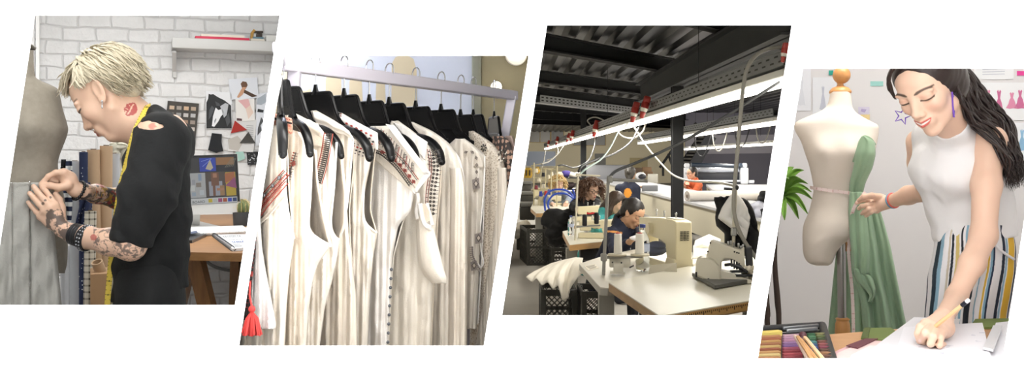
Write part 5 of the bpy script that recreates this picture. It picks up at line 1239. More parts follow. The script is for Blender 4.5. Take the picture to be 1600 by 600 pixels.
# F: plain blouse
v = VPS['F']; t = garment('F', 'plain cream long-sleeved blouse with a rounded shoulder', 710, 620)
panel(v, [(191, 637, 645), (205, 637, 676), (222, 640, 700), (240, 645, 714), (265, 650, 722), (300, 655, 727), (340, 655, 730), (420, 655, 730), (540, 655, 729), (640, 655, 728)], .022, .02, 'front_panel', G2, t, .007, .3, 15)
panel(v, [(205, 640, 676), (222, 640, 700), (240, 645, 714), (265, 650, 722), (300, 655, 727), (340, 655, 730), (420, 655, 730), (540, 655, 729), (640, 655, 728)], -.03, -.02, 'back_panel', G4, t, .004, .3, 16)
panel(v, [(262, 703, 721), (290, 704, 727), (340, 704, 729), (420, 702, 730), (540, 701, 729), (640, 700, 728)], .04, .022, 'sleeve', G1, t, .004, .5, 17, nu=24)
edge_tube(v, [(641, 191), (660, 203), (690, 221), (712, 240), (722, 265), (727, 300)], .012, .003, t, 'shoulder_seam', G3)
# G: diamond motif blouse
v = VPS['G']; t = garment('G', 'cream blouse with grey diamond motifs down its open front edge', 740, 620)
panel(v, [(217, 712, 726), (228, 700, 742), (243, 690, 757), (300, 690, 754), (360, 700, 751), (420, 700, 748), (510, 705, 744), (514, 706, 744)], .022, .014, 'front_panel', G2, t, .006, .3, 18)
panel(v, [(220, 712, 726), (228, 700, 742), (243, 690, 758), (300, 690, 757), (360, 700, 755), (420, 700, 752), (500, 705, 747), (506, 706, 747)], -.03, -.01, 'back_panel', G3, t, .004, .3, 19)
edge_tube(v, [(757.5, 244), (756, 290), (751, 350), (745, 384), (744, 402), (750, 418), (755, 410), (752, 392), (749, 360)], .014, .0026, t)
mb = MB(); band(mb, v, [(723, 240), (735, 236), (744, 246), (745, 262), (744, 290)], .046, [('dia', 0, '#8a8079', 3.8), ('dia', 0, '#e0d6c8', 2.4), ('dot', 0, '#7b706a', .9)], 11)
for (x, y, w, h) in ((744, 287, 6, 9), (748, 372, 6, 9), (741, 415, 5.5, 8)):
 flat(mb, v, [(x - w, y - h * .7), (x + w * .7, y - h), (x + w, y + h * .8), (x - w * .8, y + h)], .045, stitch('', '#a39a95')); diamond(mb, v, x, y, w * .7, h * .7, .0475, stitch('', '#6f6763')); diamond(mb, v, x, y, w * .4, h * .4, .0495, stitch('', '#dcd2c6'))
band(mb, v, [(738, 385), (739, 400), (746, 414), (752, 424)], .046, [('dot', 0, '#8f8683', 1.6), ('dot', 3, '#aaa19c', 1.2)], 3); mb.build('embroidery', None, t)
panel(v, [(222, 716, 726), (232, 714, 740), (246, 722, 757), (262, 735, 757)], .03, .004, 'collar', G1, t, .002, .3, 22, nu=16, nv=14)
# H: lace top
v = VPS['H']; t = garment('H', 'cream lace top with a small dark flower at the right end of the rack', 770, 620, 'lace_blouse', 'blouse')
lace = NT('cream lace'); vv = lace.coord(); vo = lace.add('ShaderNodeTexVoronoi', feature='DISTANCE_TO_EDGE'); lace.link(vv, vo.inputs['Vector']); vo.inputs['Scale'].default_value = 120
lf = lace.math('LESS_THAN', vo.outputs['Distance'], .18); lace.bump(lf, .6, .003); M_lace = lace.set(lace.mix(lf, lin('#c9b9a4'), lin('#efe5d6')), .9)
panel(v, [(205, 733, 740), (215, 733, 756), (226, 735, 772), (245, 735, 784), (275, 735, 792), (330, 735, 790), (400, 735, 783), (470, 735, 778), (525, 735, 772), (640, 735, 765)], .022, .016, 'front_panel', M_lace, t, .005, .3, 20)
panel(v, [(215, 735, 756), (226, 735, 772), (245, 735, 784), (275, 735, 792), (330, 735, 790), (400, 735, 783), (470, 735, 778), (545, 735, 770), (640, 735, 765)], -.03, -.01, 'back_panel', G4, t, .004, .3, 21)
panel(v, [(262, 777, 791), (300, 777, 793), (360, 774, 789), (430, 770, 783), (540, 764, 776)], .035, .014, 'sleeve', G1, t, .003, .6, 23, nu=18)
mb = MB()
for i in range(7): a = i * .9; flat(mb, v, [(756 + 1.0 * math.cos(a), 231 + 1.2 * math.sin(a)), (756 + 4 * math.cos(a - .25), 231 + 5.5 * math.sin(a - .25)), (756 + 5 * math.cos(a), 231 + 6.5 * math.sin(a)), (756 + 4 * math.cos(a + .25), 231 + 5.5 * math.sin(a + .25))], .048, stitch('', '#3b3a38'))
mb.build('flower', None, t, 'small dark embroidered flower')
mb = MB(); rr = random.Random(6)
for i in range(46):
 x, y = 786 + rr.uniform(-7, 6), 242 + rr.uniform(-9, 12); flat(mb, v, [(x - 1.1, y), (x, y - 1.5), (x + 1.1, y), (x, y + 1.5)], .050, stitch('', ('#3f3b36', '#6d655b', '#f2ebdf')[i % 3]))
mb.build('eyelets', None, t)
# I, J: last two pieces, mostly hidden
v = VPS['I']; t = garment('I', 'dark floral blouse just showing behind the lace top', 792, 620)
flor = patt('floral print', lambda t, v: dots(t, v, '#4a4443', '#c9a48f', 60, .42))
panel(v, [(213, 770, 785), (220, 770, 797), (250, 770, 803), (330, 770, 800), (560, 770, 795)], .01, .01, 'front_panel', flor, t, .004, .4, 24); panel(v, [(213, 770, 785), (250, 770, 803), (560, 770, 795)], -.02, -.01, 'back_panel', flor, t, .004, .4, 25)
v = VPS['J']; t = garment('J', 'pale pink blouse at the far right end of the rack', 815, 620)
panel(v, [(212, 790, 800), (230, 790, 815), (300, 790, 820), (560, 790, 812)], .01, .01, 'front_panel', mat('dusty pink cloth', '#c9b0a4', .9), t, .004, .4, 26); panel(v, [(212, 790, 800), (300, 790, 820), (560, 790, 812)], -.02, -.01, 'back_panel', MATS['dusty pink cloth'], t, .004, .4, 27)
# Z0: nearest tunic at the left edge with patterned band and tassel
N = Vector(((437 - 800) * 2.0 / F_PX, 2.0, 1.68)); v = HP(N, 52); VPS['Z0'] = v
t = thing('tunic', 'white tunic sleeve with a dark patterned band and a red tassel at the lower left', 'tunic', v.pt(405, 620), GG)
panel(v, [(118, 430, 441), (180, 421, 428), (260, 408, 415), (340, 396, 405.5), (385, 388, 408.5), (420, 386, 414), (460, 384, 422), (500, 384, 429.5), (508, 385, 431), (514, 392, 429)], .012, .012, 'sleeve', G3, t, .003, .4, 28, nu=26)
mb = MB(); g = [[v.pt(x0 + (x1 - x0) * u, y, .03) for u in np.linspace(0, 1, 5)] for (y, x0, x1) in ((340, 392, 396), (385, 387, 397), (430, 381, 394), (470, 376, 391), (500, 371, 388))]
mb.sheet(g); pb = mb.build('patterned_band', mat('dark weave', '#3d3635', .9), t, 'dark band with red and cream motifs', solid=.003)
mb = MB(); band(mb, v, [(395, 372), (389, 425), (381, 480)], .035, [('dia', 0, '#b8b0a0', 3.4), ('dia', 0, '#7b2f2a', 2), ('bar', 4, '#d6cdbb', 2.2), ('bar', -4, '#b04a44', 2)], 7); flat(mb, v, [(390, 424), (396, 424), (395, 432), (389, 432)], .037, stitch('', '#a03a33')); mb.build('motifs', None, pb)
mb = MB(); c = v.pt(393.5, 483, .06); mb.ball(c, 5.5 * v.m, 14); rr = random.Random(9); tm_ = mat('red wool', '#c8403c', .9, var=.2, vscale=60)
for i in range(90):
 a, q = rr.uniform(0, 2 * PI), math.sqrt(rr.random()); d = v.r * math.cos(a) + v.n * math.sin(a); mb.tube([c - Vector((0, 0, 4 * v.m)), c + d * q * 8 * v.m - Vector((0, 0, 14 * v.m)), c + d * q * (13 + rr.uniform(-1, 2)) * v.m - Vector((0, 0, (38 + rr.uniform(-3, 3)) * v.m))], [.0022, .0026, .002], 4)
mb.tube([c + Vector((0, 0, 4 * v.m)), v.pt(390, 462, .05), v.pt(391, 440, .045)], .002, 6); mb.build('tassel', tm_, t, 'red wool tassel')
mb = MB(); mb.prism([P(372, 520, 2.3), P(436, 508, 2.6), P(436, 640, 2.6), P(365, 640, 2.3)], (0, .3, 0));
tag(mb.build('storage_chest', wood('chest wood', '#7d6a50', '#a89474', (2, 10, 14))), 'low weathered wooden chest below the red tassel', 'chest')
# ================================================================== ROOM 3: the sewing workshop
W3 = VP(1010, 250, 55.0); W3.n = Vector((0, -1, 0)); W3.r = Vector((1, 0, 0))
cream = mat('cream wall paint', '#d9cfb4', .8); dk_st = mat('black steel', '#121315', .75); conc = mat('grey concrete', '#a19d96', .8, var=.12, vscale=2.5)
struct(room_back('wall_back', GAPS[2], GAPS[3], W3, 3.1, cream))
room_flat('floor', 0, GAPS[2], GAPS[3], W3, conc, -.04)
partition(GAPS[3], 'wall_right', 60, 4.7, mat('workshop wall paint', '#e6e3dd', .9))
# corrugated deck, ribs running away from the camera
ZD3 = 2.98
deck = mat('galvanised deck', '#303134', .38, .8, var=.25, vscale=6)
mb = MB()
def cross(x, Y): return Vector((x, Y, ZD3))
xs = []; x = -.6
while x < 17: xs += [(x, 0), (x + .05, -.06), (x + .15, -.06), (x + .20, 0)]; x += .30
mb.rings([[Vector((a, Y, ZD3 + b)) for a, b in xs] for Y in (1.9, 10, 20, 35, 56)], False)
mb.rings([[Vector((a, Y, ZD3 + .05)) for a in (-.6, 17.2)] for Y in (1.9, 56)], False)
dko = struct(mb.build('ceiling', deck, smooth=False))
slot = mat('slot black', '#0a0a0b', .8); tray_m = mat('galvanised tray', '#6f7274', .4, .5)
def beam(name, a, b, h, w, m=dk_st, label='', group='steel ceiling beams'):
 a, b = Vector(a), Vector(b); mb = MB(); up = Vector((0, 0, 1))
 for dz, ww, hh in ((0, w, .02), (h - .02, w, .02), (h / 2 - .01, .02, h)):
  mb.bar(a + up * (dz + .01), b + up * (dz + .01), ww, hh, None) if False else mb.box((a + b) / 2 + up * (dz + .01), ((b - a).length, ww, hh), Matrix(((b - a).normalized(), up.cross((b - a).normalized()), up)).transposed())
 return struct(mb.build(name, m, smooth=False))
def onc(px, py, z): Y = (z - CAM_Z) * F_PX / (ROW_H - py); return P(px, py, Y)
ZB = 2.68
def dbeam(l, r, ext0=.6, ext1=.6, h=.2, w=.16):
 a, b = onc(*l, ZB), onc(*r, ZB); d = b - a; beam('trim_ceiling_beam', a - d * ext0, b + d * ext1, h, w)
dbeam((1090, 42), (1225, 76), .5, .1); dbeam((849, 81), (1040, 113), .1, .33); dbeam((843, 130), (1030, 151), .1, .3); dbeam((840, 152), (1010, 171), .1, .5); dbeam((838, 173), (1010, 184), .1, .9, .3); dbeam((836, 186), (1000, 194), .1, 1.6, .3); dbeam((834, 194), (1000, 199), .1, 2, .3)
a, b = onc(1008, 158, 2.36), onc(1222, 62, 2.36); d = (b - a).normalized(); beam('trim_girder', a - d * .5, b + d * .3, .30, .18, mat('girder grey', '#26282b', .7))
# tubes: trunking with slotted tray, lit underside
def fixture(a, b, w, label, power, tray=True, n=60):
 a, b = Vector(a), Vector(b); d = (b - a); L = d.length; dn = d.normalized(); sd = dn.cross(Vector((0, 0, 1))).normalized(); up = sd.cross(dn)
 t = thing('tube_light', label, 'light', (a + b) / 2, 'fluorescent light rows'); R = Matrix((dn, sd, up)).transposed()
 mb = MB(); mb.box((a + b) / 2 + up * .028, (L, w, .05), R, .006); mb.build('housing', mat('white enamel', '#d9d9d4', .5), t)
 mb = MB(); mb.box((a + b) / 2 - up * .018, (L, w * .86, .04), R, .012, 2); mb.build('tube', emit('tube glow', '#fff8ea', 9), t)
 if tray:
  c = (a + b) / 2 + up * .115; mb = MB(); mb.box(c - sd * w * .5, (L, .006, .085), R); mb.box(c + sd * w * .5, (L, .006, .085), R); mb.box(c - up * .042, (L, w, .006), R)
  mb.box(c - sd * w * .5 + up * .045, (L, .02, .006), R); tr = mb.build('cable_tray', tray_m, t)
  mb = MB()
  for i in range(n):
   for j in (-1, 1):
    p = a + d * ((i + .5 + .25 * j) / n) + up * (.118 + .018 * j) - sd * w * .5
    mb.box(p - sd * .0035, (L / n * .42, .002, .011), R)
  so = mb.build('slots', slot, tr, smooth=False)
 mb = MB()
 for q in (.1, .35, .6, .85):
  p = a + d * q + up * .16; mb.tube([p, Vector((p.x, p.y, ZD3))], .003, 5)
 mb.build('hanging_wires', dk_st, t)
 l = bpy.data.lights.new('tube_lamp', 'AREA'); l.shape = 'RECTANGLE'; l.size, l.size_y = L, w * .8; l.energy = power; l.color = (1, .97, .90)
 o = bpy.data.objects.new('tube_lamp', l); COL.objects.link(o); o.location = (a + b) / 2 - up * .045; o.rotation_euler = R.to_euler(); return t
fixture(P(1240, 120, 5.9), P(853, 232, 33), .13, 'longest bright fluorescent row, crossing the workshop from upper right', 360, True, 150)
fixture(P(1216, 189.5, 12), P(1000, 223, 23.5), .13, 'second fluorescent row behind the black column at the right', 90, True, 60)
fixture(P(1207, 223.5, 18), P(1072, 232.5, 26), .14, 'third and lowest fluorescent row in front of the stairs', 110, False)
# slotted cable tray across the hall
a, b = P(836, 158, 19), P(985, 177, 15.5)
a.z = b.z = 2.35; a = onc(836, 160, 2.45); b = onc(982, 177, 2.45)
t = thing('cable_tray', 'slotted galvanised cable tray crossing under the ceiling beams at the left', 'cable tray', (a + b) / 2)
d = b - a; dn = d.normalized(); sd = dn.cross(Vector((0, 0, 1))); R = Matrix((dn, sd, Vector((0, 0, 1)))).transposed()
mb = MB(); mb.box((a + b) / 2, (d.length, .2, .006), R); mb.box((a + b) / 2 + sd * .1 + Vector((0, 0, .06)), (d.length, .006, .14), R); mb.box((a + b) / 2 - sd * .1 + Vector((0, 0, .06)), (d.length, .006, .14), R); mb.build('channel', mat('tray grey', '#a2a4a4', .5, .3), t)
mb = MB()
for i in range(26):
 for z in (.035, .09): mb.box(a + d * ((i + .5) / 26) + sd * .104 + Vector((0, 0, z)), (d.length / 26 * .5, .003, .022), R)
mb.build('slots', slot, t, smooth=False)
# columns
def column(px, w, Y, label, h=2.95):
 c = P(px, 245, Y); s = w * Y / F_PX; mb = MB()
 mb.box((c.x, c.y - s * .45, h / 2), (s, .02, h)); mb.box((c.x, c.y + s * .45, h / 2), (s, .02, h)); mb.box((c.x, c.y, h / 2), (.02, s * .9, h)); mb.box((c.x, c.y, .015), (s * 1.5, s * 1.5, .03)); return struct(mb.build('trim_column', dk_st, smooth=False))
column(1058, 17, 11.8, '', 2.37); column(911.5, 8.5, 24, '')
# far walls, windows, stairs
mb = MB()
W3b = VP(1140, 250, 31); W3b.n = Vector((0, -1, 0)); W3b.r = Vector((1, 0, 0))
mb.prism([W3b.pt(1071, 300), W3b.pt(1232, 300), W3b.pt(1232, 176), W3b.pt(1071, 176)], (0, .1, 0)); mb.build
struct(mb.build('wall_grey', mat('grey wall paint', '#77757e', .8), smooth=False))
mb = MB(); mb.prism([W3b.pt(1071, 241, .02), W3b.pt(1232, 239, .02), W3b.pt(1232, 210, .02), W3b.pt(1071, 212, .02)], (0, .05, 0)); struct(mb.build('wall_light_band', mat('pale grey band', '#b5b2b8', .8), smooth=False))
def wwin(n, x0, y0, x1, y1, split, glassm, fm):
 t = thing('window_%d' % n, 'far workshop window', 'window', W3.pt((x0 + x1) / 2, y1)); t['kind'] = 'structure'; del t['category']; del t['label']
 mb = MB(); vbox(mb, W3, x0, y0, x1, y1, .0, .06); mb.build('pane', glassm, t)
 mb = MB(); k = .9
 for i in range(split + 1):
  x = x0 + (x1 - x0) * i / split; vbox(mb, W3, x - k * .5, y0, x + k * .5, y1, .05, .08)
 vbox(mb, W3, x0, y0 - k, x1, y0, .05, .08); vbox(mb, W3, x0, y1, x1, y1 + k, .05, .08); mb.build('frame', fm, t); return t
gl = mat('dim glass', '#6b665d', .25); oakf = mat('pale wood frame', '#b39b6b', .6)
wwin(1, 828, 198, 860, 222, 2, gl, oakf); wwin(2, 861, 196, 881, 222, 1, mat('dark glass', '#45443f', .3), oakf); wwin(3, 896, 200, 946, 227, 3, mat('dark glass', '#45443f', .3), oakf); wwin(4, 822, 237, 868, 259, 1, mat('blue glass', '#7f8da6', .3), mat('white frame', '#d9d9d6', .6))
mb = MB(); vbox(mb, W3, 929.5, 240, 946.5, 258.5, 0, .06); struct(mb.build('door_1', mat('grey door paint', '#7b7a78', .6), smooth=False))
mb = MB(); vbox(mb, W3, 984, 246.5, 1012, 268, 0, .05); struct(mb.build('wall_beige_panel', mat('beige panel', '#b3a47f', .7), smooth=False))
st = thing('staircase', 'black open steel staircase climbing behind the column', 'staircase', P(1078, 262, 28))
a0, a1 = P(1067, 262, 29), P(1100, 212, 29); b0, b1 = P(1082, 262, 27.5), P(1112, 212, 27.5)
mb = MB(); mb.bar(a0, a1, .06, .3); mb.build('stringer', dk_st, st); mb = MB(); mb.bar(b0, b1, .06, .3); mb.build('stringer', dk_st, st)
for i in range(9):
 mb = MB(); k = (i + .5) / 9; p, q = a0.lerp(a1, k), b0.lerp(b1, k); mb.box((p + q) / 2, ((q - p).length, .32, .05), Matrix(((q - p).normalized(), Vector((0, 0, 1)).cross((q - p).normalized()), Vector((0, 0, 1)))).transposed()); mb.build('step', mat('step grey', '#6d6b66', .7), st)
mb = MB(); mb.tube([P(1031, 262, 29), P(1052, 232, 29), P(1088, 192, 29)], .04, 6); mb.tube([P(1044, 240, 29), P(1051, 262, 29)], .035, 6); mb.tube([P(1036, 255, 29), P(1036, 275, 29)], .035, 6); mb.build('handrail', dk_st, st)
# cutting table
ZC = .9
ct = thing('cutting_table', 'long white cutting table running the length of the workshop', 'table', onz(1066, 313, ZC))
A, B = onz(926, 280.5, ZC), onz(1193, 343, ZC); C_, D_ = onz(1196, 317, ZC), P(919, 267, 40)
D_ = Vector((3.2, 40, ZC))
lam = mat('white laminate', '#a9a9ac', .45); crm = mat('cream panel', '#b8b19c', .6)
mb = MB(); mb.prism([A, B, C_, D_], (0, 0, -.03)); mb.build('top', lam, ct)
mb = MB(); dA = (B - A).normalized(); nA = Vector((dA.y, -dA.x, 0)); off = nA * -.03
mb.prism([A + off - Vector((0, 0, .03)), B + off - Vector((0, 0, .03)), B + off - Vector((0, 0, .4)), A + off - Vector((0, 0, .4))], nA * -.04); mb.build('apron', crm, ct)
for q in (.05, .3, .55, .72, .85, .96):
 mb = MB(); p = A.lerp(B, q) + nA * -.15; mb.box((p.x, p.y, .25), (.08, .08, .5)); mb.build('leg', mat('leg cream', '#b9b29c', .6), ct)
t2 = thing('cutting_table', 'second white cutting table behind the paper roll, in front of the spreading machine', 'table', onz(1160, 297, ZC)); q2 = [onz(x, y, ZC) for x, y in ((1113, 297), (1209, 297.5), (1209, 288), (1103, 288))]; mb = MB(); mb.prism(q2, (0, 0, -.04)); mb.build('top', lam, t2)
for p in q2: mb = MB(); p = p.lerp((q2[0] + q2[2]) / 2, .08); mb.box((p.x, p.y, .43), (.08, .08, .86)); mb.build('leg', mat('leg cream', '#b9b29c', .6), t2)
mb = MB(); vbox(mb, VP(960, 270, 26), 914, 258, 979, 281, 0, .4, .02); tag(mb.build('plastic_sheeted_stack', mat('milky plastic', '#9fa0a6', .35)), 'tall stack under milky plastic behind the curly-haired woman', 'stack')
t = thing('paper_roll', 'thick roll of white paper lying on the cutting table', 'roll', P(1130, 313, 12.9))
pa, pb = P(1073.5, 306.5, 12.9), P(1196, 304.5, 13.4); r = .07
mb = MB(); mb.tube([pa, pb], r, 32); mb.build('paper', mat('roll paper', '#d8d2cb', .8), t)
mb = MB(); ax = (pa - pb).normalized()
for q in (.9, .72, .55, .4): mb.rings([[pa + ax * (.002 + z) + (ax.orthogonal().normalized() * math.cos(u) + ax.cross(ax.orthogonal().normalized()) * math.sin(u)) * r * q * s for u in np.linspace(0, 2 * PI, 28, endpoint=False)] for s, z in ((1, 0), (.92, .002))], cap0=False, cap1=False)
mb.tube([pa, pa + ax * .004], r * .35, 20); mb.build('roll_end', mat('roll end brown', '#6b5d50', .8), t)
# spreading machine behind the orange sweater
Vs = VP(1120, 275, 21); Vs.n = Vector((0, -1, 0)); Vs.r = Vector((1, 0, 0))
sp = thing('spreading_machine', 'fabric spreading machine with a dark roller behind the woman in orange', 'machine', P(1120, 300, 21))
mb = MB(); mb.tube([Vs.pt(1080, 257.5, .1), Vs.pt(1158, 260, .1)], .045, 16); mb.tube([Vs.pt(1155, 260.5, .1), Vs.pt(1159, 260.5, .1)], .075, 16); mb.build('roller', mat('dark blue rubber', '#1f2a38', .4), sp)
mb = MB(); vbox(mb, Vs, 1079, 260, 1158, 269, 0, .12, .02); mb.build('cover', mat('brushed steel', '#a9adb5', .25, .8), sp)
mb = MB(); vbox(mb, Vs, 1079, 269.5, 1160, 281, -.05, .12, .01); vbox(mb, Vs, 1085, 284, 1170, 288, 0, .15, .01); mb.build('bed', mat('machine black', '#1c1e26', .5), sp)
mb = MB(); vbox(mb, Vs, 1092, 281.5, 1158, 284, 0, .15, .005); mb.tube([Vs.pt(1170, 284, .2), Vs.pt(1178, 284, .2)], .035, 14); mb.build('rail', mat('white rail', '#c9ccd2', .4), sp)
for x0, x1 in ((1067, 1080), (1158, 1170)):
 mb = MB(); vbox(mb, Vs, x0, 262, x1, 288, .02, .2, .03); vbox(mb, Vs, x0 + 3, 255, x1 - 2, 262, .05, .12, .03); mb.build('end_housing', mat('machine white', '#c3c4c8', .5), sp)
# stacked boxes at the back
for i, (x0, y0, x1, y1, Y, c, lab, nm) in enumerate(((1003, 261, 1018, 268, 27, '#7d6348', 'brown carton on the upper pile behind the standing woman', 'carton'), (1006, 268, 1020, 275, 26.5, '#6b523a', 'dark brown carton under the upper carton at the back', 'carton'), (991, 262, 1003, 270, 27, '#5b4a3a', 'small dark carton left of the brown cartons', 'carton'),
  (1012, 272, 1028, 286, 24, '#b9b6ac', 'pale cabinet beside the cartons at the back', 'cabinet'), (1003, 290, 1028, 299, 15.8, '#77797d', 'grey tray on the cutting table before the standing woman', 'tray'))):
 Vb = VP((x0 + x1) / 2, y1, Y); mb = MB(); vbox(mb, Vb, x0, y0, x1, y1, 0, .25, .01); tag(mb.build(nm, mat('box ' + c, c, .8)), lab, nm)
t = thing('drum_lamp', 'white dome with a black opening on the cutting table', 'machine', P(1001, 280, 19))
mb = MB(); c = P(1001, 275, 19); mb.ball(c, .11, 16, sc=(1, .8, .7)); mb.build('dome', mat('machine white', '#c3c4c8', .5), t); mb = MB(); mb.ball(c + Vector((.02, -.05, -.01)), .085, 14, sc=(1, .7, .65)); mb.build('opening', mat('machine black', '#1c1e26', .5), t)
# ------------------------------------------------------------------ machines
mach_c = mat('machine cream', '#d9cfae', .4); mach_d = mat('dark machine metal', '#3a3b3d', .4, .6); stl = mat('bright steel', '#b9bbbd', .25, .9)
def bevel(o, w=.006, seg=2):
 m = o.modifiers.new('bevel', 'BEVEL'); m.width = w; m.segments = seg; m.limit_method = 'ANGLE'; m.angle_limit = math.radians(35); return o
def machine(o, ang, L, H, W, label, detail=1, body=None, group=None, name='sewing_machine', wheel=True, sd=-1):
 """sewing machine: column at o, arm reaching along ang, bed, head, handwheel, needle bar"""
 body = body or mach_c; t = thing(name, label, 'sewing machine', o, group); o = Vector(o); e1 = Vector((math.cos(ang), math.sin(ang), 0)); e2 = Vector((-math.sin(ang), math.cos(ang), 0))
 q = lambda a, b, c: o + e1 * a + e2 * b + Vector((0, 0, c))
 def side(pts, w, nm, m, par=t, b=.008): mb = MB(); mb.prism([q(a, -w / 2, c) for a, c in pts], e2 * w); return bevel(mb.build(nm, m, par), b)
 side([(-.09, 0), (L + .05, 0), (L + .05, .05), (.09, .05), (.06, .09), (-.09, .09)], W * 1.15, 'bed', body)
 side([(-.09, .07), (.07, .07), (.085, .3 * H), (.10, H * .5), (L * .35, H * .56), (L - .07, H * .60), (L - .07, H * .42), (L + .035, H * .42), (L + .04, H * .93), (L * .4, H * .99), (.0, H), (-.09, H * .97), (-.10, H * .6)], W, 'arm', body)
 mb = MB(); mb.cyl(q(L - .02, 0, H * .43), q(L - .02, 0, .06), .006); mb.cyl(q(L - .045, .01, H * .43), q(L - .045, .01, .08), .004); mb.box(q(L - .02, 0, .065), (.03, .02, .01)); mb.build('needle_bar', stl, t)
 mb = MB()
 if wheel: mb.cyl(q(-.10, 0, H * .78), q(-.135, 0, H * .78), H * .17, H * .15, 24); mb.build('handwheel', mat('machine grey', '#8f8c80', .4), t)
 if detail:
  mb = MB()
  for a in (.05, L * .45, L * .7): mb.cyl(q(a, 0, H), q(a, 0, H + .03), .006, .006, 8); mb.ball(q(a, 0, H + .035), .009, 8)
  mb.build('thread_posts', stl, t)
  mb = MB(); mb.cyl(q(L * .62, sd * W * .5, H * .74), q(L * .62, sd * W * .78, H * .74), .042, .038, 24); mb.build('dial', body, t)
  mb = MB(); mb.box(q(L * .1, 0, H * 1.0), (.16, W * .7, .014), Matrix((e1, e2, Vector((0, 0, 1)))).transposed(), .005); mb.build('top_cover', mat('plate white', '#d2ccba', .4), t)
 return t
def tabletop(name, label, quad, z, th, m, edge=None, legs=(), group=None, cat='table'):
 t = thing(name, label, cat, onz(*quad[0], z), group); pts = [onz(x, y, z) for x, y in quad]
 mb = MB(); mb.prism(pts, (0, 0, -.006)); mb.build('top', m, t); mb = MB(); mb.prism([p - Vector((0, 0, .0065)) for p in pts], (0, 0, -th)); mb.build('edge', edge or m, t)
 for (x, y, w) in legs:
  p = onz(x, y, z); mb = MB(); mb.box((p.x, p.y, (z - th) / 2 - .005), (w, w * .8, z - th - .012)); mb.box((p.x, p.y, .02), (w * 1.3, w * 2.4, .04)); mb.build('leg', mat('leg grey', '#a9a79f', .5), t)
 return t, pts
ply = wood('ply edge', '#8d6a3f', '#c49a63', (3, 3, 20)); whl = mat('worn white laminate', '#dcd7c6', .4, var=.04, vscale=4)
# near table with a ruler along its edge
ZT = .78
nt, np_ = tabletop('work_table', 'nearest white work table with a wooden edge and ruler at the lower right', [(951, 441), (1031, 493.5), (1181, 468), (1190, 400), (1075, 416)], ZT, .045, whl, ply, ((1040, 470, .07), (1172, 452, .07)))
mb = MB(); f0, f1 = np_[1], np_[2]; d = (f1 - f0); dn = d.normalized(); nn = Vector((dn.y, -dn.x, 0))
mb.box(f0 + d * .5 + nn * .003 - Vector((0, 0, .026)), (d.length * .98, .004, .034), Matrix((dn, -nn, Vector((0, 0, 1)))).transposed(), 0, 1, mat('ruler wood', '#b98f55', .5))
for i in range(48):
 p = f0 + d * ((i + .6) / 49) + nn * .006; h = .018 if i % 4 == 0 else .009; mb.box(p - Vector((0, 0, .012 + h / 2)), (.004, .002, h), Matrix((dn, -nn, Vector((0, 0, 1)))).transposed(), 0, 1, mat('ruler ink', '#2b2017', .7))
mb.build('ruler', None, nt, 'wooden ruler strip', smooth=False)
sheets = mat('loose white paper', '#ebe7db', .8)
# second table with the thread stand
tt, tp_ = tabletop('machine_table', 'grey-white machine table carrying the two white thread cones', [(905, 412), (938, 449), (950, 450), (1085, 425), (1090, 395), (1000, 388), (945, 399)], .735, .04, mat('grey laminate', '#cfcabd', .4), mat('grey edge band', '#a8a59c', .5), ((947, 444, .09), (1060, 418, .07)))
mb = MB(); q_ = [onz(x, y, .737) for x, y in ((913, 416), (930, 413), (936, 419), (919, 423))]; mb.prism(q_, (0, 0, .002), mat('label paper', '#e2dccd', .8))
for i in range(4): f = lambda u, v: (q_[0] * (1 - u) + q_[1] * u) * (1 - v) + (q_[3] * (1 - u) + q_[2] * u) * v; mb.prism([f(.1 + .04 * i, .15 + i * .2) + Vector((0, 0, .0022)), f(.9 - .1 * (i % 2), .15 + i * .2) + Vector((0, 0, .0022)), f(.9 - .1 * (i % 2), .25 + i * .2) + Vector((0, 0, .0022)), f(.1 + .04 * i, .25 + i * .2) + Vector((0, 0, .0022))], (0, 0, .0008), mat('label ink', '#8d877a', .8))
mb.build('label_sheet', None, tt, 'small printed label', smooth=False)
oA = onz(1062, 424, .735); machine(Vector((1.115, 6.42, .736)), math.radians(101), .62, .345, .115, 'large cream sewing machine seen from its rear end with a vent grille', 1, wheel=False, sd=1)
mA = [o for o in bpy.data.objects if o.get('label', '').startswith('large cream sewing')][0]
mb = MB(); e1 = Vector((math.cos(math.radians(101)), math.sin(math.radians(101)), 0)); e2 = Vector((-e1.y, e1.x, 0)); o_ = Vector((1.115, 6.42, .736))
for i in range(6):
 for j in (-1, 0, 1): mb.box(o_ - e1 * .103 - e2 * (.002 - j * .022) + Vector((0, 0, .215 + i * .011)), (.004, .017, .006), Matrix((e1, e2, Vector((0, 0, 1)))).transposed())
mb.build('vent', mat('vent dark', '#4a463a', .6), mA, smooth=False)
mb = MB(); mb.prism([P(1016, 415, 6.1), P(1057, 411, 6.0), P(1058, 430, 6.0), P(1012, 436, 6.1)], (0, .012, 0)); mb.build('guard_plate', mat('plate white', '#d2ccba', .4), mA)
mb = MB(); c = P(1018, 391, 6.6); mb.ball(c, .09, 14, sc=(1.2, 1, .45)); mb.ball(c + Vector((.03, -.02, .03)), .06, 12, sc=(1.1, 1, .6)); tag(mb.build('work_cloth', mat('slate blue cloth', '#5d6478', .9, bump=.5)), 'slate blue cloth lying in the bed of the large cream machine', 'cloth')
mb = MB()
rr = random.Random(3)
for k, (pts, z) in enumerate((([(1083, 416), (1083, 386), (1100, 376), (1122, 382), (1112, 402)], .002), ([(1083, 404), (1086, 378), (1108, 368), (1126, 376), (1120, 396)], .018))):
 mb.prism([onz(x, y, ZT + z) for x, y in pts], (0, 0, .012))
mb.tube([onz(1090, 388, ZT + .02), onz(1105, 383, ZT + .05), onz(1118, 388, ZT + .03)], [.05, .07, .04], 10, flat=(.5, 1)); tag(mb.build('paper_patterns', sheets), 'loose white paper patterns behind the small button machine', 'paper')
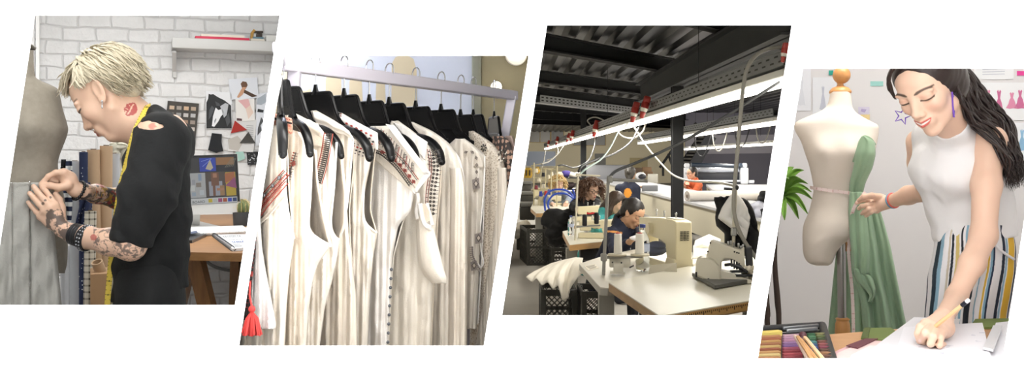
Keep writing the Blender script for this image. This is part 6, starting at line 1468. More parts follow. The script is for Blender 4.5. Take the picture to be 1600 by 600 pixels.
# thread stand with two white cones
Vt3 = VP(960, 400, 6.2)
ts = thing('thread_stand', 'steel thread stand pole with an elbow arm at the grey-white table', 'thread stand', Vt3.pt(942, 444))
mb = MB(); mb.tube([Vt3.pt(942.5, 444), Vt3.pt(944, 405), Vt3.pt(950.5, 278)], .011, 10); mb.lathe([(0, 0), (.03, 0), (.028, .01), (.012, .02)], Vt3.pt(942.5, 446), 16); mb.build('pole', mat('stand grey', '#9b9a95', .45, .4), ts)
mb = MB(); mb.tube([Vt3.pt(942, 402.5), Vt3.pt(1004, 401)], .009, 8); mb.build('crossbar', MATS['stand grey'], ts)
mb = MB(); mb.tube([Vt3.pt(950.5, 280.5), Vt3.pt(1012, 283)], .010, 8); mb.box(Vt3.pt(953, 280), (.035, .035, .045), None, .005); mb.build('elbow_arm', MATS['stand grey'], ts)
mb = MB(); mb.lathe([(0, 0), (.02, 0), (.02, .04), (0, .04)], Vt3.pt(943.5, 407), 14); mb.box(Vt3.pt(943.5, 402), (.04, .04, .05), None, .006); mb.build('clamp', MATS['stand grey'], ts)
for x in (964, 1000):
 mb = MB(); mb.lathe([(.0, 0), (.058, 0), (.062, .006), (.058, .012), (0, .012)], Vt3.pt(x, 399.5), 28); mb.build('cone_plate', mat('plate beige', '#c9c1aa', .5), ts)
coneg = 'white thread cones'
def spool(c, h, r, m, label, grp=coneg, name='thread_cone', tip='#b03a2e', ts_=.74):
 t = thing(name, label, 'thread cone', c, grp); mb = MB(); mb.lathe([(r * .6, 0), (r, .004), (r * ts_ * 1.2, h * .93), (r * ts_, h * .95), (r * .3, h * .95)], c, 24); mb.build('thread', m, t)
 mb = MB(); mb.lathe([(0, h * .94), (r * ts_ * .9, h * .94), (r * ts_ * .75, h * .985), (r * .2, h), (0, h)], c, 18); mb.build('tip', mat('spool tip ' + tip, tip, .5), t); return t
wth = mat('white thread', '#efebe2', .8, bump=.2, bscale=300)
spool(Vt3.pt(965.5, 397), .14, .027, wth, 'left white thread cone with a red tip on the stand'); spool(Vt3.pt(999.5, 397), .14, .029, wth, 'right white thread cone with a red tip in front of the water bottle')
hd = thing('bobbin_winder', 'small white thread tension unit below the cone plates', 'machine part', Vt3.pt(965, 428))
mb = MB(); vbox(mb, Vt3, 952, 404, 985, 418, -.06, .05, .008); vbox(mb, Vt3, 958, 412, 974, 426, -.03, .05, .008); vbox(mb, Vt3, 953, 425.5, 977, 428.5, -.06, .1, .004); mb.build('body', mat('unit white', '#d9d5c8', .45), hd)
mb = MB(); [mb.ball(Vt3.pt(x, y, .02), .006, 8) for x, y in ((957, 410), (971, 410.5))]; mb.tube([Vt3.pt(984, 418, 0), Vt3.pt(990, 415, .02)], .005, 6); mb.build('screws', mach_d, hd)
clear = glass('clear plastic', '#eef2f5', .08, 1.25); cap_b = mat('blue cap', '#3c4a8c', .5)
def bottle(c, h, r, label, lab_col=None):
 t = thing('water_bottle', label, 'bottle', c, 'clear water bottles'); mb = MB()
 prof = [(0, 0), (r * .85, 0), (r, .01)] + [(r * (1 - .05 * (i % 2)), .03 + i * h * .055) for i in range(9)] + [(r, h * .6), (r * .95, h * .68), (r * .6, h * .80), (r * .36, h * .86), (r * .34, h * .93), (0, h * .93)]
 mb.lathe(prof, c, 24); mb.build('bottle_body', clear, t); mb = MB(); mb.lathe([(0, h * .925), (r * .42, h * .925), (r * .42, h), (0, h)], c, 16); mb.build('cap', cap_b, t)
 mb = MB(); mb.lathe([(r * 1.01, h * .42), (r * 1.02, h * .58)], c, 24, cap=False); mb.build('bottle_label', mat('pale label', '#b9c3da', .6), t); return t
bottle(Vt3.pt(1004, 423, -.2), .31, .047, 'large water bottle behind the right white thread cone'); bottle(P(892, 368, 9.1), .19, .03, 'small water bottle standing on the wooden-edged table')
# button sewing machine on the near table
Vm = VP(1125, 430, 5.55)
bm_ = thing('button_sewing_machine', 'small cream button sewing machine on a dark tray on the near table', 'sewing machine', Vm.pt(1120, 450, .2))
pale = mat('machine ivory', '#dcd6c4', .38)
def slab(nm, pts, off, d, m, par, b=.008): mb = MB(); mb.prism([Vm.pt(x, y, off) for x, y in pts], Vm.n * -d); return bevel(mb.build(nm, m, par), b)
slab('body', [(1103, 404), (1110, 377.5), (1113, 375.5), (1157, 391), (1163, 386), (1164, 419), (1157, 417), (1151, 410), (1141, 404.5), (1132, 404), (1127.5, 409), (1127, 430), (1112, 438)], .0, .12, pale, bm_)
slab('motor_cover', [(1086, 431), (1087, 410), (1092, 404), (1101, 402), (1115, 408), (1123, 417), (1126, 424), (1127, 443), (1117, 444)], .11, .17, pale, bm_, .012)
slab('lower_arm', [(1124, 423), (1130, 423.5), (1176, 438.5), (1175, 443), (1166, 443.5), (1126, 436)], .09, .10, pale, bm_, .004)
mb = MB(); q4 = [onz(1081, 432, ZT + .004), onz(1117, 452, ZT + .004), onz(1168, 443, ZT + .004), onz(1140, 428, ZT + .004)]; mb.prism(q4, (0, 0, .022)); bevel(mb.build('tray', mat('tray grey metal', '#5b5c5a', .45, .5), bm_), .004)
for (x, y) in ((1088, 430), (1107, 440), (1117, 446)): mb = MB(); mb.tube([Vm.pt(x, y + 3, .115), Vm.pt(x, y - 5, .115)], .005, 8); mb.build('clip', mach_d, bm_)
mb = MB()
for (x, y0, y1, r) in ((1143, 405, 417, .006), (1147, 406, 420, .005), (1151, 409, 421, .006), (1155, 411, 424, .004)): mb.tube([Vm.pt(x, y0, .02), Vm.pt(x + .5, y1, .03)], r, 8)
mb.tube([Vm.pt(1133, 414, .04), Vm.pt(1142, 413, .06), Vm.pt(1160, 420, .06), Vm.pt(1168, 426, .06)], .009, 8); mb.tube([Vm.pt(1150, 412, .03), Vm.pt(1158, 416, .04), Vm.pt(1157, 423, .04)], .006, 8); mb.box(Vm.pt(1154, 424, .05), (.09, .05, .012), None, .003); mb.box(Vm.pt(1162, 430, .06), (.10, .06, .012), None, .003); mb.build('needle_clamp', mach_d, bm_)
mb = MB()
for (x, y) in ((1138, 381), (1142, 380), (1147, 383), (1154, 384), (1158, 388), (1161, 386)): mb.cyl(Vm.pt(x, y + 3, -.05), Vm.pt(x, y - 2, -.05), .006, .008, 10); mb.ball(Vm.pt(x, y - 2.5, -.05), .008, 8)
mb.build('thread_posts', stl, bm_)
mb = MB(); [mb.ball(Vm.pt(x, y, .0), .005, 8) for x, y in ((1110, 379.5), (1106, 393), (1147.5, 393.5), (1151.5, 394.8), (1154.5, 395.5))]; mb.build('screws', slot, bm_)
slab('side_motor', [(1164, 387), (1175, 386), (1177, 416), (1166, 420)], -.03, .1, mat('motor charcoal', '#3b3c3e', .5), bm_)
mb = MB(); c = Vm.pt(1171, 426, .02)
for i in range(16): mb.ball(c + Vector((rr.uniform(-.03, .04), rr.uniform(-.03, .03), rr.uniform(-.03, .03))), .018, 8)
tag(mb.build('cloth_scrap', mat('white scrap cloth', '#ddd5c3', .9)), 'white cloth scrap under the needle of the button machine', 'cloth')
pl = thing('thread_pole', 'cream upright pole with a top arm behind the button machine', 'pole', Vm.pt(1147, 383, -.08))
mb = MB(); mb.tube([Vm.pt(1146, 384, -.08), Vm.pt(1147, 350, -.08), Vm.pt(1149, 300, -.08), Vm.pt(1149.5, 291, -.08)], .010, 10); mb.build('pole', mat('cream pole paint', '#c9c2ae', .5), pl)
mb = MB(); mb.tube([Vm.pt(1131, 294.5, -.08), Vm.pt(1150, 296, -.08)], .008, 8); mb.ball(Vm.pt(1150, 293, -.08), .018, 10); mb.build('top_arm', mach_d, pl); mb = MB(); mb.box(Vm.pt(1146.5, 362, -.08), (.03, .03, .05), None, .004); mb.build('clamp', stl, pl)
def drape(name, rows, vp, off, amp, m, label, cat='garment', fr=.35, nu=26, nv=28, th=.008):
 def fn(U, Vv):
  ys = np.array([r[0] for r in rows]); y = ys[0] + (ys[-1] - ys[0]) * Vv; xl = np.interp(y, ys, [r[1] for r in rows]); xr = np.interp(y, ys, [r[2] for r in rows]); x = xl + (xr - xl) * U; o = np.zeros(U.shape + (3,))
  for i in np.ndindex(U.shape): o[i] = vp.pt(x[i], y[i], off + amp * (.3 + Vv[i]) * math.sin((x[i] - xl[i]) * fr + y[i] * .05) + amp * 1.4 * math.sqrt(max(0, 1 - (2 * U[i] - 1) ** 2)))
  return o[..., 0], o[..., 1], o[..., 2]
 V, Q = grid_np(fn, nu, nv); ob = np_obj(name, V, Q, m); ob.modifiers.new('thickness', 'SOLIDIFY').thickness = th; return tag(ob, label, cat)
blackc = mat('black cloth', '#111113', .9)
drape('black_garment', [(308, 1118, 1140), (312, 1117, 1165), (325, 1121, 1174), (340, 1119, 1180), (352, 1121, 1183), (364, 1134, 1184), (380, 1134, 1184), (400, 1135, 1183)], Vm, -.22, .03, blackc, 'black garment hung over the pole behind the button machine')
drape('white_cut_piece', [(305, 1144, 1150), (312, 1138, 1158), (325, 1129, 1166), (340, 1123, 1171), (348, 1134, 1170), (360, 1150, 1167), (373, 1162, 1164)], Vm, -.13, .012, mat('white cut cloth', '#efedea', .9), 'white triangular cut piece hung over the black garment', 'cloth')
mb = MB(); c = P(1178, 328, 9.6)
S = SDF(.012); rr2 = random.Random(5)
for i in range(14): S.ell(np.array(c) + np.array((rr2.uniform(-.12, .13), rr2.uniform(-.05, .05), rr2.uniform(-.05, .05))), np.array((rr2.uniform(.03, .08), .05, rr2.uniform(.02, .05))), None, .02)
V, Q = S.mesh(lambda X, Y, Z: .006 * vnoise(X * 50, Y * 50, Z * 50), 0); tag(np_obj('plastic_wrap', V, Q, mat('crinkled plastic', '#a7a9b6', .2, bump=.6, bscale=60)), 'crumpled plastic wrap on the cutting table behind the black garment', 'plastic')
# ------------------------------------------------------------------ crates, bins, heaps
plas = mat('dark grey plastic crate', '#3e3d38', .55)
def crate(c, w, d, h, ang, label, name='crate', m=plas, cell=.045):
 """slatted crate: rims, corner posts, floor and diagonal lattice on four sides"""
 t = thing(name, label, 'crate', c, 'dark plastic crates', ang); c = Vector(c)
 mb = MB(); Rz = Matrix.Rotation(0, 3, 'Z'); q = lambda x, y, z: Vector((x, y, z)) + c
 for z, hh in ((.015, .03), (h - .025, .05)):
  for s in (-1, 1): mb.box(q(0, s * (d / 2 - .01), z), (w, .02, hh), None, .004); mb.box(q(s * (w / 2 - .01), 0, z), (.02, d - .041, hh), None, .004)
 mb.build('rim', m, t); mb = MB()
 for sx in (-1, 1):
  for sy in (-1, 1): mb.box(q(sx * (w / 2 - .02), sy * (d / 2 - .02), h / 2), (.045, .045, h - .02), None, .006)
 mb.box(q(0, 0, .012), (w - .05, d - .05, .012)); mb.box(q(0, -d / 2 + .012, h * .5), (w, .016, .03)); mb.box(q(-w / 2 + .012, 0, h * .5), (.016, d - .04, .03)); mb.box(q(0, d / 2 - .012, h * .5), (w, .016, .03)); mb.box(q(w / 2 - .012, 0, h * .5), (.016, d - .04, .03)); mb.build('frame', m, t)
 mb = MB()
 for (L, ori) in ((w, 0), (w, 1), (d, 2), (d, 3)):
  n = int(L / cell)
  for i in range(-int(h / cell), n + 1):
   for s in (1, -1):
    x0 = -L / 2 + i * cell; x1 = x0 + h
    if s < 0: x0, x1 = x1, x0
    a, b = max(min(x0, x1), -L / 2), min(max(x0, x1), L / 2)
    if b - a < .01: continue
    za, zb = [(x - x0) / (x1 - x0) * h for x in (a, b)]
    f = {0: lambda x, z: q(x, -d / 2 + .008, z), 1: lambda x, z: q(x, d / 2 - .008, z), 2: lambda x, z: q(-w / 2 + .008, x, z), 3: lambda x, z: q(w / 2 - .008, x, z)}[ori]
    mb.bar(f(a, za), f(b, zb), .009, .006)
 mb.build('lattice', m, t, smooth=False)
 for ch in t.children: ch.matrix_parent_inverse = Matrix()
 return t
crate((.345, 13.7, 0), .37, .9, .50, .10, 'tall dark lattice crate left of the black heap'); crate((.64, 13.3, 0), .26, .6, .27, .08, 'small dark lattice crate under the black heap')
crate((.375, 7.9, 0), .29, .5, .44, .0, 'dark lattice crate at the bottom left under the white cloth heap'); crate((.66, 7.65, 0), .25, .5, .46, .0, 'dark lattice crate at the bottom beside the table leg')
def heap(name, outline, vp, off, depth, m, label, seed, cat='cloth heap', res=.012, zs=1.0, kk=(5, 9), num=90, nz=1.0):
 """crumpled pile: blobs spread over a pixel outline, real depth"""
 S = SDF(res); rr = random.Random(seed); xs = [p[0] for p in outline]; ys = [p[1] for p in outline]
 def inside(x, y):
  c = False
  for i in range(len(outline)):
   (x0, y0), (x1, y1) = outline[i], outline[i - 1]
   if (y0 > y) != (y1 > y) and x < (x1 - x0) * (y - y0) / (y1 - y0) + x0: c = not c
  return c
 n = 0
 while n < num:
  x, y = rr.uniform(min(xs), max(xs)), rr.uniform(min(ys), max(ys))
  if not inside(x, y): continue
  n += 1; k = rr.uniform(*kk) * vp.m; S.ell(np.array(vp.pt(x, y, off + rr.uniform(-depth, depth))), np.array((k * 1.1, k * 1.4, k * .8 * zs)), None, .03)
 V, Q = S.mesh(lambda X, Y, Z: nz * (.02 * vnoise(X * 14, Y * 9, Z * 16) + .008 * vnoise(X * 40, Y * 20, Z * 40)), 1); return tag(np_obj(name, V, Q, m), label, cat)
VH = VP(865, 435, 7.7)
def cloth_heap():
 """folded white cloth: a sloping crumpled top and a ragged hanging edge"""
 top = [(862, 412), (880, 407), (899, 403), (911, 404)]; rim = [(822, 433), (831, 441), (838, 435), (846, 446), (856, 441), (864, 452), (872, 446), (879, 470), (887, 466), (891, 450), (901, 436), (912, 424)]
 n = 60; g = []
 for j in range(34):
  v = j / 33; row = []
  for i in range(n):
   u = i / (n - 1); k = u * 11; a = min(10, int(k)); f = k - a; rx, ry = [rim[a][q] * (1 - f) + rim[a + 1][q] * f for q in (0, 1)]; k = u * 3; a = min(2, int(k)); f = k - a; tx, ty = [top[a][q] * (1 - f) + top[a + 1][q] * f for q in (0, 1)]
   mx, my = tx + (rx - tx) * .8 - 4, min(ry, 432 - 16 * u) - 4
   x = (1 - v) ** 2 * tx + 2 * v * (1 - v) * mx + v * v * rx; y = (1 - v) ** 2 * ty + 2 * v * (1 - v) * my + v * v * ry
   w = .018 * float(vnoise(u * 9, v * 4, 2)) + .010 * float(vnoise(u * 24 + v * 5, v * 8, 5)); row.append(VH.pt(x, y, -.42 + .72 * math.sin(v * PI * .5) + w))
  g.append(row)
 mb = MB(); mb.sheet(g); o = mb.build('white_cloth_heap', mat('white cotton heap', '#e6e0d3', .9), ang=80, solid=.012); tag(o, 'heap of white cut cloth spread over the bottom crates', 'cloth heap')
cloth_heap()
VH2 = VP(880, 355, 12.5)
heap('black_cloth_heap', [(862, 334), (878, 330), (897, 331), (903, 340), (900, 360), (898, 376), (876, 378), (862, 372), (859, 352)], VH2, 0, .12, blackc, 'tall heap of black garments on the small crate', 14, kk=(9, 14), num=36, nz=.7)
def bin_(x0, y0, x1, y1, Y, label, m, name='storage_bin', lid=True, d=.5):
 vp = VP((x0 + x1) / 2, y1, Y); t = thing(name, label, 'bin', vp.pt((x0 + x1) / 2, y1)); mb = MB(); vbox(mb, vp, x0 + 1, y0 + (y1 - y0) * .25, x1 - 1, y1, -d, d, .02); mb.build('box', m, t); mb = MB(); vbox(mb, vp, x0, y0, x1, y0 + (y1 - y0) * .25, -d - .02, d + .04, .02); mb.build('lid', mat('bin lid', '#6c6c68', .5), t)
bin_(811, 317, 837, 344, 16, 'grey lidded bin below the stacked dark crates', plas); bin_(812, 300, 836, 319, 17, 'dark storage box on the grey lidded bin', plas); bin_(814, 284, 832, 301, 18, 'dark storage box on top of the left pile', plas)
bin_(806, 364, 822, 391, 14.6, 'dark bin on the floor at the left edge under a white bag', plas, d=.3)
Vw = VP(814, 358, 14.4); heap('white_bag', [(807, 366), (812, 353), (820, 352), (821, 364)], Vw, .12, .06, mat('white cotton heap', '#e6e0d3', .9), 'crumpled white bag on the bin at the left edge', 16, 'bag')
# ------------------------------------------------------------------ middle row: table, machines, cones, bottle
mt, mp = tabletop('machine_table', 'middle machine table with a wooden edge carrying the small bottle', [(879, 361.5), (890, 382), (952, 376), (960, 352), (930, 350)], .735, .05, whl, ply, ((893, 377, .1), (940, 371, .08)))
mB = machine(P(955, 362, 8.9) , PI - .12, .27, .17, .08, 'cream sewing machine with two black thread cones before the teal sweater', 1)
mB.location.z = 0
for ch in mB.children: pass
mB.location = P(957, 363, 9.0); mB.location.z = .736
machine(Vector((1.09, 11.3, .745)), PI - .05, .28, .18, .09, 'cream sewing machine in front of the curly-haired woman', 1)
tabletop('machine_table', 'far machine table in front of the curly-haired woman', [(888, 343), (893, 352), (948, 350), (955, 336), (900, 335)], .735, .05, whl, ply, ((896, 350, .1),))
bth = mat('black thread', '#15161a', .8); CGB = 'black thread cones'
for x, y, lab in ((913.5, 353, 'left black thread cone in the middle row'), (932, 350, 'right black thread cone in the middle row')): spool(P(x, y, 8.7), .105, .022, bth, lab, CGB, tip='#23242a', ts_=.8)
ts2 = thing('thread_stand', 'thin cream thread stand beside the small water bottle', 'thread stand', P(897, 400, 9.0)); V9 = VP(900, 340, 8.8)
mb = MB(); mb.tube([V9.pt(897.5, 405), V9.pt(900, 340), V9.pt(903, 271)], .009, 8); mb.build('pole', mat('cream pole paint', '#c9c2ae', .5), ts2); mb = MB(); mb.tube([V9.pt(902, 273), V9.pt(938, 275)], .008, 8); mb.box(V9.pt(903, 273), (.04, .03, .03), None, .004); mb.build('elbow_arm', MATS['cream pole paint'], ts2); mb = MB(); mb.tube([V9.pt(900, 354.5), V9.pt(938, 352)], .008, 8); mb.build('crossbar', MATS['stand grey'], ts2)
mb = MB(); mb.box(P(897, 347, 9.2), (.03, .14, .11), None, .01); tag(mb.build('motor_unit', mach_d), 'dark machine motor under the small machine on the middle table', 'motor') if False else None
mu = MB(); vbox(mu, V9, 905, 388, 940, 408, -.3, .25, .03); tag(mu.build('table_motor', mat('motor charcoal', '#3b3c3e', .5)), 'charcoal motor mounted below the middle machine table', 'motor')
# far cluster of thread racks and machines on the left
Vc = VP(850, 290, 15.5)
rk_ = mat('rack cream', '#c2b794', .5)
tabletop('machine_table', 'long far machine table under the crowded thread racks', [(829, 325), (838, 333), (893, 330), (896, 312), (836, 311)], .735, .05, whl, ply, ((842, 330, .1), (885, 328, .1)))
for i, (x, y0, y1, x2, Y) in enumerate(((834, 254, 322, 846, 15.2), (845, 262, 318, 858, 15.8), (852, 262, 312, 866, 16.4), (870, 259, 322, 880, 14.6), (861, 263, 320, 870, 15))):
 v_ = VP(x, y1, Y); lab = ('leftmost far thread rack with slanting top arm', 'second far thread rack from the left', 'third far thread rack from the left', 'far thread rack pole in front of the blond woman', 'slim far thread rack beside the blond woman')[i]
 t = thing('thread_rack', lab, 'thread rack', v_.pt(x, y1), 'far thread racks'); mb = MB(); mb.tube([v_.pt(x, y1), v_.pt(x + .5, y0)], .010, 8); mb.build('pole', rk_, t)
 for k, yy in enumerate((y0 + 2, y0 + (y1 - y0) * .35, y0 + (y1 - y0) * .62)): mb = MB(); mb.tube([v_.pt(x - 4, yy + (3 if k == 0 and i == 0 else 0)), v_.pt(x2, yy)], .007, 6); mb.build('arm', rk_, t)
cols = ['#e3dcc8', '#e8e0cc', '#2c3f9a', '#b23a3a', '#23242a', '#d9cfb4', '#7b2f3a', '#dcd6c6', '#f0ead9', '#3a4aa8', '#c9a23a', '#e3dcc8']
rr = random.Random(21); clab = ['cream', 'ivory', 'blue', 'red', 'black', 'beige', 'maroon', 'pale', 'white', 'royal blue', 'mustard', 'cream']
pos = [(838, 270, 15.3), (842, 284, 15.3), (845, 307, 15.0), (853, 306, 15.0), (849, 276, 15.8), (857, 280, 16), (838, 296, 15.2), (862, 275, 16.2), (849, 294, 15.6), (858, 304, 15.1), (840, 268, 16), (865, 290, 15.4)]
for i, (x, y, Y) in enumerate(pos): spool(P(x, y, Y), .085 if i in (2, 3, 9) else .07, .03, mat('cone ' + cols[i], cols[i], .8), '%s thread cone in the crowded far racks, %s' % (clab[i], ('upper left', 'left of centre', 'front row', 'front row, middle', 'upper middle', 'middle', 'low at the left', 'upper right', 'centre', 'front row, right', 'top left', 'right side')[i]), 'thread cones in the far racks', tip='#d9d2c0', ts_=.6)
for i, (x, y, Y, a, lab) in enumerate(((850, 322, 15.2, .3, 'cream sewing machine among the far racks, left'), (868, 309, 16, 2.9, 'cream sewing machine among the far racks, behind the blond woman'), (842, 309, 16.5, .2, 'small cream sewing machine at the far left end'))): machine(P(x, y, Y), a, .24, .17, .09, lab, 0)
mb = MB(); c = P(824, 270, 17); mb.lathe([(0, -.09), (.07, -.09), (.09, -.05), (.09, .06), (.06, .09), (0, .09)], c, 20); bb = tag(mb.build('yellow_machine_head', mat('ochre enamel', '#b8942f', .5)), 'ochre round machine head at the far left', 'machine'); mb = MB(); mb.tube([c + Vector((-.02, -.088, .05)), c + Vector((-.02, -.088, -.05))], .012, 6); mb.tube([c + Vector((.04, -.085, .05)), c + Vector((.04, -.085, -.05))], .012, 6); mb.build('handles', mach_d, bb)
mb = MB(); mb.ball(P(840, 266, 16.8), .06, 14, sc=(.8, .8, 1.1)); tag(mb.build('ochre_knob', mat('ochre enamel', '#b8942f', .5)), 'small ochre machine cover beside the leftmost thread rack', 'machine')
# blue hoses
hose = mat('blue hose', '#3050b8', .4)
for i, (pts, Y, lab) in enumerate((([(852, 330), (851, 312), (858, 300), (872, 296), (890, 300), (897, 314), (894, 322)], 13.6, 'blue air hose arching in front of the blond woman'), ([(862, 336), (856, 318), (866, 304), (884, 303), (896, 310)], 13.5, 'lower blue air hose arching to the right'), ([(895, 296), (898, 308), (892, 318), (901, 326)], 13.4, 'short blue hose hanging right of the blond woman'))):
 mb = MB(); mb.tube([P(x, y, Y) for x, y in pts], .014, 8, sm=6); tag(mb.build('blue_hose', hose), lab, 'hose', 'blue hoses')
t = thing('shelf_rack', 'low shelf with bundles between the two women at the back', 'shelf', P(890, 300, 20)); Vh = VP(890, 278, 20)
mb = MB(); vbox(mb, Vh, 868, 277, 908, 279, 0, .4); vbox(mb, Vh, 868, 295, 908, 297, 0, .4); mb.build('board', mach_d, t); mb = MB(); [vbox(mb, Vh, x, 277, x + 1.4, 312, .1, .03) for x in (869, 906)]; mb.build('post', mach_d, t)
for i, (x0, x1, y0, c, lab) in enumerate(((870, 880, 268, '#c9bda9', 'beige bundle on the back shelf, left'), (880, 889, 266, '#4b3f86', 'violet bundle on the back shelf'), (889, 907, 268, '#d8cfc3', 'white bundle on the back shelf, right'), (884, 896, 284, '#3a2f30', 'dark bundle on the lower back shelf'))):
 S = SDF(.02); [S.ell(np.array(Vh.pt(x0 + (x1 - x0) * f, y0 + 5 + 2 * (k % 2), .25)), np.array((.07, .1, .06)), None, .03) for k, f in enumerate((.2, .5, .8))]; V, Q = S.mesh(); tag(np_obj('fabric_bundle', V, Q, mat('bundle ' + c, c, .9)), lab, 'bundle', 'bundles on the back shelf')
# ------------------------------------------------------------------ plugs and cables over the light row
redp = mat('red plug plastic', '#a02f27', .45); whp = mat('plug white', '#d9d4c8', .5)
def plug(c, s, tilt, label):
 t = thing('power_plug', label, 'plug', c, 'red power plugs'); R = Matrix.Rotation(tilt, 3, 'Y'); c = Vector(c)
 mb = MB(); mb.box(c + R @ Vector((0, 0, .045 * s)), (.05 * s, .05 * s, .05 * s), R, .008 * s, 2); mb.lathe([(0, -.02 * s), (.028 * s, -.02 * s), (.03 * s, .02 * s), (.024 * s, .03 * s), (0, .03 * s)], c, 18, R); mb.build('socket', redp, t)
 mb = MB(); mb.lathe([(0, -.045 * s), (.022 * s, -.045 * s), (.03 * s, -.02 * s), (0, -.018 * s)], c, 18, R); mb.build('collar', whp, t); mb = MB(); mb.lathe([(0, -.095 * s), (.014 * s, -.095 * s), (.022 * s, -.05 * s), (0, -.044 * s)], c, 16, R); mb.build('grip', redp, t)
for x, y, Y, s, tl, lab in ((992, 173, 11.6, 1.55, .25, 'red plug hanging at the left of the largest pair on the light row'), (1008, 165, 10.8, 1.55, .3, 'red plug at the right of the largest pair on the light row'), (931, 199, 16.2, 1.75, .25, 'lone red plug left of the largest pair'), (894, 211, 20.8, 1.5, .25, 'red plug third from the far end of the light row'), (888, 214, 21.8, 1.3, .3, 'dark red plug tucked left of the third from the far end'), (870.5, 219, 25.6, 1.4, .2, 'red plug second from the far end of the light row'), (857, 224, 29.5, 1.4, .2, 'red plug at the far end of the light row'), (1226, 80, 5.65, .7, .2, 'red plug at the near right end of the light row')):
 plug(P(x, y, Y), s, tl, lab)
def cable(name, pts, r, m, label, sm=7): mb = MB(); mb.tube([P(*q) for q in pts], r, 7, sm=sm); tag(mb.build(name, m), label, 'cable', 'workshop cables')
wc = mat('white flex', '#9d9a90', .5); bc = mat('black flex', '#232326', .5); gc = mat('grey conduit', '#55575a', .5)
cable('white_hose', [(1232, 72, 6.2), (1218, 74, 6.1), (1195, 78, 6.0), (1176, 92, 5.9), (1166, 112, 5.8), (1161, 140, 5.75), (1157, 180, 5.7), (1152, 240, 5.65), (1147, 300, 5.6), (1147, 330, 5.6), (1153, 355, 5.6), (1164, 378, 5.6), (1182, 404, 5.6)], .012, wc, 'thick white hose dropping from the light row to the button machine')
cable('black_cable', [(1001, 195, 12.6), (985, 222, 12.2), (960, 240, 11.5), (930, 250, 10), (910, 259, 9), (904, 268, 8.8)], .012, bc, 'black cable swinging from the largest red plugs to the thin thread stand')
cable('grey_conduit', [(1222, 126, 6.0), (1190, 146, 6.0), (1140, 178, 6.0), (1080, 214, 6.1), (1030, 239, 6.15), (990, 256, 6.2), (965, 266, 6.2), (955, 274, 6.2), (952, 281, 6.2)], .010, gc, 'grey conduit running from the upper right to the thread stand elbow')
cable('white_cable', [(985, 188, 12.8), (975, 200, 12.6), (966, 206, 12.5), (974, 214, 12.5), (990, 216, 12.5), (1004, 206, 12.5), (1010, 190, 12.5)], .012, wc, 'white cable looping under the largest red plugs')
cable('white_cable', [(966, 205, 12.4), (955, 228, 11.4), (940, 248, 10), (918, 262, 9), (906, 272, 8.8)], .009, mat('pale green flex', '#a9bcb5', .5), 'pale green cable from the white loop down to the thin thread stand')
cable('white_cable', [(992, 200, 12.6), (1010, 228, 12), (1030, 252, 11), (1050, 272, 10.4), (1075, 282, 9), (1120, 285, 7), (1147, 290, 5.65)], .010, wc, 'white cable sagging across the black column to the cream pole')
cable('white_cable', [(925, 198, 18.6), (918, 188, 18.6), (930, 183, 18.6), (945, 190, 18.6), (940, 202, 18.7)], .014, wc, 'white cable loop around the lone red plug')
cable('black_cable', [(932, 208, 18.6), (928, 232, 18), (918, 252, 17), (898, 262, 16), (880, 258, 15), (870, 260, 14.8)], .013, bc, 'black cable from the lone red plug to the far thread racks')
cable('white_cable', [(890, 216, 24), (880, 228, 22), (872, 240, 19), (858, 252, 17), (846, 256, 15.8)], .013, wc, 'white cable from the third red plug to the far racks')
cable('white_cable', [(868, 226, 27), (872, 236, 24), (866, 246, 20), (855, 250, 18)], .013, wc, 'white cable hanging below the second red plug from the far end')
cable('white_cable', [(852, 236, 30), (850, 250, 22), (846, 262, 16)], .014, wc, 'white cable hanging from the far end of the light row')
for i, (x, y) in enumerate(((1085, 212), (1112, 204), (1147, 197), (1180, 192))):
 cable('looped_cable', [(x, y, 15.5), (x + 4, y + 24, 15.5), (x + 10, y + 32, 15.5), (x + 17, y + 26, 15.5), (x + 26, y - 2, 15.5)], .010, (bc, wc)[i % 2], ('leftmost', 'second', 'third', 'rightmost')[i] + ' cable loop hanging under the second light row')
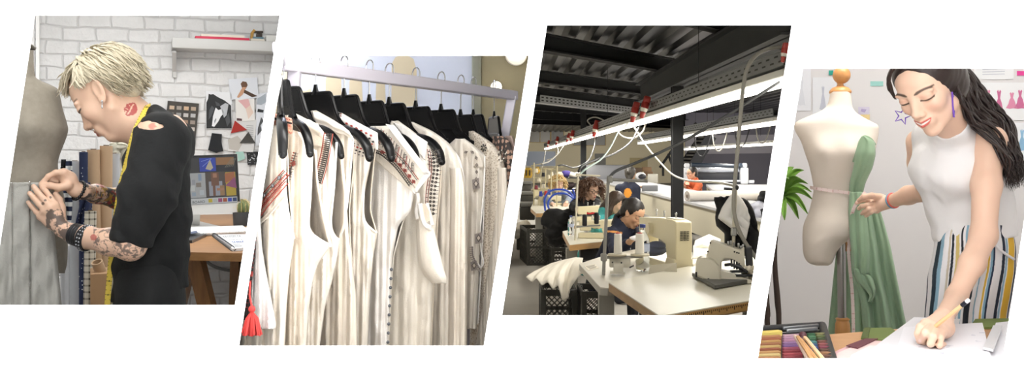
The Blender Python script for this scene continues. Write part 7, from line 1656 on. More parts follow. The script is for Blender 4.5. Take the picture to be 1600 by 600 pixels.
# ------------------------------------------------------------------ the people in the workshop
def worker(label, O, fwd, H, skin, top, topname, hands, hairspec, lean=.10, seat=True, glasses=False, trim=None, back=False, fem=1):
 """seated or standing figure: head, neck and hands in one skin; hair, top and trousers as children"""
 O = Vector(O); f3 = Vector(fwd).normalized(); fh = Vector((f3.x, f3.y, 0)).normalized(); lt = Vector((0, 0, 1)).cross(fh); o_, R = hframe(O, f3)
 t = thing('person', label, 'person', Vector((O.x - fh.x * .2, O.y - fh.y * .2, 0)))
 nk = O - fh * (.12 if seat else .07) + Vector((0, 0, -.125 if seat else -.165)); S = SDF(.0062); head(S, o_, R, H, fem=fem)
 S.cone(O - f3 * .02 - Vector((0, 0, .04)), nk, .052, .058, .03)
 sh = nk + Vector((0, 0, -.055)); hip = sh - fh * lean * 2.2 + Vector((0, 0, -.46)); arms = []
 for i, hd in enumerate(hands):
  s = 1 if i == 0 else -1; hd = Vector(hd); a = sh + lt * s * .16; mid = (a + hd) / 2; L = max((hd - a).length, .1); drop = math.sqrt(max(.0, .29 ** 2 - (L / 2) ** 2)); el = mid + lt * s * .07 - Vector((0, 0, drop * .8)); arms.append((a, el, hd)); w = el.lerp(hd, .78); d = (hd - el).normalized()
  S.cone(el.lerp(hd, .6), w, .030, .024, .01); S.cone(w, hd, .026, .03, .012, sq=(Vector((0, 0, 1)), .6))
  sd = d.cross(Vector((0, 0, 1))).normalized()
  for k in range(4): p = hd + sd * (k - 1.5) * .019; S.chain([p, p + d * .04 - Vector((0, 0, .012)), p + d * .065 - Vector((0, 0, .035))], [.011, .0095, .008], .004)
  S.chain([hd - sd * s * .02, hd - sd * s * .04 + d * .03, hd - sd * s * .035 + d * .055 - Vector((0, 0, .02))], [.012, .010, .009], .005)
 S.cone(nk, sh, .05, .07, .03, sq=(lt, 1.3)); S.cone(sh, sh.lerp(hip, .9), .08, .085, .03, sq=(lt, 1.6))
 for a, el, hd in arms: S.cone(a, el, .045, .04, .02); S.cone(el, el.lerp(hd, .7), .04, .03, .02)
 V, Q = S.mesh(); c = np.tile(np.array(lin(skin)), (len(V), 1)); c = face_paint(c, local(V, o_, R, H), '#a0504c', '#2c201b'); np_obj('body', V, Q, mat('worker skin', vcol=True, rough=.55), t, c)
 S = SDF(.010); S.cone(nk + Vector((0, 0, -.02)), sh, .062, .085, .03, sq=(lt, 1.4)); S.cone(sh, sh.lerp(hip, .5), .098, .105, .03, sq=(lt, 1.75)); S.cone(sh.lerp(hip, .5), hip, .105, .12, .03, sq=(lt, 1.5))
 for a, el, hd in arms: S.cone(a, el, .066, .054, .03); S.cone(el, el.lerp(hd, .68), .054, .040, .02)
 if not hands:
  for s in (1, -1): S.cone(sh + lt * s * .16, sh + lt * s * .21 - Vector((0, 0, .3)), .064, .05, .03)
 S.cone(nk + Vector((0, 0, .03)), nk + Vector((0, 0, .0)), .075, .07, .02, sq=(lt, 1.1)); S.cone(nk + Vector((0, 0, .10)) + fh * .03, nk + fh * .02, .058, .056, .006, '-')
 V, Q = S.mesh(lambda X, Y, Z: .007 * vnoise(X * 16, Y * 16, Z * 12) + .003 * vnoise(X * 40, Y * 40, Z * 30), 1); cm = np.tile(np.array(lin(top)), (len(V), 1))
 if trim: cm = trim(V, cm, sh, lt, fh)
 np_obj(topname, V, Q, mat('worker cloth', vcol=True, rough=.85, bump=.3, bscale=50), t, cm)
 S = SDF(.014)
 for s in (1, -1):
  h0 = hip + lt * s * .09
  if seat: kn = h0 + fh * .40 + Vector((0, 0, .0)); kn.z = max(.5, min(h0.z, .52)); ft = kn + Vector((0, 0, .05 - kn.z)); S.cone(h0, kn, .09, .07, .02); S.cone(kn, ft, .065, .045, .02); S.cone(ft, ft + fh * .16, .045, .035, .02)
  else: ft = Vector((h0.x, h0.y, .05)); S.cone(h0, ft, .095, .05, .02); S.cone(ft, ft + fh * .16, .045, .035, .02)
 V, Q = S.mesh(); np_obj('trousers', V, Q, mat('dark trousers', '#23252c', .85), t)
 kind, col = hairspec[:2]; mb = MB(); rnd = random.Random(hash(label) % 1000 if False else len(label)); hm = mat('hair ' + col, col, .5, var=.3, vscale=60); S = SDF(.007); W_ = lambda p: np.array(o_ + R @ (Vector(p) * H)); RM = np.array(R)
 S.ell(W_((-.08, 0, .19)), np.array((.435, .37, .37)) * H, RM)
 S.ell(W_((-.26, 0, -.05)), np.array((.25, .31, .36)) * H, RM, .03); S.ell(W_((.37, 0, -.10)), np.array((.38, .3 if kind != 'curly' else .26, .38)) * H, RM, .02, '-')
 if kind == 'long':
  for s in (1, -1): S.chain([W_((-.05, s * .33, .1)), W_((-.02, s * .36, -.3)), np.array(sh + lt * s * .10 + fh * .05 + Vector((0, 0, -.08)))], [.10 * H, .12 * H, .1 * H], .02)
  S.chain([W_((-.3, 0, 0)), W_((-.38, 0, -.5)), np.array(sh - fh * .10 + Vector((0, 0, -.12)))], [.25 * H, .22 * H, .15 * H], .03)
 if kind == 'bun': S.ell(W_((-.52, 0, .12)), np.array((.15, .15, .15)) * H, RM, .02); S.chain([W_((-.4, 0, -.1)), W_((-.5, 0, -.6)), W_((-.5, 0, -.95))], [.12 * H, .1 * H, .05 * H], .02)
 V, Q = S.mesh(lambda X, Y, Z: .003 * vnoise(X * 90, Y * 90, Z * 30), 1); mb.add(V.tolist(), Q.tolist())
 if kind == 'curly':
  amp, rad = hairspec[2], hairspec[3]
  for i in range(hairspec[4]):
   th = math.acos(1 - rnd.random() * 1.55); ph = rnd.uniform(-PI, PI)
   if math.cos(ph) > .55 and th > .95: continue
   p = ell_pt(th, ph, (.44, .38, .38)); n = (p - Vector((-.06, 0, .1))).normalized(); a = n.orthogonal().normalized(); b = n.cross(a); w0 = rnd.uniform(0, 6); ln = rnd.uniform(.6, 1.15) * amp; g = Vector(R.transposed() @ Vector((0, 0, -1)))
   mb.tube([o_ + R @ ((p + n * ln * q + g * ln * .7 * q * q + (a * math.cos(w0 + q * 9) + b * math.sin(w0 + q * 9)) * .055) * H) for q in np.linspace(0, 1, 11)], rad * H, 4)
 mb.build('hair', hm, t, ang=80)
 if glasses:
  mb = MB()
  for s in (1, -1): mb.tube([W_((.47, s * .155 + .11 * math.cos(u), .04 + .085 * math.sin(u))) for u in np.linspace(0, 2 * PI, 17)], .013 * H, 6, False)
  mb.tube([W_((.47, .05, .05)), W_((.49, 0, .06)), W_((.47, -.05, .05))], .012 * H, 5)
  for s in (1, -1): mb.tube([W_((.46, s * .26, .06)), W_((.1, s * .35, .05))], .012 * H, 5)
  mb.build('glasses', mat('black frames', '#101012', .3), t)
 return t
c = P
def trim_orange(V, cm, sh, lt, fh):
 d = V - np.array(sh); l = d @ np.array(lt); f = d @ np.array(fh); z = d[:, 2]; m = (np.abs(z - .0 - .012 - .15 * (np.abs(l) - .12)) < .0085) & (f > -.06) & (np.abs(l) > .10); return blend(cm, m * 1.0, '#c98a4a', 1)
def trim_patch(V, cm, sh, lt, fh):
 d = V - np.array(sh); l = d @ np.array(lt); f = d @ np.array(fh); z = d[:, 2]; m = (f < -.02) & (np.hypot((l - .0) / .06, (z + .07) / .075) < 1); return blend(cm, m * 1.0, '#d08a2e', 1)
worker('woman with dark tied hair in a navy jacket bent over the large cream sewing machine', c(989, 333, 8.4), (.62, -.55, -.62), .232, '#c79c7c', '#1f2438', 'jacket', [c(1003, 372, 8.0), c(988, 374, 7.9)], ('bun', '#1d1715'), trim=trim_orange)
worker('woman with long brown hair and a teal top behind the thread stand', c(963, 318, 9.9), (.8, -.42, -.5), .228, '#d2a98c', '#3f9a98', 'top', [c(958, 347, 9.4), c(935, 351, 9.3)], ('long', '#3a2a1f'))
worker('woman with a brown curly mop and glasses in black at the back machines', c(924, 297, 12.6), (.5, -.85, -.3), .235, '#d8b097', '#15151a', 'sweater', [c(921, 328, 12.0), c(905, 328, 11.9)], ('curly', '#553a28', .5, .014, 1200), glasses=True)
worker('woman with short blond curls among the far thread racks', c(872, 288, 15.4), (.35, -.9, -.25), .225, '#d9b39a', '#7f8894', 'cardigan', [c(884, 318, 14.8), c(866, 320, 14.8)], ('curly', '#c9ab72', .34, .022, 600))
worker('woman seen from behind in a navy jacket with an orange patch at the cutting table', c(985, 272, 15.0), (.35, .93, -.05), .23, '#c79c7c', '#1e2336', 'jacket', [c(1003, 292, 15.8)], ('bun', '#3c3833'), seat=False, trim=trim_patch, lean=.02)
worker('woman with short black hair in an orange sweater behind the paper roll', c(1081, 271, 18.6), (-.93, -.35, -.1), .23, '#cfa386', '#c75f36', 'sweater', [c(1068, 290, 18.2), c(1074, 286, 18.0)], ('short', '#1a1615'), seat=False, glasses=True, lean=.02)
VH3 = VP(1195, 320, 9.6); heap('worker_stand_in_bundle', [(1189, 346), (1187, 318), (1192, 298), (1199, 296), (1197, 346)], VH3, 0, .08, MATS['black cloth'], 'black bundle in place of a dark-haired person at the right edge beside the plastic wrap', 18, 'bundle', kk=(4, 6), num=26, nz=.5)  # black heap put in place of a dark-haired person
mb = MB(); mb.ball(P(921, 331, 11.8), .05, 12, sc=(1.6, 1, .6)); tag(mb.build('red_cloth', mat('red cloth piece', '#c8363f', .9)), 'red cloth piece under the hands of the curly-haired woman', 'cloth')
mb = MB(); mb.ball(P(1000, 372, 7.75), .05, 12, sc=(1.7, 1.2, .5)); tag(mb.build('white_cloth', mat('white cloth piece', '#dfdde2', .9)), 'white cloth piece in the hands of the woman in the navy jacket', 'cloth')
# ================================================================== ROOM 4: the bright studio with the drawing woman
W4 = VP(1410, 250, 4.9, math.radians(6))
struct(room_back('wall_back', GAPS[3], GAPS[4], W4, 4.6, mat('studio wall paint', '#e3e1e3', .9)))
room_flat('floor', 0, GAPS[3], GAPS[4], W4, wood('studio floor', '#d9cfc0', '#ece4d8', (14, 2, 1)), -.04)
room_flat('ceiling', 4.5, GAPS[3], GAPS[4], W4, mat('studio ceiling', '#f2f1ef', .9)); partition(GAPS[4], 'wall_right', 5.2, 4.7, mat('studio white paint', '#f6f5f5', .9))
def card4(name, rect, col, label, cat, draw=None, off=.004, group=None):
 x0, y0, x1, y1 = rect; mb = MB(); m = mat('card ' + col, col, .8); mb.prism([W4.pt(x0, y0, off), W4.pt(x1, y0, off), W4.pt(x1, y1, off), W4.pt(x0, y1, off)], W4.n * .002, m)
 if draw: draw(mb, off + .0022)
 return tag(mb.build(name, None, smooth=False), label, cat, group)
lgr = mat('pencil grey', '#c3c6d4', .9)
def fig(mb, x, y, h, o, m, w=1.0):
 flat(mb, W4, [(x + a * h * w, y - b * h) for a, b in ((-.05, 1), (-.11, .93), (-.08, .8), (-.06, .66), (-.13, .5), (-.17, .3), (-.30, .04), (-.1, 0), (.08, .03), (.30, 0), (.2, .25), (.14, .48), (.06, .66), (.08, .8), (.11, .93), (.05, 1), (0, .9))], o, m)
card4('fashion_sketch', (1240, 104, 1267, 173), '#e9ebf2', 'pale sketch sheet on the wall left of the cream dress form', 'sketch', lambda mb, o: [fig(mb, 1253, 165, 40, o, mat('faint pencil', '#dfe2ea', .9), .5)])
card4('fashion_sketch', (1270, 121, 1307, 178), '#e8eaf0', 'pale sketch sheet on the wall behind the dress form neck', 'sketch', lambda mb, o: [fig(mb, 1286, 172, 38, o, lgr, .5), fig(mb, 1298, 170, 30, o, mat('faint pencil', '#dfe2ea', .9), .5)])
card4('teal_tape', (1295, 110, 1302, 117.5), '#2f9f8f', 'small teal tape strip beside the wooden ball', 'tape strip', off=.007); card4('mint_tape', (1360, 127, 1380, 134.5), '#9fd2cc', 'mint tape strip on the wall between dress form and woman', 'tape strip')
card4('lilac_note', (1341, 167, 1358.5, 179), '#d9d3e6', 'lilac note above the yellow note on the wall', 'note', lambda mb, o: flat(mb, W4, [(1346, 170), (1354, 171), (1351, 176), (1345, 174)], o, mat('note violet', '#b5a8cf', .8))); card4('yellow_note', (1345, 178.5, 1359, 187), '#f0d9a0', 'yellow note on the wall beside the dress form shoulder', 'note')
card4('white_sheet', (1522, 96, 1584, 124), '#eef0f4', 'white sheet at the top of the wall right of the woman', 'sketch', lambda mb, o: [flat(mb, W4, [(1535, 108 + i * 4), (1570, 107 + i * 4), (1570, 108 + i * 4), (1535, 109 + i * 4)], o, lgr) for i in range(3)])
card4('magenta_tab', (1589, 111, 1604, 118), '#e0489a', 'magenta tab at the top right of the studio wall', 'tape strip')
pk = mat('pink ink', '#dc8fb0', .8); pk2 = mat('rose ink', '#c96f9a', .8); blu = mat('blue ink', '#8fb9da', .8)
card4('pink_dress_sketch', (1528, 129, 1612, 188), '#eff1f5', 'sheet of pink dress sketches on the wall right of the woman', 'sketch', lambda mb, o: [fig(mb, 1545, 166, 26, o, pk, .8), fig(mb, 1561, 180, 40, o, pk2, .75), fig(mb, 1581, 170, 26, o, pk, 1.2), fig(mb, 1594, 170, 30, o, pk2, 1.0), fig(mb, 1606, 168, 26, o, pk, 1)])
card4('blue_dress_sketch', (1566, 192, 1612, 248), '#eceff5', 'sheet of blue dress sketches below the pink ones', 'sketch', lambda mb, o: [fig(mb, 1582, 232, 30, o, blu, .9), fig(mb, 1597, 236, 34, o, blu, .8)])
# plant behind the table
pt = thing('potted_plant', 'leafy green plant with slim dark stems at the left edge', 'plant', P(1214, 880, 4.1))
VPt = VP(1225, 300, 4.1); mb = MB(); mb.lathe([(0, 0), (.11, 0), (.15, .26), (.16, .28), (.13, .28), (.12, .24), (0, .24)], (VPt.pt(1212, 700).x, VPt.pt(1212, 700).y, 0), 28); mb.build('pot', mat('white pot', '#dddad5', .5), pt)
dst = mat('dark bark', '#3a2c26', .8)
base = VPt.pt(1212, 700); base.z = .24
for pts in ([(1217, 520, 0), (1215, 470, 0), (1211, 420, 0), (1210, 380, 0), (1216, 330, 0), (1222, 300, 0)], [(1200, 520, .05), (1199, 490, .05), (1197.5, 460, .05), (1197, 420, .05)]):
 mb = MB(); mb.tube([base] + [VPt.pt(*q) for q in pts], [.014] + [.011 + .002 * (i % 2) for i in range(len(pts))], 9, sm=5); mb.build('stem', dst, pt)
leafm = mat('leaf green', '#6f9a3c', .45, var=.25, vscale=14)
for i, (x0, y0, x1, y1, o1, w) in enumerate(((1222, 302, 1262, 275, .1, 5), (1222, 300, 1256, 254, 0, 5), (1221, 300, 1240, 249, -.1, 5), (1220, 303, 1226, 252, .05, 5), (1222, 305, 1270, 300, .12, 5), (1222, 306, 1262, 322, .1, 5.5), (1221, 307, 1248, 330, .06, 6), (1220, 308, 1226, 332, .15, 6), (1220, 300, 1219, 260, 0, 5), (1220, 304, 1217, 316, .1, 5), (1222, 304, 1268, 288, -.1, 4.5), (1219, 306, 1214, 330, .1, 5), (1222, 303, 1252, 268, .16, 5), (1222, 306, 1240, 318, -.1, 6), (1221, 301, 1232, 268, .12, 5))):
 mb = MB(); g = []
 for j in range(9):
  k = j / 8; x = x0 + (x1 - x0) * k; y = y0 + (y1 - y0) * k - 9 * math.sin(PI * k) + 12 * k * k; o = o1 * k; hw = w * math.sin(PI * min(1, k * .93 + .07)) ** .7 + .15; dx, dy = (x1 - x0), (y1 - y0); l = math.hypot(dx, dy); nx, ny = -dy / l, dx / l
  g.append([VPt.pt(x + nx * hw * s, y + ny * hw * s, o + .012 * abs(s)) for s in (-1, -.5, 0, .5, 1)])
 mb.sheet(g); mb.build('leaf', leafm, pt, ang=80, solid=.002)
# dress form
VD = VP(1312, 300, 3.5); crm4 = NT('cream form jersey'); v_ = crm4.coord(); crm4.bump(crm4.noise(v_, 500, 2), .15, .002); M_cf = crm4.set(crm4.mix(crm4.noise(v_, 20, 3), lin('#e3d8cb'), lin('#ebe1d6')), .8)
wd4 = wood('beech', '#b5763c', '#d9a368', (10, 10, 2), .4)
fd = thing('dress_form', 'cream dress form with a wooden ball finial draped with green cloth', 'dress form', VD.pt(1316, 905))
mb = MB(); rows4 = [(143, 1297, 1329, .040), (152, 1296, 1330, .042), (165, 1292, 1331.5, .048), (174, 1281, 1336, .058), (182, 1262, 1347, .068), (190, 1245, 1362, .076), (196, 1241, 1372, .08), (206, 1243, 1373, .086), (220, 1251, 1371, .098), (240, 1258, 1367, .108), (258, 1264, 1362, .104), (280, 1269, 1352, .090), (296, 1271, 1347, .084), (310, 1269, 1349, .088), (330, 1264, 1357, .10), (350, 1256, 1364, .115), (366, 1254, 1352, .118), (377, 1254, 1324, .115), (390, 1254.5, 1310, .108), (402, 1257, 1304, .10), (411, 1264, 1300, .085), (415, 1275, 1294, .04)]
mb.rings(form_rings(VD, rows4, 72, 2.25, ((1283, 236, 17, 17, .024), (1334, 236, 17, 17, .024))))
# two thighs below the hips, the nearer one longer
def ring4(y, xl, xr, d, n=72):
 return [VD.pt((xl + xr) / 2 + (xr - xl) / 2 * (abs(math.cos(t)) ** .9 * (1 if math.cos(t) > 0 else -1)), y, d * math.sin(t)) for t in np.linspace(0, 2 * PI, n, endpoint=False)]
mb.rings([ring4(345, 1316, 1363, .09), ring4(362, 1312, 1365, .10), ring4(370, 1314, 1366, .105), ring4(378, 1322, 1364, .10), ring4(382, 1334, 1358, .06)], cap0=True)
tor4 = mb.build('torso', M_cf, fd, ang=70)
mb = MB(); s = VD.m
for rr_, z in (((0), 0),): pass
mb.lathe([(0, 0), (16.2 * s, 0), (17 * s, 2 * s), (16.5 * s, 4 * s), (12 * s, 9 * s), (5.5 * s, 11.5 * s), (4.3 * s, 15 * s), (5.5 * s, 17 * s)], VD.pt(1313, 146), 32); mb.build('neck_cap', wd4, fd)
mb = MB(); mb.ball(VD.pt(1315, 117.5), 13.5 * s, 28); mb.build('finial', wd4, fd)
mb = MB(); mb.cyl(VD.pt(1314.5, 372), VD.pt(1316, 515), .0155, None, 20); mb.build('pole', mat('satin steel', '#a9a6a6', .25, .9), fd)
mb = MB(); c = VD.pt(1316.5, 526); mb.lathe([(.0, 0), (11.5 * s, 0), (11.8 * s, 8 * s), (11 * s, 20 * s), (9.5 * s, 25 * s), (11 * s, 28 * s), (6.5 * s, 30 * s), (0, 30 * s)], c, 28); mb.cyl(c - Vector((0, 0, .55)), c, .022, .026, 16)
c.z = 0
for k in range(3): a = k * 2.1; mb.tube([c + Vector((0, 0, .12)), c + Vector((.16 * math.cos(a), .16 * math.sin(a), .07)), c + Vector((.27 * math.cos(a), .27 * math.sin(a), .018))], [.022, .018, .016], 10, sm=3)
mb.build('wooden_stand', wd4, fd); mb = MB(); mb.lathe([(0, 0), (9 * s, 0), (9 * s, 15 * s), (0, 15 * s)], VD.pt(1324, 392, -.02), 20); mb.build('hip_plug', wd4, fd)
# green cloth
gre = NT('sage cloth'); v_ = gre.coord(); gre.bump(gre.noise(v_, 700, 2), .15, .001); M_gr = gre.set(gre.mix(gre.noise(v_, 8, 3), lin('#8aa788'), lin('#98b395')), .8, 0, **{'Sheen Weight': .2})
gcl = thing('draped_cloth', 'sage green cloth pinned over the dress form and falling in folds', 'cloth', VD.pt(1355, 560))
def sheet4(name, rows, offs, amp, fr, nu=60, nv=70, seed=0, solid=.003, parent=gcl, grow=1.0):
 ys0 = np.array([r[0] for r in rows], float); ys = np.linspace(ys0[0], ys0[-1], nv); xl = np.interp(ys, ys0, [r[1] for r in rows]); xr = np.interp(ys, ys0, [r[2] for r in rows]); of = np.interp(ys, ys0, offs)
 k = np.hanning(7); k /= k.sum(); pad = lambda q: np.convolve(np.concatenate([np.full(3, q[0]) - (q[1] - q[0]) * np.array([3, 2, 1]), q, np.full(3, q[-1]) + (q[-1] - q[-2]) * np.array([1, 2, 3])]), k, 'valid'); xl, xr, of = pad(xl), pad(xr), pad(of); g = []
 for j in range(nv):
  w = .25 + .75 * (j / (nv - 1)) ** .8 * grow; g.append([VD.pt(xl[j] + (xr[j] - xl[j]) * i / (nu - 1), ys[j], of[j] + .03 * math.sqrt(max(0, 1 - (2 * i / (nu - 1) - 1) ** 2)) + amp * w * (math.sin(fr * i / (nu - 1) * 6.28 + seed + .6 * math.sin(j * .06)) + .45 * math.sin(2.3 * fr * i / (nu - 1) * 6.28 + seed * 2 + j * .03))) for i in range(nu)])
 mb = MB(); mb.sheet(g); return mb.build(name, M_gr, parent, ang=80, solid=solid)
sheet4('bodice_panel', [(213, 1347, 1351), (220, 1342, 1366), (240, 1337, 1368), (262, 1334, 1363), (285, 1328, 1352), (300, 1327, 1348), (312, 1328, 1352)], [.108, .112, .122, .116, .100, .094, .096], .006, 1.3, 30, 40, 1.0)
sheet4('skirt_panel', [(303, 1330, 1354), (320, 1328, 1372), (345, 1328, 1380), (385, 1330, 1391), (425, 1331, 1399), (470, 1345, 1408), (520, 1350, 1418), (600, 1352, 1436)], [.105, .12, .13, .135, .135, .12, .11, .10], .022, 2.2, 90, 90, .5)
sheet4('hem_fold', [(300, 1328, 1350), (330, 1326, 1362), (370, 1328, 1364), (400, 1332, 1364), (422, 1334, 1362), (428, 1336, 1361)], [.115, .135, .155, .165, .165, .165], .010, 1.5, 40, 50, 2.0)
sheet4('folded_corner', [(420, 1334, 1340), (432, 1336, 1362), (442, 1341, 1366), (452, 1352, 1368), (462, 1360, 1367), (472, 1356, 1362)], [.16, .165, .165, .16, .155, .15], .008, 1.2, 30, 30, .2)
sheet4('rear_panel', [(385, 1308, 1345), (430, 1303, 1350), (470, 1299, 1360), (520, 1294, 1365), (600, 1286, 1372)], [-.10, -.11, -.12, -.12, -.12], .018, 2.0, 60, 50, .9)
mb = MB(); mb.tube([VD.pt(x, y, o) for x, y, o in ((1334, 253, .118), (1342, 228, .13), (1349, 214, .128), (1360, 217, .118), (1367, 226, .10))], .005, 8, sm=5); mb.build('top_hem', M_gr, gcl)
# tape measure round the waist
mb = MB(); pts = [VD.pt(*q) for q in spline([(1266, 293, .0), (1269, 293.5, .05), (1278, 295, .085), (1295, 297.5, .098), (1312, 299.5, .103), (1328, 302, .118), (1340, 306, .125), (1350, 308, .15)], 8)]
ptape = mat('blush tape', '#efdcd8', .5); pink_i = mat('tape red ink', '#cf9a94', .8)
tape(mb, pts, .0115, [VD.n for _ in pts], ptape, pink_i, True, .016)
pts = [VD.pt(*q) for q in spline([(1352, 300, .165), (1346, 308, .17), (1338, 318, .165), (1332, 332, .16), (1329, 350, .13), (1327, 380, .075), (1326, 395, .07), (1328, 420, .07), (1331, 450, .07), (1333, 490, .07), (1334, 560, .07)], 8)]
tape(mb, pts, .0115, [VD.n for _ in pts], ptape, pink_i, True, .016); tag(mb.build('tape_measure', None, smooth=False), 'pale pink tape measure round the waist of the cream dress form', 'tape measure')
# ------------------------------------------------------------------ table and drawing things
ZT4 = 1.05
tb = thing('drawing_table', 'high beech work table in front of the drawing woman', 'table', onz(1400, 530, ZT4) - Vector((0, 0, ZT4)))
A, B = onz(1186, 531, ZT4), onz(1620, 497, ZT4); C_, D_ = P(1600, 640, 1.9), P(1190, 640, 1.9); C_ = Vector((1.06, 1.95, ZT4)); D_ = Vector((.50, 1.95, ZT4))
mb = MB(); mb.prism([A, B, C_, D_], (0, 0, -.03)); mb.build('top', wood('beech table', '#c08a5c', '#dcae80', (3, 14, 14), .45), tb)
cen = (A + B + C_ + D_) / 4
for p in (A, B, C_, D_): q = p.lerp(cen, .12); mb = MB(); mb.box((q.x, q.y, .51), (.05, .05, 1.02)); mb.build('leg', MATS['beech table'], tb)
# pastel set
pb = thing('pastel_set', 'black open case of colour pastels at the table corner', 'pastels', onz(1245, 540, ZT4)); bkp = mat('black tray', '#1e1e20', .45)
Q4 = [onz(1187, 512.5, ZT4 + .022), onz(1285, 506, ZT4 + .022), onz(1303, 566, ZT4 + .022), onz(1176, 570, ZT4 + .022)]
Fq = lambda u, v, z=0: ((Q4[0] * (1 - u) + Q4[1] * u) * (1 - v) + (Q4[3] * (1 - u) + Q4[2] * u) * v) + Vector((0, 0, z))
mb = MB(); mb.prism([Fq(0, 0, -.022), Fq(1, 0, -.022), Fq(1, 1, -.022), Fq(0, 1, -.022)], (0, 0, .006))
for a, b in (((0, 0), (1, 0)), ((1, 0), (1, 1)), ((1, 1), (0, 1)), ((0, 1), (0, 0))): mb.tube([Fq(*a, -.004), Fq(*b, -.004)], .010, 10)
for u in (.0, .345, .62, .70, .985): mb.prism([Fq(u, .2, -.018), Fq(u + .02, .2, -.018), Fq(u + .02, 1, -.018), Fq(u, 1, -.018)], (0, 0, .012))
mb.build('case', bkp, pb)
colsets = [(.03, .33, ['#a77751', '#975b41', '#ae8753', '#946345', '#b39760', '#874e37', '#a88052', '#b9a26d', '#996a43', '#ad8e5f']), (.37, .61, ['#b3929f', '#a58096', '#9d7289', '#85658a', '#785887', '#944c5f', '#86373f', '#964349', '#7c333a', '#9d5650']), (.73, .83, ['#385f42', '#467050', '#2e5238', '#437070', '#344e6e', '#3b4575', '#2c395c', '#415437', '#4f6f3f', '#336157']), (.85, .98, ['#74714b', '#58623b', '#3e482e', '#6a433a', '#804747', '#753b45', '#52382e', '#886144', '#5e4135', '#47332d'])]
for u0, u1, cs in colsets:
 for i, cc in enumerate(cs):
  v0 = .30 + i * .07; mb = MB(); a, b = Fq(u0, v0 + .035, .0), Fq(u1, v0 + .035, .0); mb.bar(a, b, .0125, .012, bev=.0015); mb.build('pastel_stick', mat('pastel ' + cc, cc, .9), pb)
mb = MB(); a, b = Fq(.03, .21, .0), Fq(.33, .2, 0); mb.bar(a, b, .018, .014, bev=.002); mb.build('sponge', mat('sponge yellow', '#dcc56a', .9), pb)
for (u0, u1, v0, cc, nm) in ((.36, .93, .07, '#8f9296', 'metal_clip'), (.42, .9, .16, '#a9acb0', 'blade')): mb = MB(); mb.bar(Fq(u0, v0), Fq(u1, v0 - .02), .008, .01, bev=.002); mb.build(nm, mat('clip ' + cc, cc, .3, .7), pb)
mb = MB(); mb.bar(Fq(.655, .35), Fq(.66, .98), .008, .01, bev=.002); mb.ball(Fq(.655, .36, .004), .010, 10); mb.build('holder', mat('maroon lacquer', '#5a3038', .4), pb)
def pencil(a, b, r, label, col, group=None, eraser=False, name='pencil'):
 a, b = Vector(a), Vector(b); d = (b - a).normalized(); t = thing(name, label, 'pencil', a, group); L = (b - a).length
 mb = MB(); mb.tube([a + d * .022, b - d * (.014 if eraser else 0)], r, 6); mb.build('barrel', mat('pencil ' + col, col, .5), t, smooth=False)
 mb = MB(); mb.tube([a + d * .004, a + d * .022], [r * .25, r], 10); mb.build('tip', mat('bare pencil wood', '#dcb88a', .7), t); mb = MB(); mb.tube([a, a + d * .006], [.0003, r * .32], 8); mb.build('lead', mat('graphite', '#2b2b2d', .4), t)
 if eraser:
  mb = MB(); mb.tube([b - d * .022, b - d * .008], r * 1.08, 14); mb.build('ferrule', mat('navy ferrule', '#20222f', .35, .4), t); mb = MB(); mb.tube([b - d * .008, b - d * .001, b + d * .001], [r * 1.02, r, r * .6], 12); mb.build('eraser', mat('white eraser', '#efecee', .7), t)
 return t
G4 = 'wooden pencils on the pastel case'; z4 = ZT4 + .045
for (x0, y0, x1, y1, k, cc, lab) in ((1241, 523, 1264, 564, 0, '#c9b4a6', 'leftmost wooden pencil lying on the pastel case'), (1249, 528, 1280, 566, .004, '#c89a66', 'middle wooden pencil lying on the pastel case'), (1256, 525, 1290, 566, .008, '#d9b98f', 'rightmost wooden pencil lying on the pastel case'), (1245, 524, 1272, 566, .010, '#b98a55', 'darker wooden pencil between the pale pencils on the case')): pencil(onz(x0, y0, z4 + k), onz(x1, y1, z4 + k), .0042, lab, cc, G4)
pp = mat('drawing paper', '#ebebf1', .8); gp = mat('olive folder', '#6f8040', .7)
def sheetz(mb, pts, z, th=.0015, m=None): mb.prism([onz(x, y, z) for x, y in pts], (0, 0, th), m)
mb = MB(); sheetz(mb, [(1345, 531), (1350, 515), (1392, 514), (1405, 524), (1390, 534)], ZT4 + .002, .004, gp); mb.prism([onz(1346, 530, ZT4 + .004), onz(1351, 514, ZT4 + .004), onz(1360, 514, ZT4 + .004), onz(1356, 531, ZT4 + .004)], (0, 0, .004), mat('olive dark', '#55632f', .7)); tag(mb.build('folder', None, smooth=False), 'olive folder lying behind the left corner of the papers', 'folder')
mb = MB(); sheetz(mb, [(1515, 514), (1524, 501), (1579, 500), (1578, 514)], ZT4 + .001, .005, gp); tag(mb.build('folder', None, smooth=False), 'olive folder behind the right corner of the papers', 'folder')
mb = MB()
for i, (cc, pts) in enumerate((('#e3b8ba', [(1304, 551), (1352, 529), (1420, 534), (1400, 572), (1300, 572)]), ('#f0d3d0', [(1308, 553), (1356, 533), (1425, 538), (1404, 572), (1304, 572)]), ('#6b3c44', [(1322, 541), (1352, 530), (1372, 530), (1340, 545)]), ('#f4e4e2', [(1330, 556), (1360, 541), (1430, 544), (1410, 572), (1322, 572)]))): sheetz(mb, pts, ZT4 + .001 + i * .003, .002, mat('paper ' + cc, cc, .8))
tag(mb.build('pink_papers', None, smooth=False), 'pile of pink paper sheets at the table front', 'papers')
def paper(pts, z, label, m=pp, draw=None):
 mb = MB(); sheetz(mb, pts, z, .0015, m)
 if draw: draw(mb, z + .0016)
 return tag(mb.build('drawing_sheet', None, smooth=False), label, 'paper', 'white drawing sheets')
paper([(1360, 548), (1380, 532), (1428, 496.5), (1500, 499), (1490, 560), (1400, 575), (1352, 570)], ZT4 + .014, 'large white sheet lying under the drawing', mat('paper shade', '#e3e3e8', .8))
rr4 = random.Random(8)
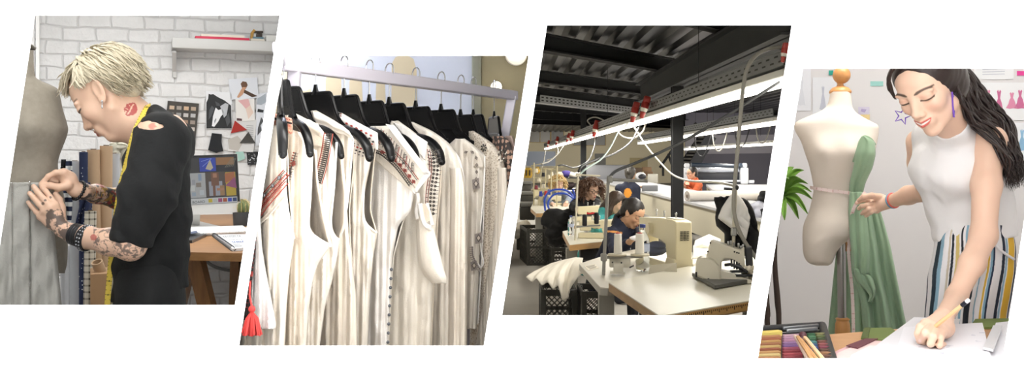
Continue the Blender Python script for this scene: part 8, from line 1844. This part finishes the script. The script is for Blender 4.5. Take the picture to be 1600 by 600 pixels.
def doodle(mb, z):
 for i in range(16):
  x, y = rr4.uniform(1425, 1530), rr4.uniform(510, 556); sheetz(mb, [(x, y), (x + rr4.uniform(4, 14), y + rr4.uniform(-1, 1)), (x + rr4.uniform(4, 14), y + .6 + rr4.uniform(-1, 1)), (x, y + .7)], z, .0003, lgr)
paper([(1412, 512), (1535, 505), (1552, 572), (1392, 575)], ZT4 + .018, 'white sheet the woman is drawing on, under her hand', pp, doodle)
paper([(1540, 560), (1556, 505), (1576, 503), (1600, 505), (1600, 575), (1545, 575)], ZT4 + .012, 'white sheet at the right edge of the table')
mb = MB(); sheetz(mb, [(1536, 546), (1552, 512), (1566, 512), (1552, 550)], ZT4 + .022, .006, mat('frosted ruler', '#d9dade', .3)); tag(mb.build('ruler', None, smooth=False), 'frosted ruler between the drawing sheets on the right', 'ruler')
# ------------------------------------------------------------------ the drawing woman
VW = VP(1500, 300, 2.85); N4 = lambda x, y, o=0: VW.pt(x, y, o); mw = VW.m
wo = thing('person', 'smiling woman with long wavy dark hair in a white sleeveless top drawing at the table', 'person', (VW.pt(1515, 300).x, VW.pt(1515, 300).y, 0))
SK4 = '#e9c4ac'; H4 = .222
up4 = (Vector((0, 0, 1)) * .97 - VW.r * .16).normalized()
fh4 = (VW.n * math.cos(math.radians(31)) - VW.r * math.sin(math.radians(31))); f4 = (fh4 * math.cos(math.radians(30)) - Vector((0, 0, 1)) * math.sin(math.radians(30)) + VW.r * .06).normalized()
O4, R4 = hframe(N4(1453, 138, .26), f4, up4)
S = SDF(.0017); head(S, O4, R4, H4, fem=1, smile=1, nose=.95, ears=0)
S.cone(N4(1476, 172, .22), N4(1494, 214, .09), .046, .050, .025)
V1, Q1 = S.mesh(); c1 = np.tile(np.array(lin(SK4)), (len(V1), 1)); c1 = face_paint(c1, local(V1, O4, R4, H4), '#cf5650', '#33231d', fem=1, smile=1, browf=.9, gape=.010)
S = SDF(.0026)
# near arm with the drawing hand
sh = N4(1545, 222, .10); el = N4(1537, 368, .22); hw = onz(1474, 497, ZT4 + .065)
S.ell(np.array(N4(1545, 222, .08)), (.05, .05, .05), None, .03); S.chain([sh, N4(1541, 290, .16), el], [.041, .0375, .0325], .02); S.chain([el, N4(1519, 412, .30), N4(1494, 464, .38), hw], [.0335, .031, .0245, .021], .02)
Z = lambda x, y, h=.02: onz(x, y, ZT4 + h)
hand(S, hw, [Z(1447, 507, .062), Z(1455, 511, .058), Z(1465, 515, .052), Z(1474, 518, .046)],
     [[Z(1438, 511, .060), Z(1434.5, 522, .045), Z(1437, 533, .028)], [Z(1446, 520, .056), Z(1441, 530, .036), Z(1446, 536, .022)], [Z(1458, 526, .048), Z(1454, 537, .032), Z(1462, 537, .020)], [Z(1470, 528, .042), Z(1468, 540, .028), Z(1475, 538, .020)]],
     [Z(1466, 502, .050), Z(1456, 514, .052), Z(1447, 521, .048), Z(1440, 527, .040)], rw=.024, rk=.0125, rf=.0098)
S.ell(np.array(Z(1468, 513, .045)), (.034, .034, .026), None, .014)
# far arm reaching for the cloth
sh2 = N4(1437, 222, -.02); el2 = N4(1452, 298, -.12); w2 = P(1391, 315, 3.22)
S.chain([sh2, N4(1440, 255, -.06), el2], [.040, .038, .034], .02); S.chain([el2, P(1420, 305, 3.14), w2], [.033, .028, .021], .02)
p3 = lambda x, y, Y: P(x, y, Y)
hand(S, w2, [p3(1367, 313, 3.27), p3(1366, 318, 3.25), p3(1367, 323, 3.24), p3(1369, 328, 3.24)],
     [[p3(1357, 313, 3.26), p3(1348, 313, 3.27), p3(1339, 317, 3.28)], [p3(1356, 320, 3.22), p3(1347, 322, 3.23), p3(1342, 326, 3.26)], [p3(1358, 327, 3.21), p3(1350, 331, 3.23), p3(1347, 334, 3.26)], [p3(1361, 332, 3.21), p3(1355, 336, 3.23), p3(1353, 338, 3.26)]],
     [p3(1377, 309, 3.24), p3(1362, 306, 3.22), p3(1350, 308, 3.23), p3(1342, 313, 3.25)], rw=.021, rk=.0112, rf=.0088)
S.ell(np.array(p3(1377, 319, 3.24)), (.026, .026, .016), None, .012)
V2, Q2 = S.mesh(); c2 = np.tile(np.array(lin(SK4)), (len(V2), 1)); px, py = proj(V2)
for x, y in ((1437, 533), (1340, 316)): c2 = blend(c2, (np.hypot(px - x, py - y) < 2.6) * 1.0, '#f1cfc4', .8)
S = SDF(.012)
for o in (.055, -.055): S.chain([N4(1515, 420, o), N4(1512, 640, o), N4(1520, 1010, o)], [.055, .05, .04], .02); S.cone(N4(1520, 1040, o), N4(1500, 1052, o + .1), .035, .028, .02)
V3, Q3 = S.mesh(); c3 = np.tile(np.array(lin(SK4)), (len(V3), 1))
V, Q = join_np([(V1, Q1), (V2, Q2), (V3, Q3)]); np_obj('body', V, Q, mat('fair skin', vcol=True, rough=.45, bump=.04, bscale=200, bdist=.001, **{'Subsurface Weight': .08, 'Subsurface Radius': (.012, .005, .003), 'Subsurface Scale': .6}), wo, np.concatenate([c1, c2, c3]))
# top
kn = NT('white ribbed knit'); v_ = kn.coord(); wv = kn.add('ShaderNodeTexWave', wave_type='BANDS', bands_direction='X'); kn.link(v_, wv.inputs[0]); wv.inputs['Scale'].default_value = 70; kn.bump(kn.math('ADD', kn.math('MULTIPLY', wv.outputs['Fac'], .12), kn.math('MULTIPLY', kn.noise(v_, 18, 4), 3.0)), .12, .004); M_kn = kn.set(lin('#f0eff0'), .85)
S = SDF(.0045)
def rcone(a, b, ra, rb, k=.03, f=1.3): S.cone(a, b, ra, rb, k, sq=(VW.r, f))
rcone(N4(1498, 226, .02), N4(1500, 262, .03), .088, .100, .03, 1.34); rcone(N4(1500, 262, .03), N4(1513, 318, .0), .098, .090, .03, 1.25); rcone(N4(1513, 318, 0), N4(1522, 365, .0), .090, .094, .03, 1.22)
S.ell(np.array(N4(1467, 262, .075)), (.058, .055, .06), None, .05); S.ell(np.array(N4(1503, 268, .10)), (.058, .055, .06), None, .05)
S.ell(np.array(N4(1538, 214, .02)), (.045, .05, .04), None, .05); S.ell(np.array(N4(1452, 212, -.01)), (.04, .05, .035), None, .05)
S.cone(N4(1481, 190, .165), N4(1495, 216, .07), .055, .068, .03); S.cone(N4(1468, 165, .24), N4(1479, 186, .18), .052, .051, .004, '-'); S.half(N4(1481, 190, .165), (np.array(N4(1476, 172, .22)) - np.array(N4(1494, 214, .09))))
S.cone(N4(1549, 205, .16), N4(1546, 262, .22), .052, .058, .01, '-') ; S.half(N4(1522, 374), (VW.r.x * .12, VW.r.y * .12, -1))
V, Q = S.mesh(lambda X, Y, Z: .004 * vnoise(X * 18 + Z * 10, Y * 14, Z * 22) + .003 * vnoise(X * 40, Y * 40, Z * 16), 2); np_obj('sleeveless_top', V, Q, M_kn, wo)
mb = MB(); mb.tube([N4(*q) for q in ((1529, 206, .085), (1521, 226, .125), (1518, 248, .135), (1521, 268, .125))], .005, 8, sm=5); mb.tube([N4(*q) for q in ((1552, 203, .03), (1568, 214, .03), (1574, 240, .02), (1573, 270, .03))], .0055, 8, sm=5); mb.build('armhole_binding', M_kn, wo)
# striped trousers
rows_t = [(352, 1466, 1582, .095), (366, 1461, 1584, .10), (385, 1459, 1587, .115), (408, 1455, 1588, .128), (428, 1450, 1588, .135), (460, 1447, 1582, .14), (498, 1444, 1575, .14), (560, 1443, 1574, .14), (760, 1462, 1566, .115), (1030, 1480, 1560, .10)]
sp = np.array(spline(rows_t, 10)); NU = 640; th = np.linspace(0, 2 * PI, NU, endpoint=False); Vt = []
for y, xl, xr, d in sp:
 for t in th:
  cs = math.cos(t); Vt.append(N4((xl + xr) / 2 + (xr - xl) / 2 * cs, y, d * math.sin(t) + .004 * math.sin(cs * 14 + y * .03) + .006 * math.exp(-((cs + .1) / .08) ** 2) * -1 * min(1, max(0, (y - 400) / 60))))
Vt = np.array(Vt); m = len(sp); q = [(i * NU + j, i * NU + (j + 1) % NU, (i + 1) * NU + (j + 1) % NU, (i + 1) * NU + j) for i in range(m - 1) for j in range(NU)]
sfrac = (np.cos(th) + 1) / 2; warp = np.tile(sfrac, m); yy = np.repeat(sp[:, 0], NU); back = np.tile(np.sin(th) < 0, m); warp = np.where(back, 1 - warp, warp) + .018 * np.sin(yy * .035 + warp * 5) * np.exp(-((yy - 400) / 60) ** 2)
ct_ = np.tile(np.array(lin('#eeedf0')), (len(Vt), 1))
for a, b, cc in ((.0, .012, '#2a3550'), (.055, .10, '#1f3140'), (.10, .14, '#8db3c9'), (.20, .225, '#c9bfae'), (.235, .262, '#1f2430'), (.285, .325, '#d9c27a'), (.345, .37, '#23262f'), (.40, .43, '#8db3c9'), (.46, .53, '#20242f'), (.575, .59, '#8db3c9'), (.65, .675, '#e0b84a'), (.685, .712, '#8db3c9'), (.712, .735, '#22304a'), (.825, .862, '#1f2638'), (.868, .892, '#8fb0c4'), (.902, .978, '#e6b93f'), (.984, 1.0, '#22304a')): ct_ = blend(ct_, ((warp >= a) & (warp < b)) * 1.0, cc, 1)
np_obj('striped_trousers', Vt, np.array(q), mat('striped cotton', vcol=True, rough=.85), wo, ct_)
mb = MB(); g = [N4(*z) for z in ((1549, 369, .105), (1556, 384, .115), (1570, 396, .105), (1584, 405, .06))]; mb.tube(g, .004, 7, sm=4); mb.build('pocket_seam', mat('trouser white', '#eeedf0', .85), wo)
# hair
hm4 = mat('dark brown hair', '#2a1d1a', .38, var=.35, vscale=50); mb = MB(); W_ = lambda p: np.array(O4 + R4 @ (Vector(p) * H4)); RM = np.array(R4); S = SDF(.0045)
S.ell(W_((-.08, 0, .20)), np.array((.45, .385, .385)) * H4, RM); S.ell(W_((-.26, 0, -.02)), np.array((.28, .34, .38)) * H4, RM, .03); S.ell(W_((.42, .0, -.10)), np.array((.47, .335, .50)) * H4, RM, .015, '-')
V, Q = S.mesh(lambda X, Y, Z: .0012 * vnoise(X * 120, Y * 120, Z * 40), 1); mb.add(V.tolist(), Q.tolist())
rnd = random.Random(31)
def strand(pts, r, wave, n=16):
 a, b, f = rnd.uniform(0, 6), rnd.uniform(0, 6), rnd.uniform(2.2, 3.4); q = spline(pts, n); L = len(q); out = []
 for i, (x, y, o) in enumerate(q): k = i / L; out.append(N4(x + wave * k ** .6 * math.sin(a + k * f * 6.28), y + wave * .3 * math.sin(b + k * 9), o + wave * .0016 * k ** .6 * math.sin(b + k * f * 6.28)))
 mb.tube(out, [r * (.75 + .3 * math.sin(PI * min(1, i / L * 1.1))) * (1 if i / L < .8 else max(.12, (1 - i / L) / .2)) for i in range(L)], 5)
for i in range(460):
 u, w = rnd.random(), rnd.gauss(0, .5); e = rnd.uniform(.7, 1.05)
 strand([(1452 + 34 * u, 88 + 10 * u, .30 - .05 * u), (1484 + 22 * u, 106 + 8 * (1 - u), .28 - .14 * u), (1494 + 34 * u, 146 - 14 * u, .24 - .2 * u + .03 * w), (1510 + 38 * u, 184 - 26 * u, .18 - .2 * u + .04 * w), (1540 + 30 * u, 210 - 26 * u, .13 - .18 * u + .05 * w), (1570 + 16 * u, 250 - 22 * u, .12 - .14 * u + .05 * w), (1577 + 18 * u + 4 * w, 196 + 98 * e - 8 * u, .10 - .1 * u + .05 * w)], rnd.uniform(.0028, .0055), rnd.uniform(5, 10))
for i in range(70):
 u = rnd.random(); strand([(1440 - 8 * u, 92, .33), (1412 - 10 * u, 94 + 4 * u, .35), (1392 - 2 * u, 112 + 6 * u, .33), (1388 + 3 * u, 134, .31), (1396 + 4 * u, 152 + 4 * u, .29)], rnd.uniform(.0025, .0045), 1.2)
for i in range(90):
 u = rnd.random(); strand([(1440 + 6 * u, 91, .34), (1460 + 6 * u, 92 + 4 * u, .34), (1478 + 4 * u, 106 + 5 * u, .31), (1488 + 3 * u, 128, .28), (1494 + 4 * u, 150, .22)], rnd.uniform(.0028, .0045), 1.0)
mb.build('hair', hm4, wo, ang=80)
# eyes, earrings, wristbands
vio = mat('violet enamel', '#7a55c9', .3)
mb = MB(); c = N4(1410, 181, .24); star = [c + VW.r * (12 * mw * (1 if k % 2 == 0 else .42) * math.sin(k * PI / 5 + .3)) + Vector((0, 0, 13 * mw * (1 if k % 2 == 0 else .42) * math.cos(k * PI / 5 + .3))) for k in range(10)]
mb.tube(star + star[:2], .0022, 8); mb.tube([c + Vector((0, 0, 13 * mw)), N4(1407, 160, .25)], .001, 5); mb.build('star_earring', vio, wo, 'violet star outline earring')
mb = MB(); c = N4(1489, 163, .235); mb.tube([N4(1487.5, 144, .29), N4(1488.5, 165, .29), N4(1490.5, 183, .285)], .0032, 8, flat=(.6, 1.4)); mb.tube([N4(1487.5, 144, .29), N4(1491.5, 160, .27), N4(1490.5, 183, .285)], .0022, 8); mb.build('star_earring', vio, wo, 'violet star earring seen edge-on')
ax = (Vector(w2) - P(1420, 305, 3.14)).normalized(); x_ = ax.orthogonal().normalized(); y_ = ax.cross(x_)
for k, cc in ((0, '#e8746a'), (1, '#6fa9c9')): mb = MB(); c = Vector(w2) - ax * (.016 - .007 * k); ring = [c + (x_ * math.cos(t) + y_ * math.sin(t)) * .0245 for t in np.linspace(0, 2 * PI, 25)]; mb.tube(ring, .0028, 8, False); mb.build('wristband', mat('wristband ' + cc, cc, .6), wo)
tip = onz(1431, 534, ZT4 + .0205); endp = P(1514, 468.5, 2.13); d = (endp - tip).normalized(); pencil(tip, tip + d * .205 if False else endp, .0046, 'pale wooden pencil with a white eraser in the woman\'s hand', '#e3bf8f', None, True)
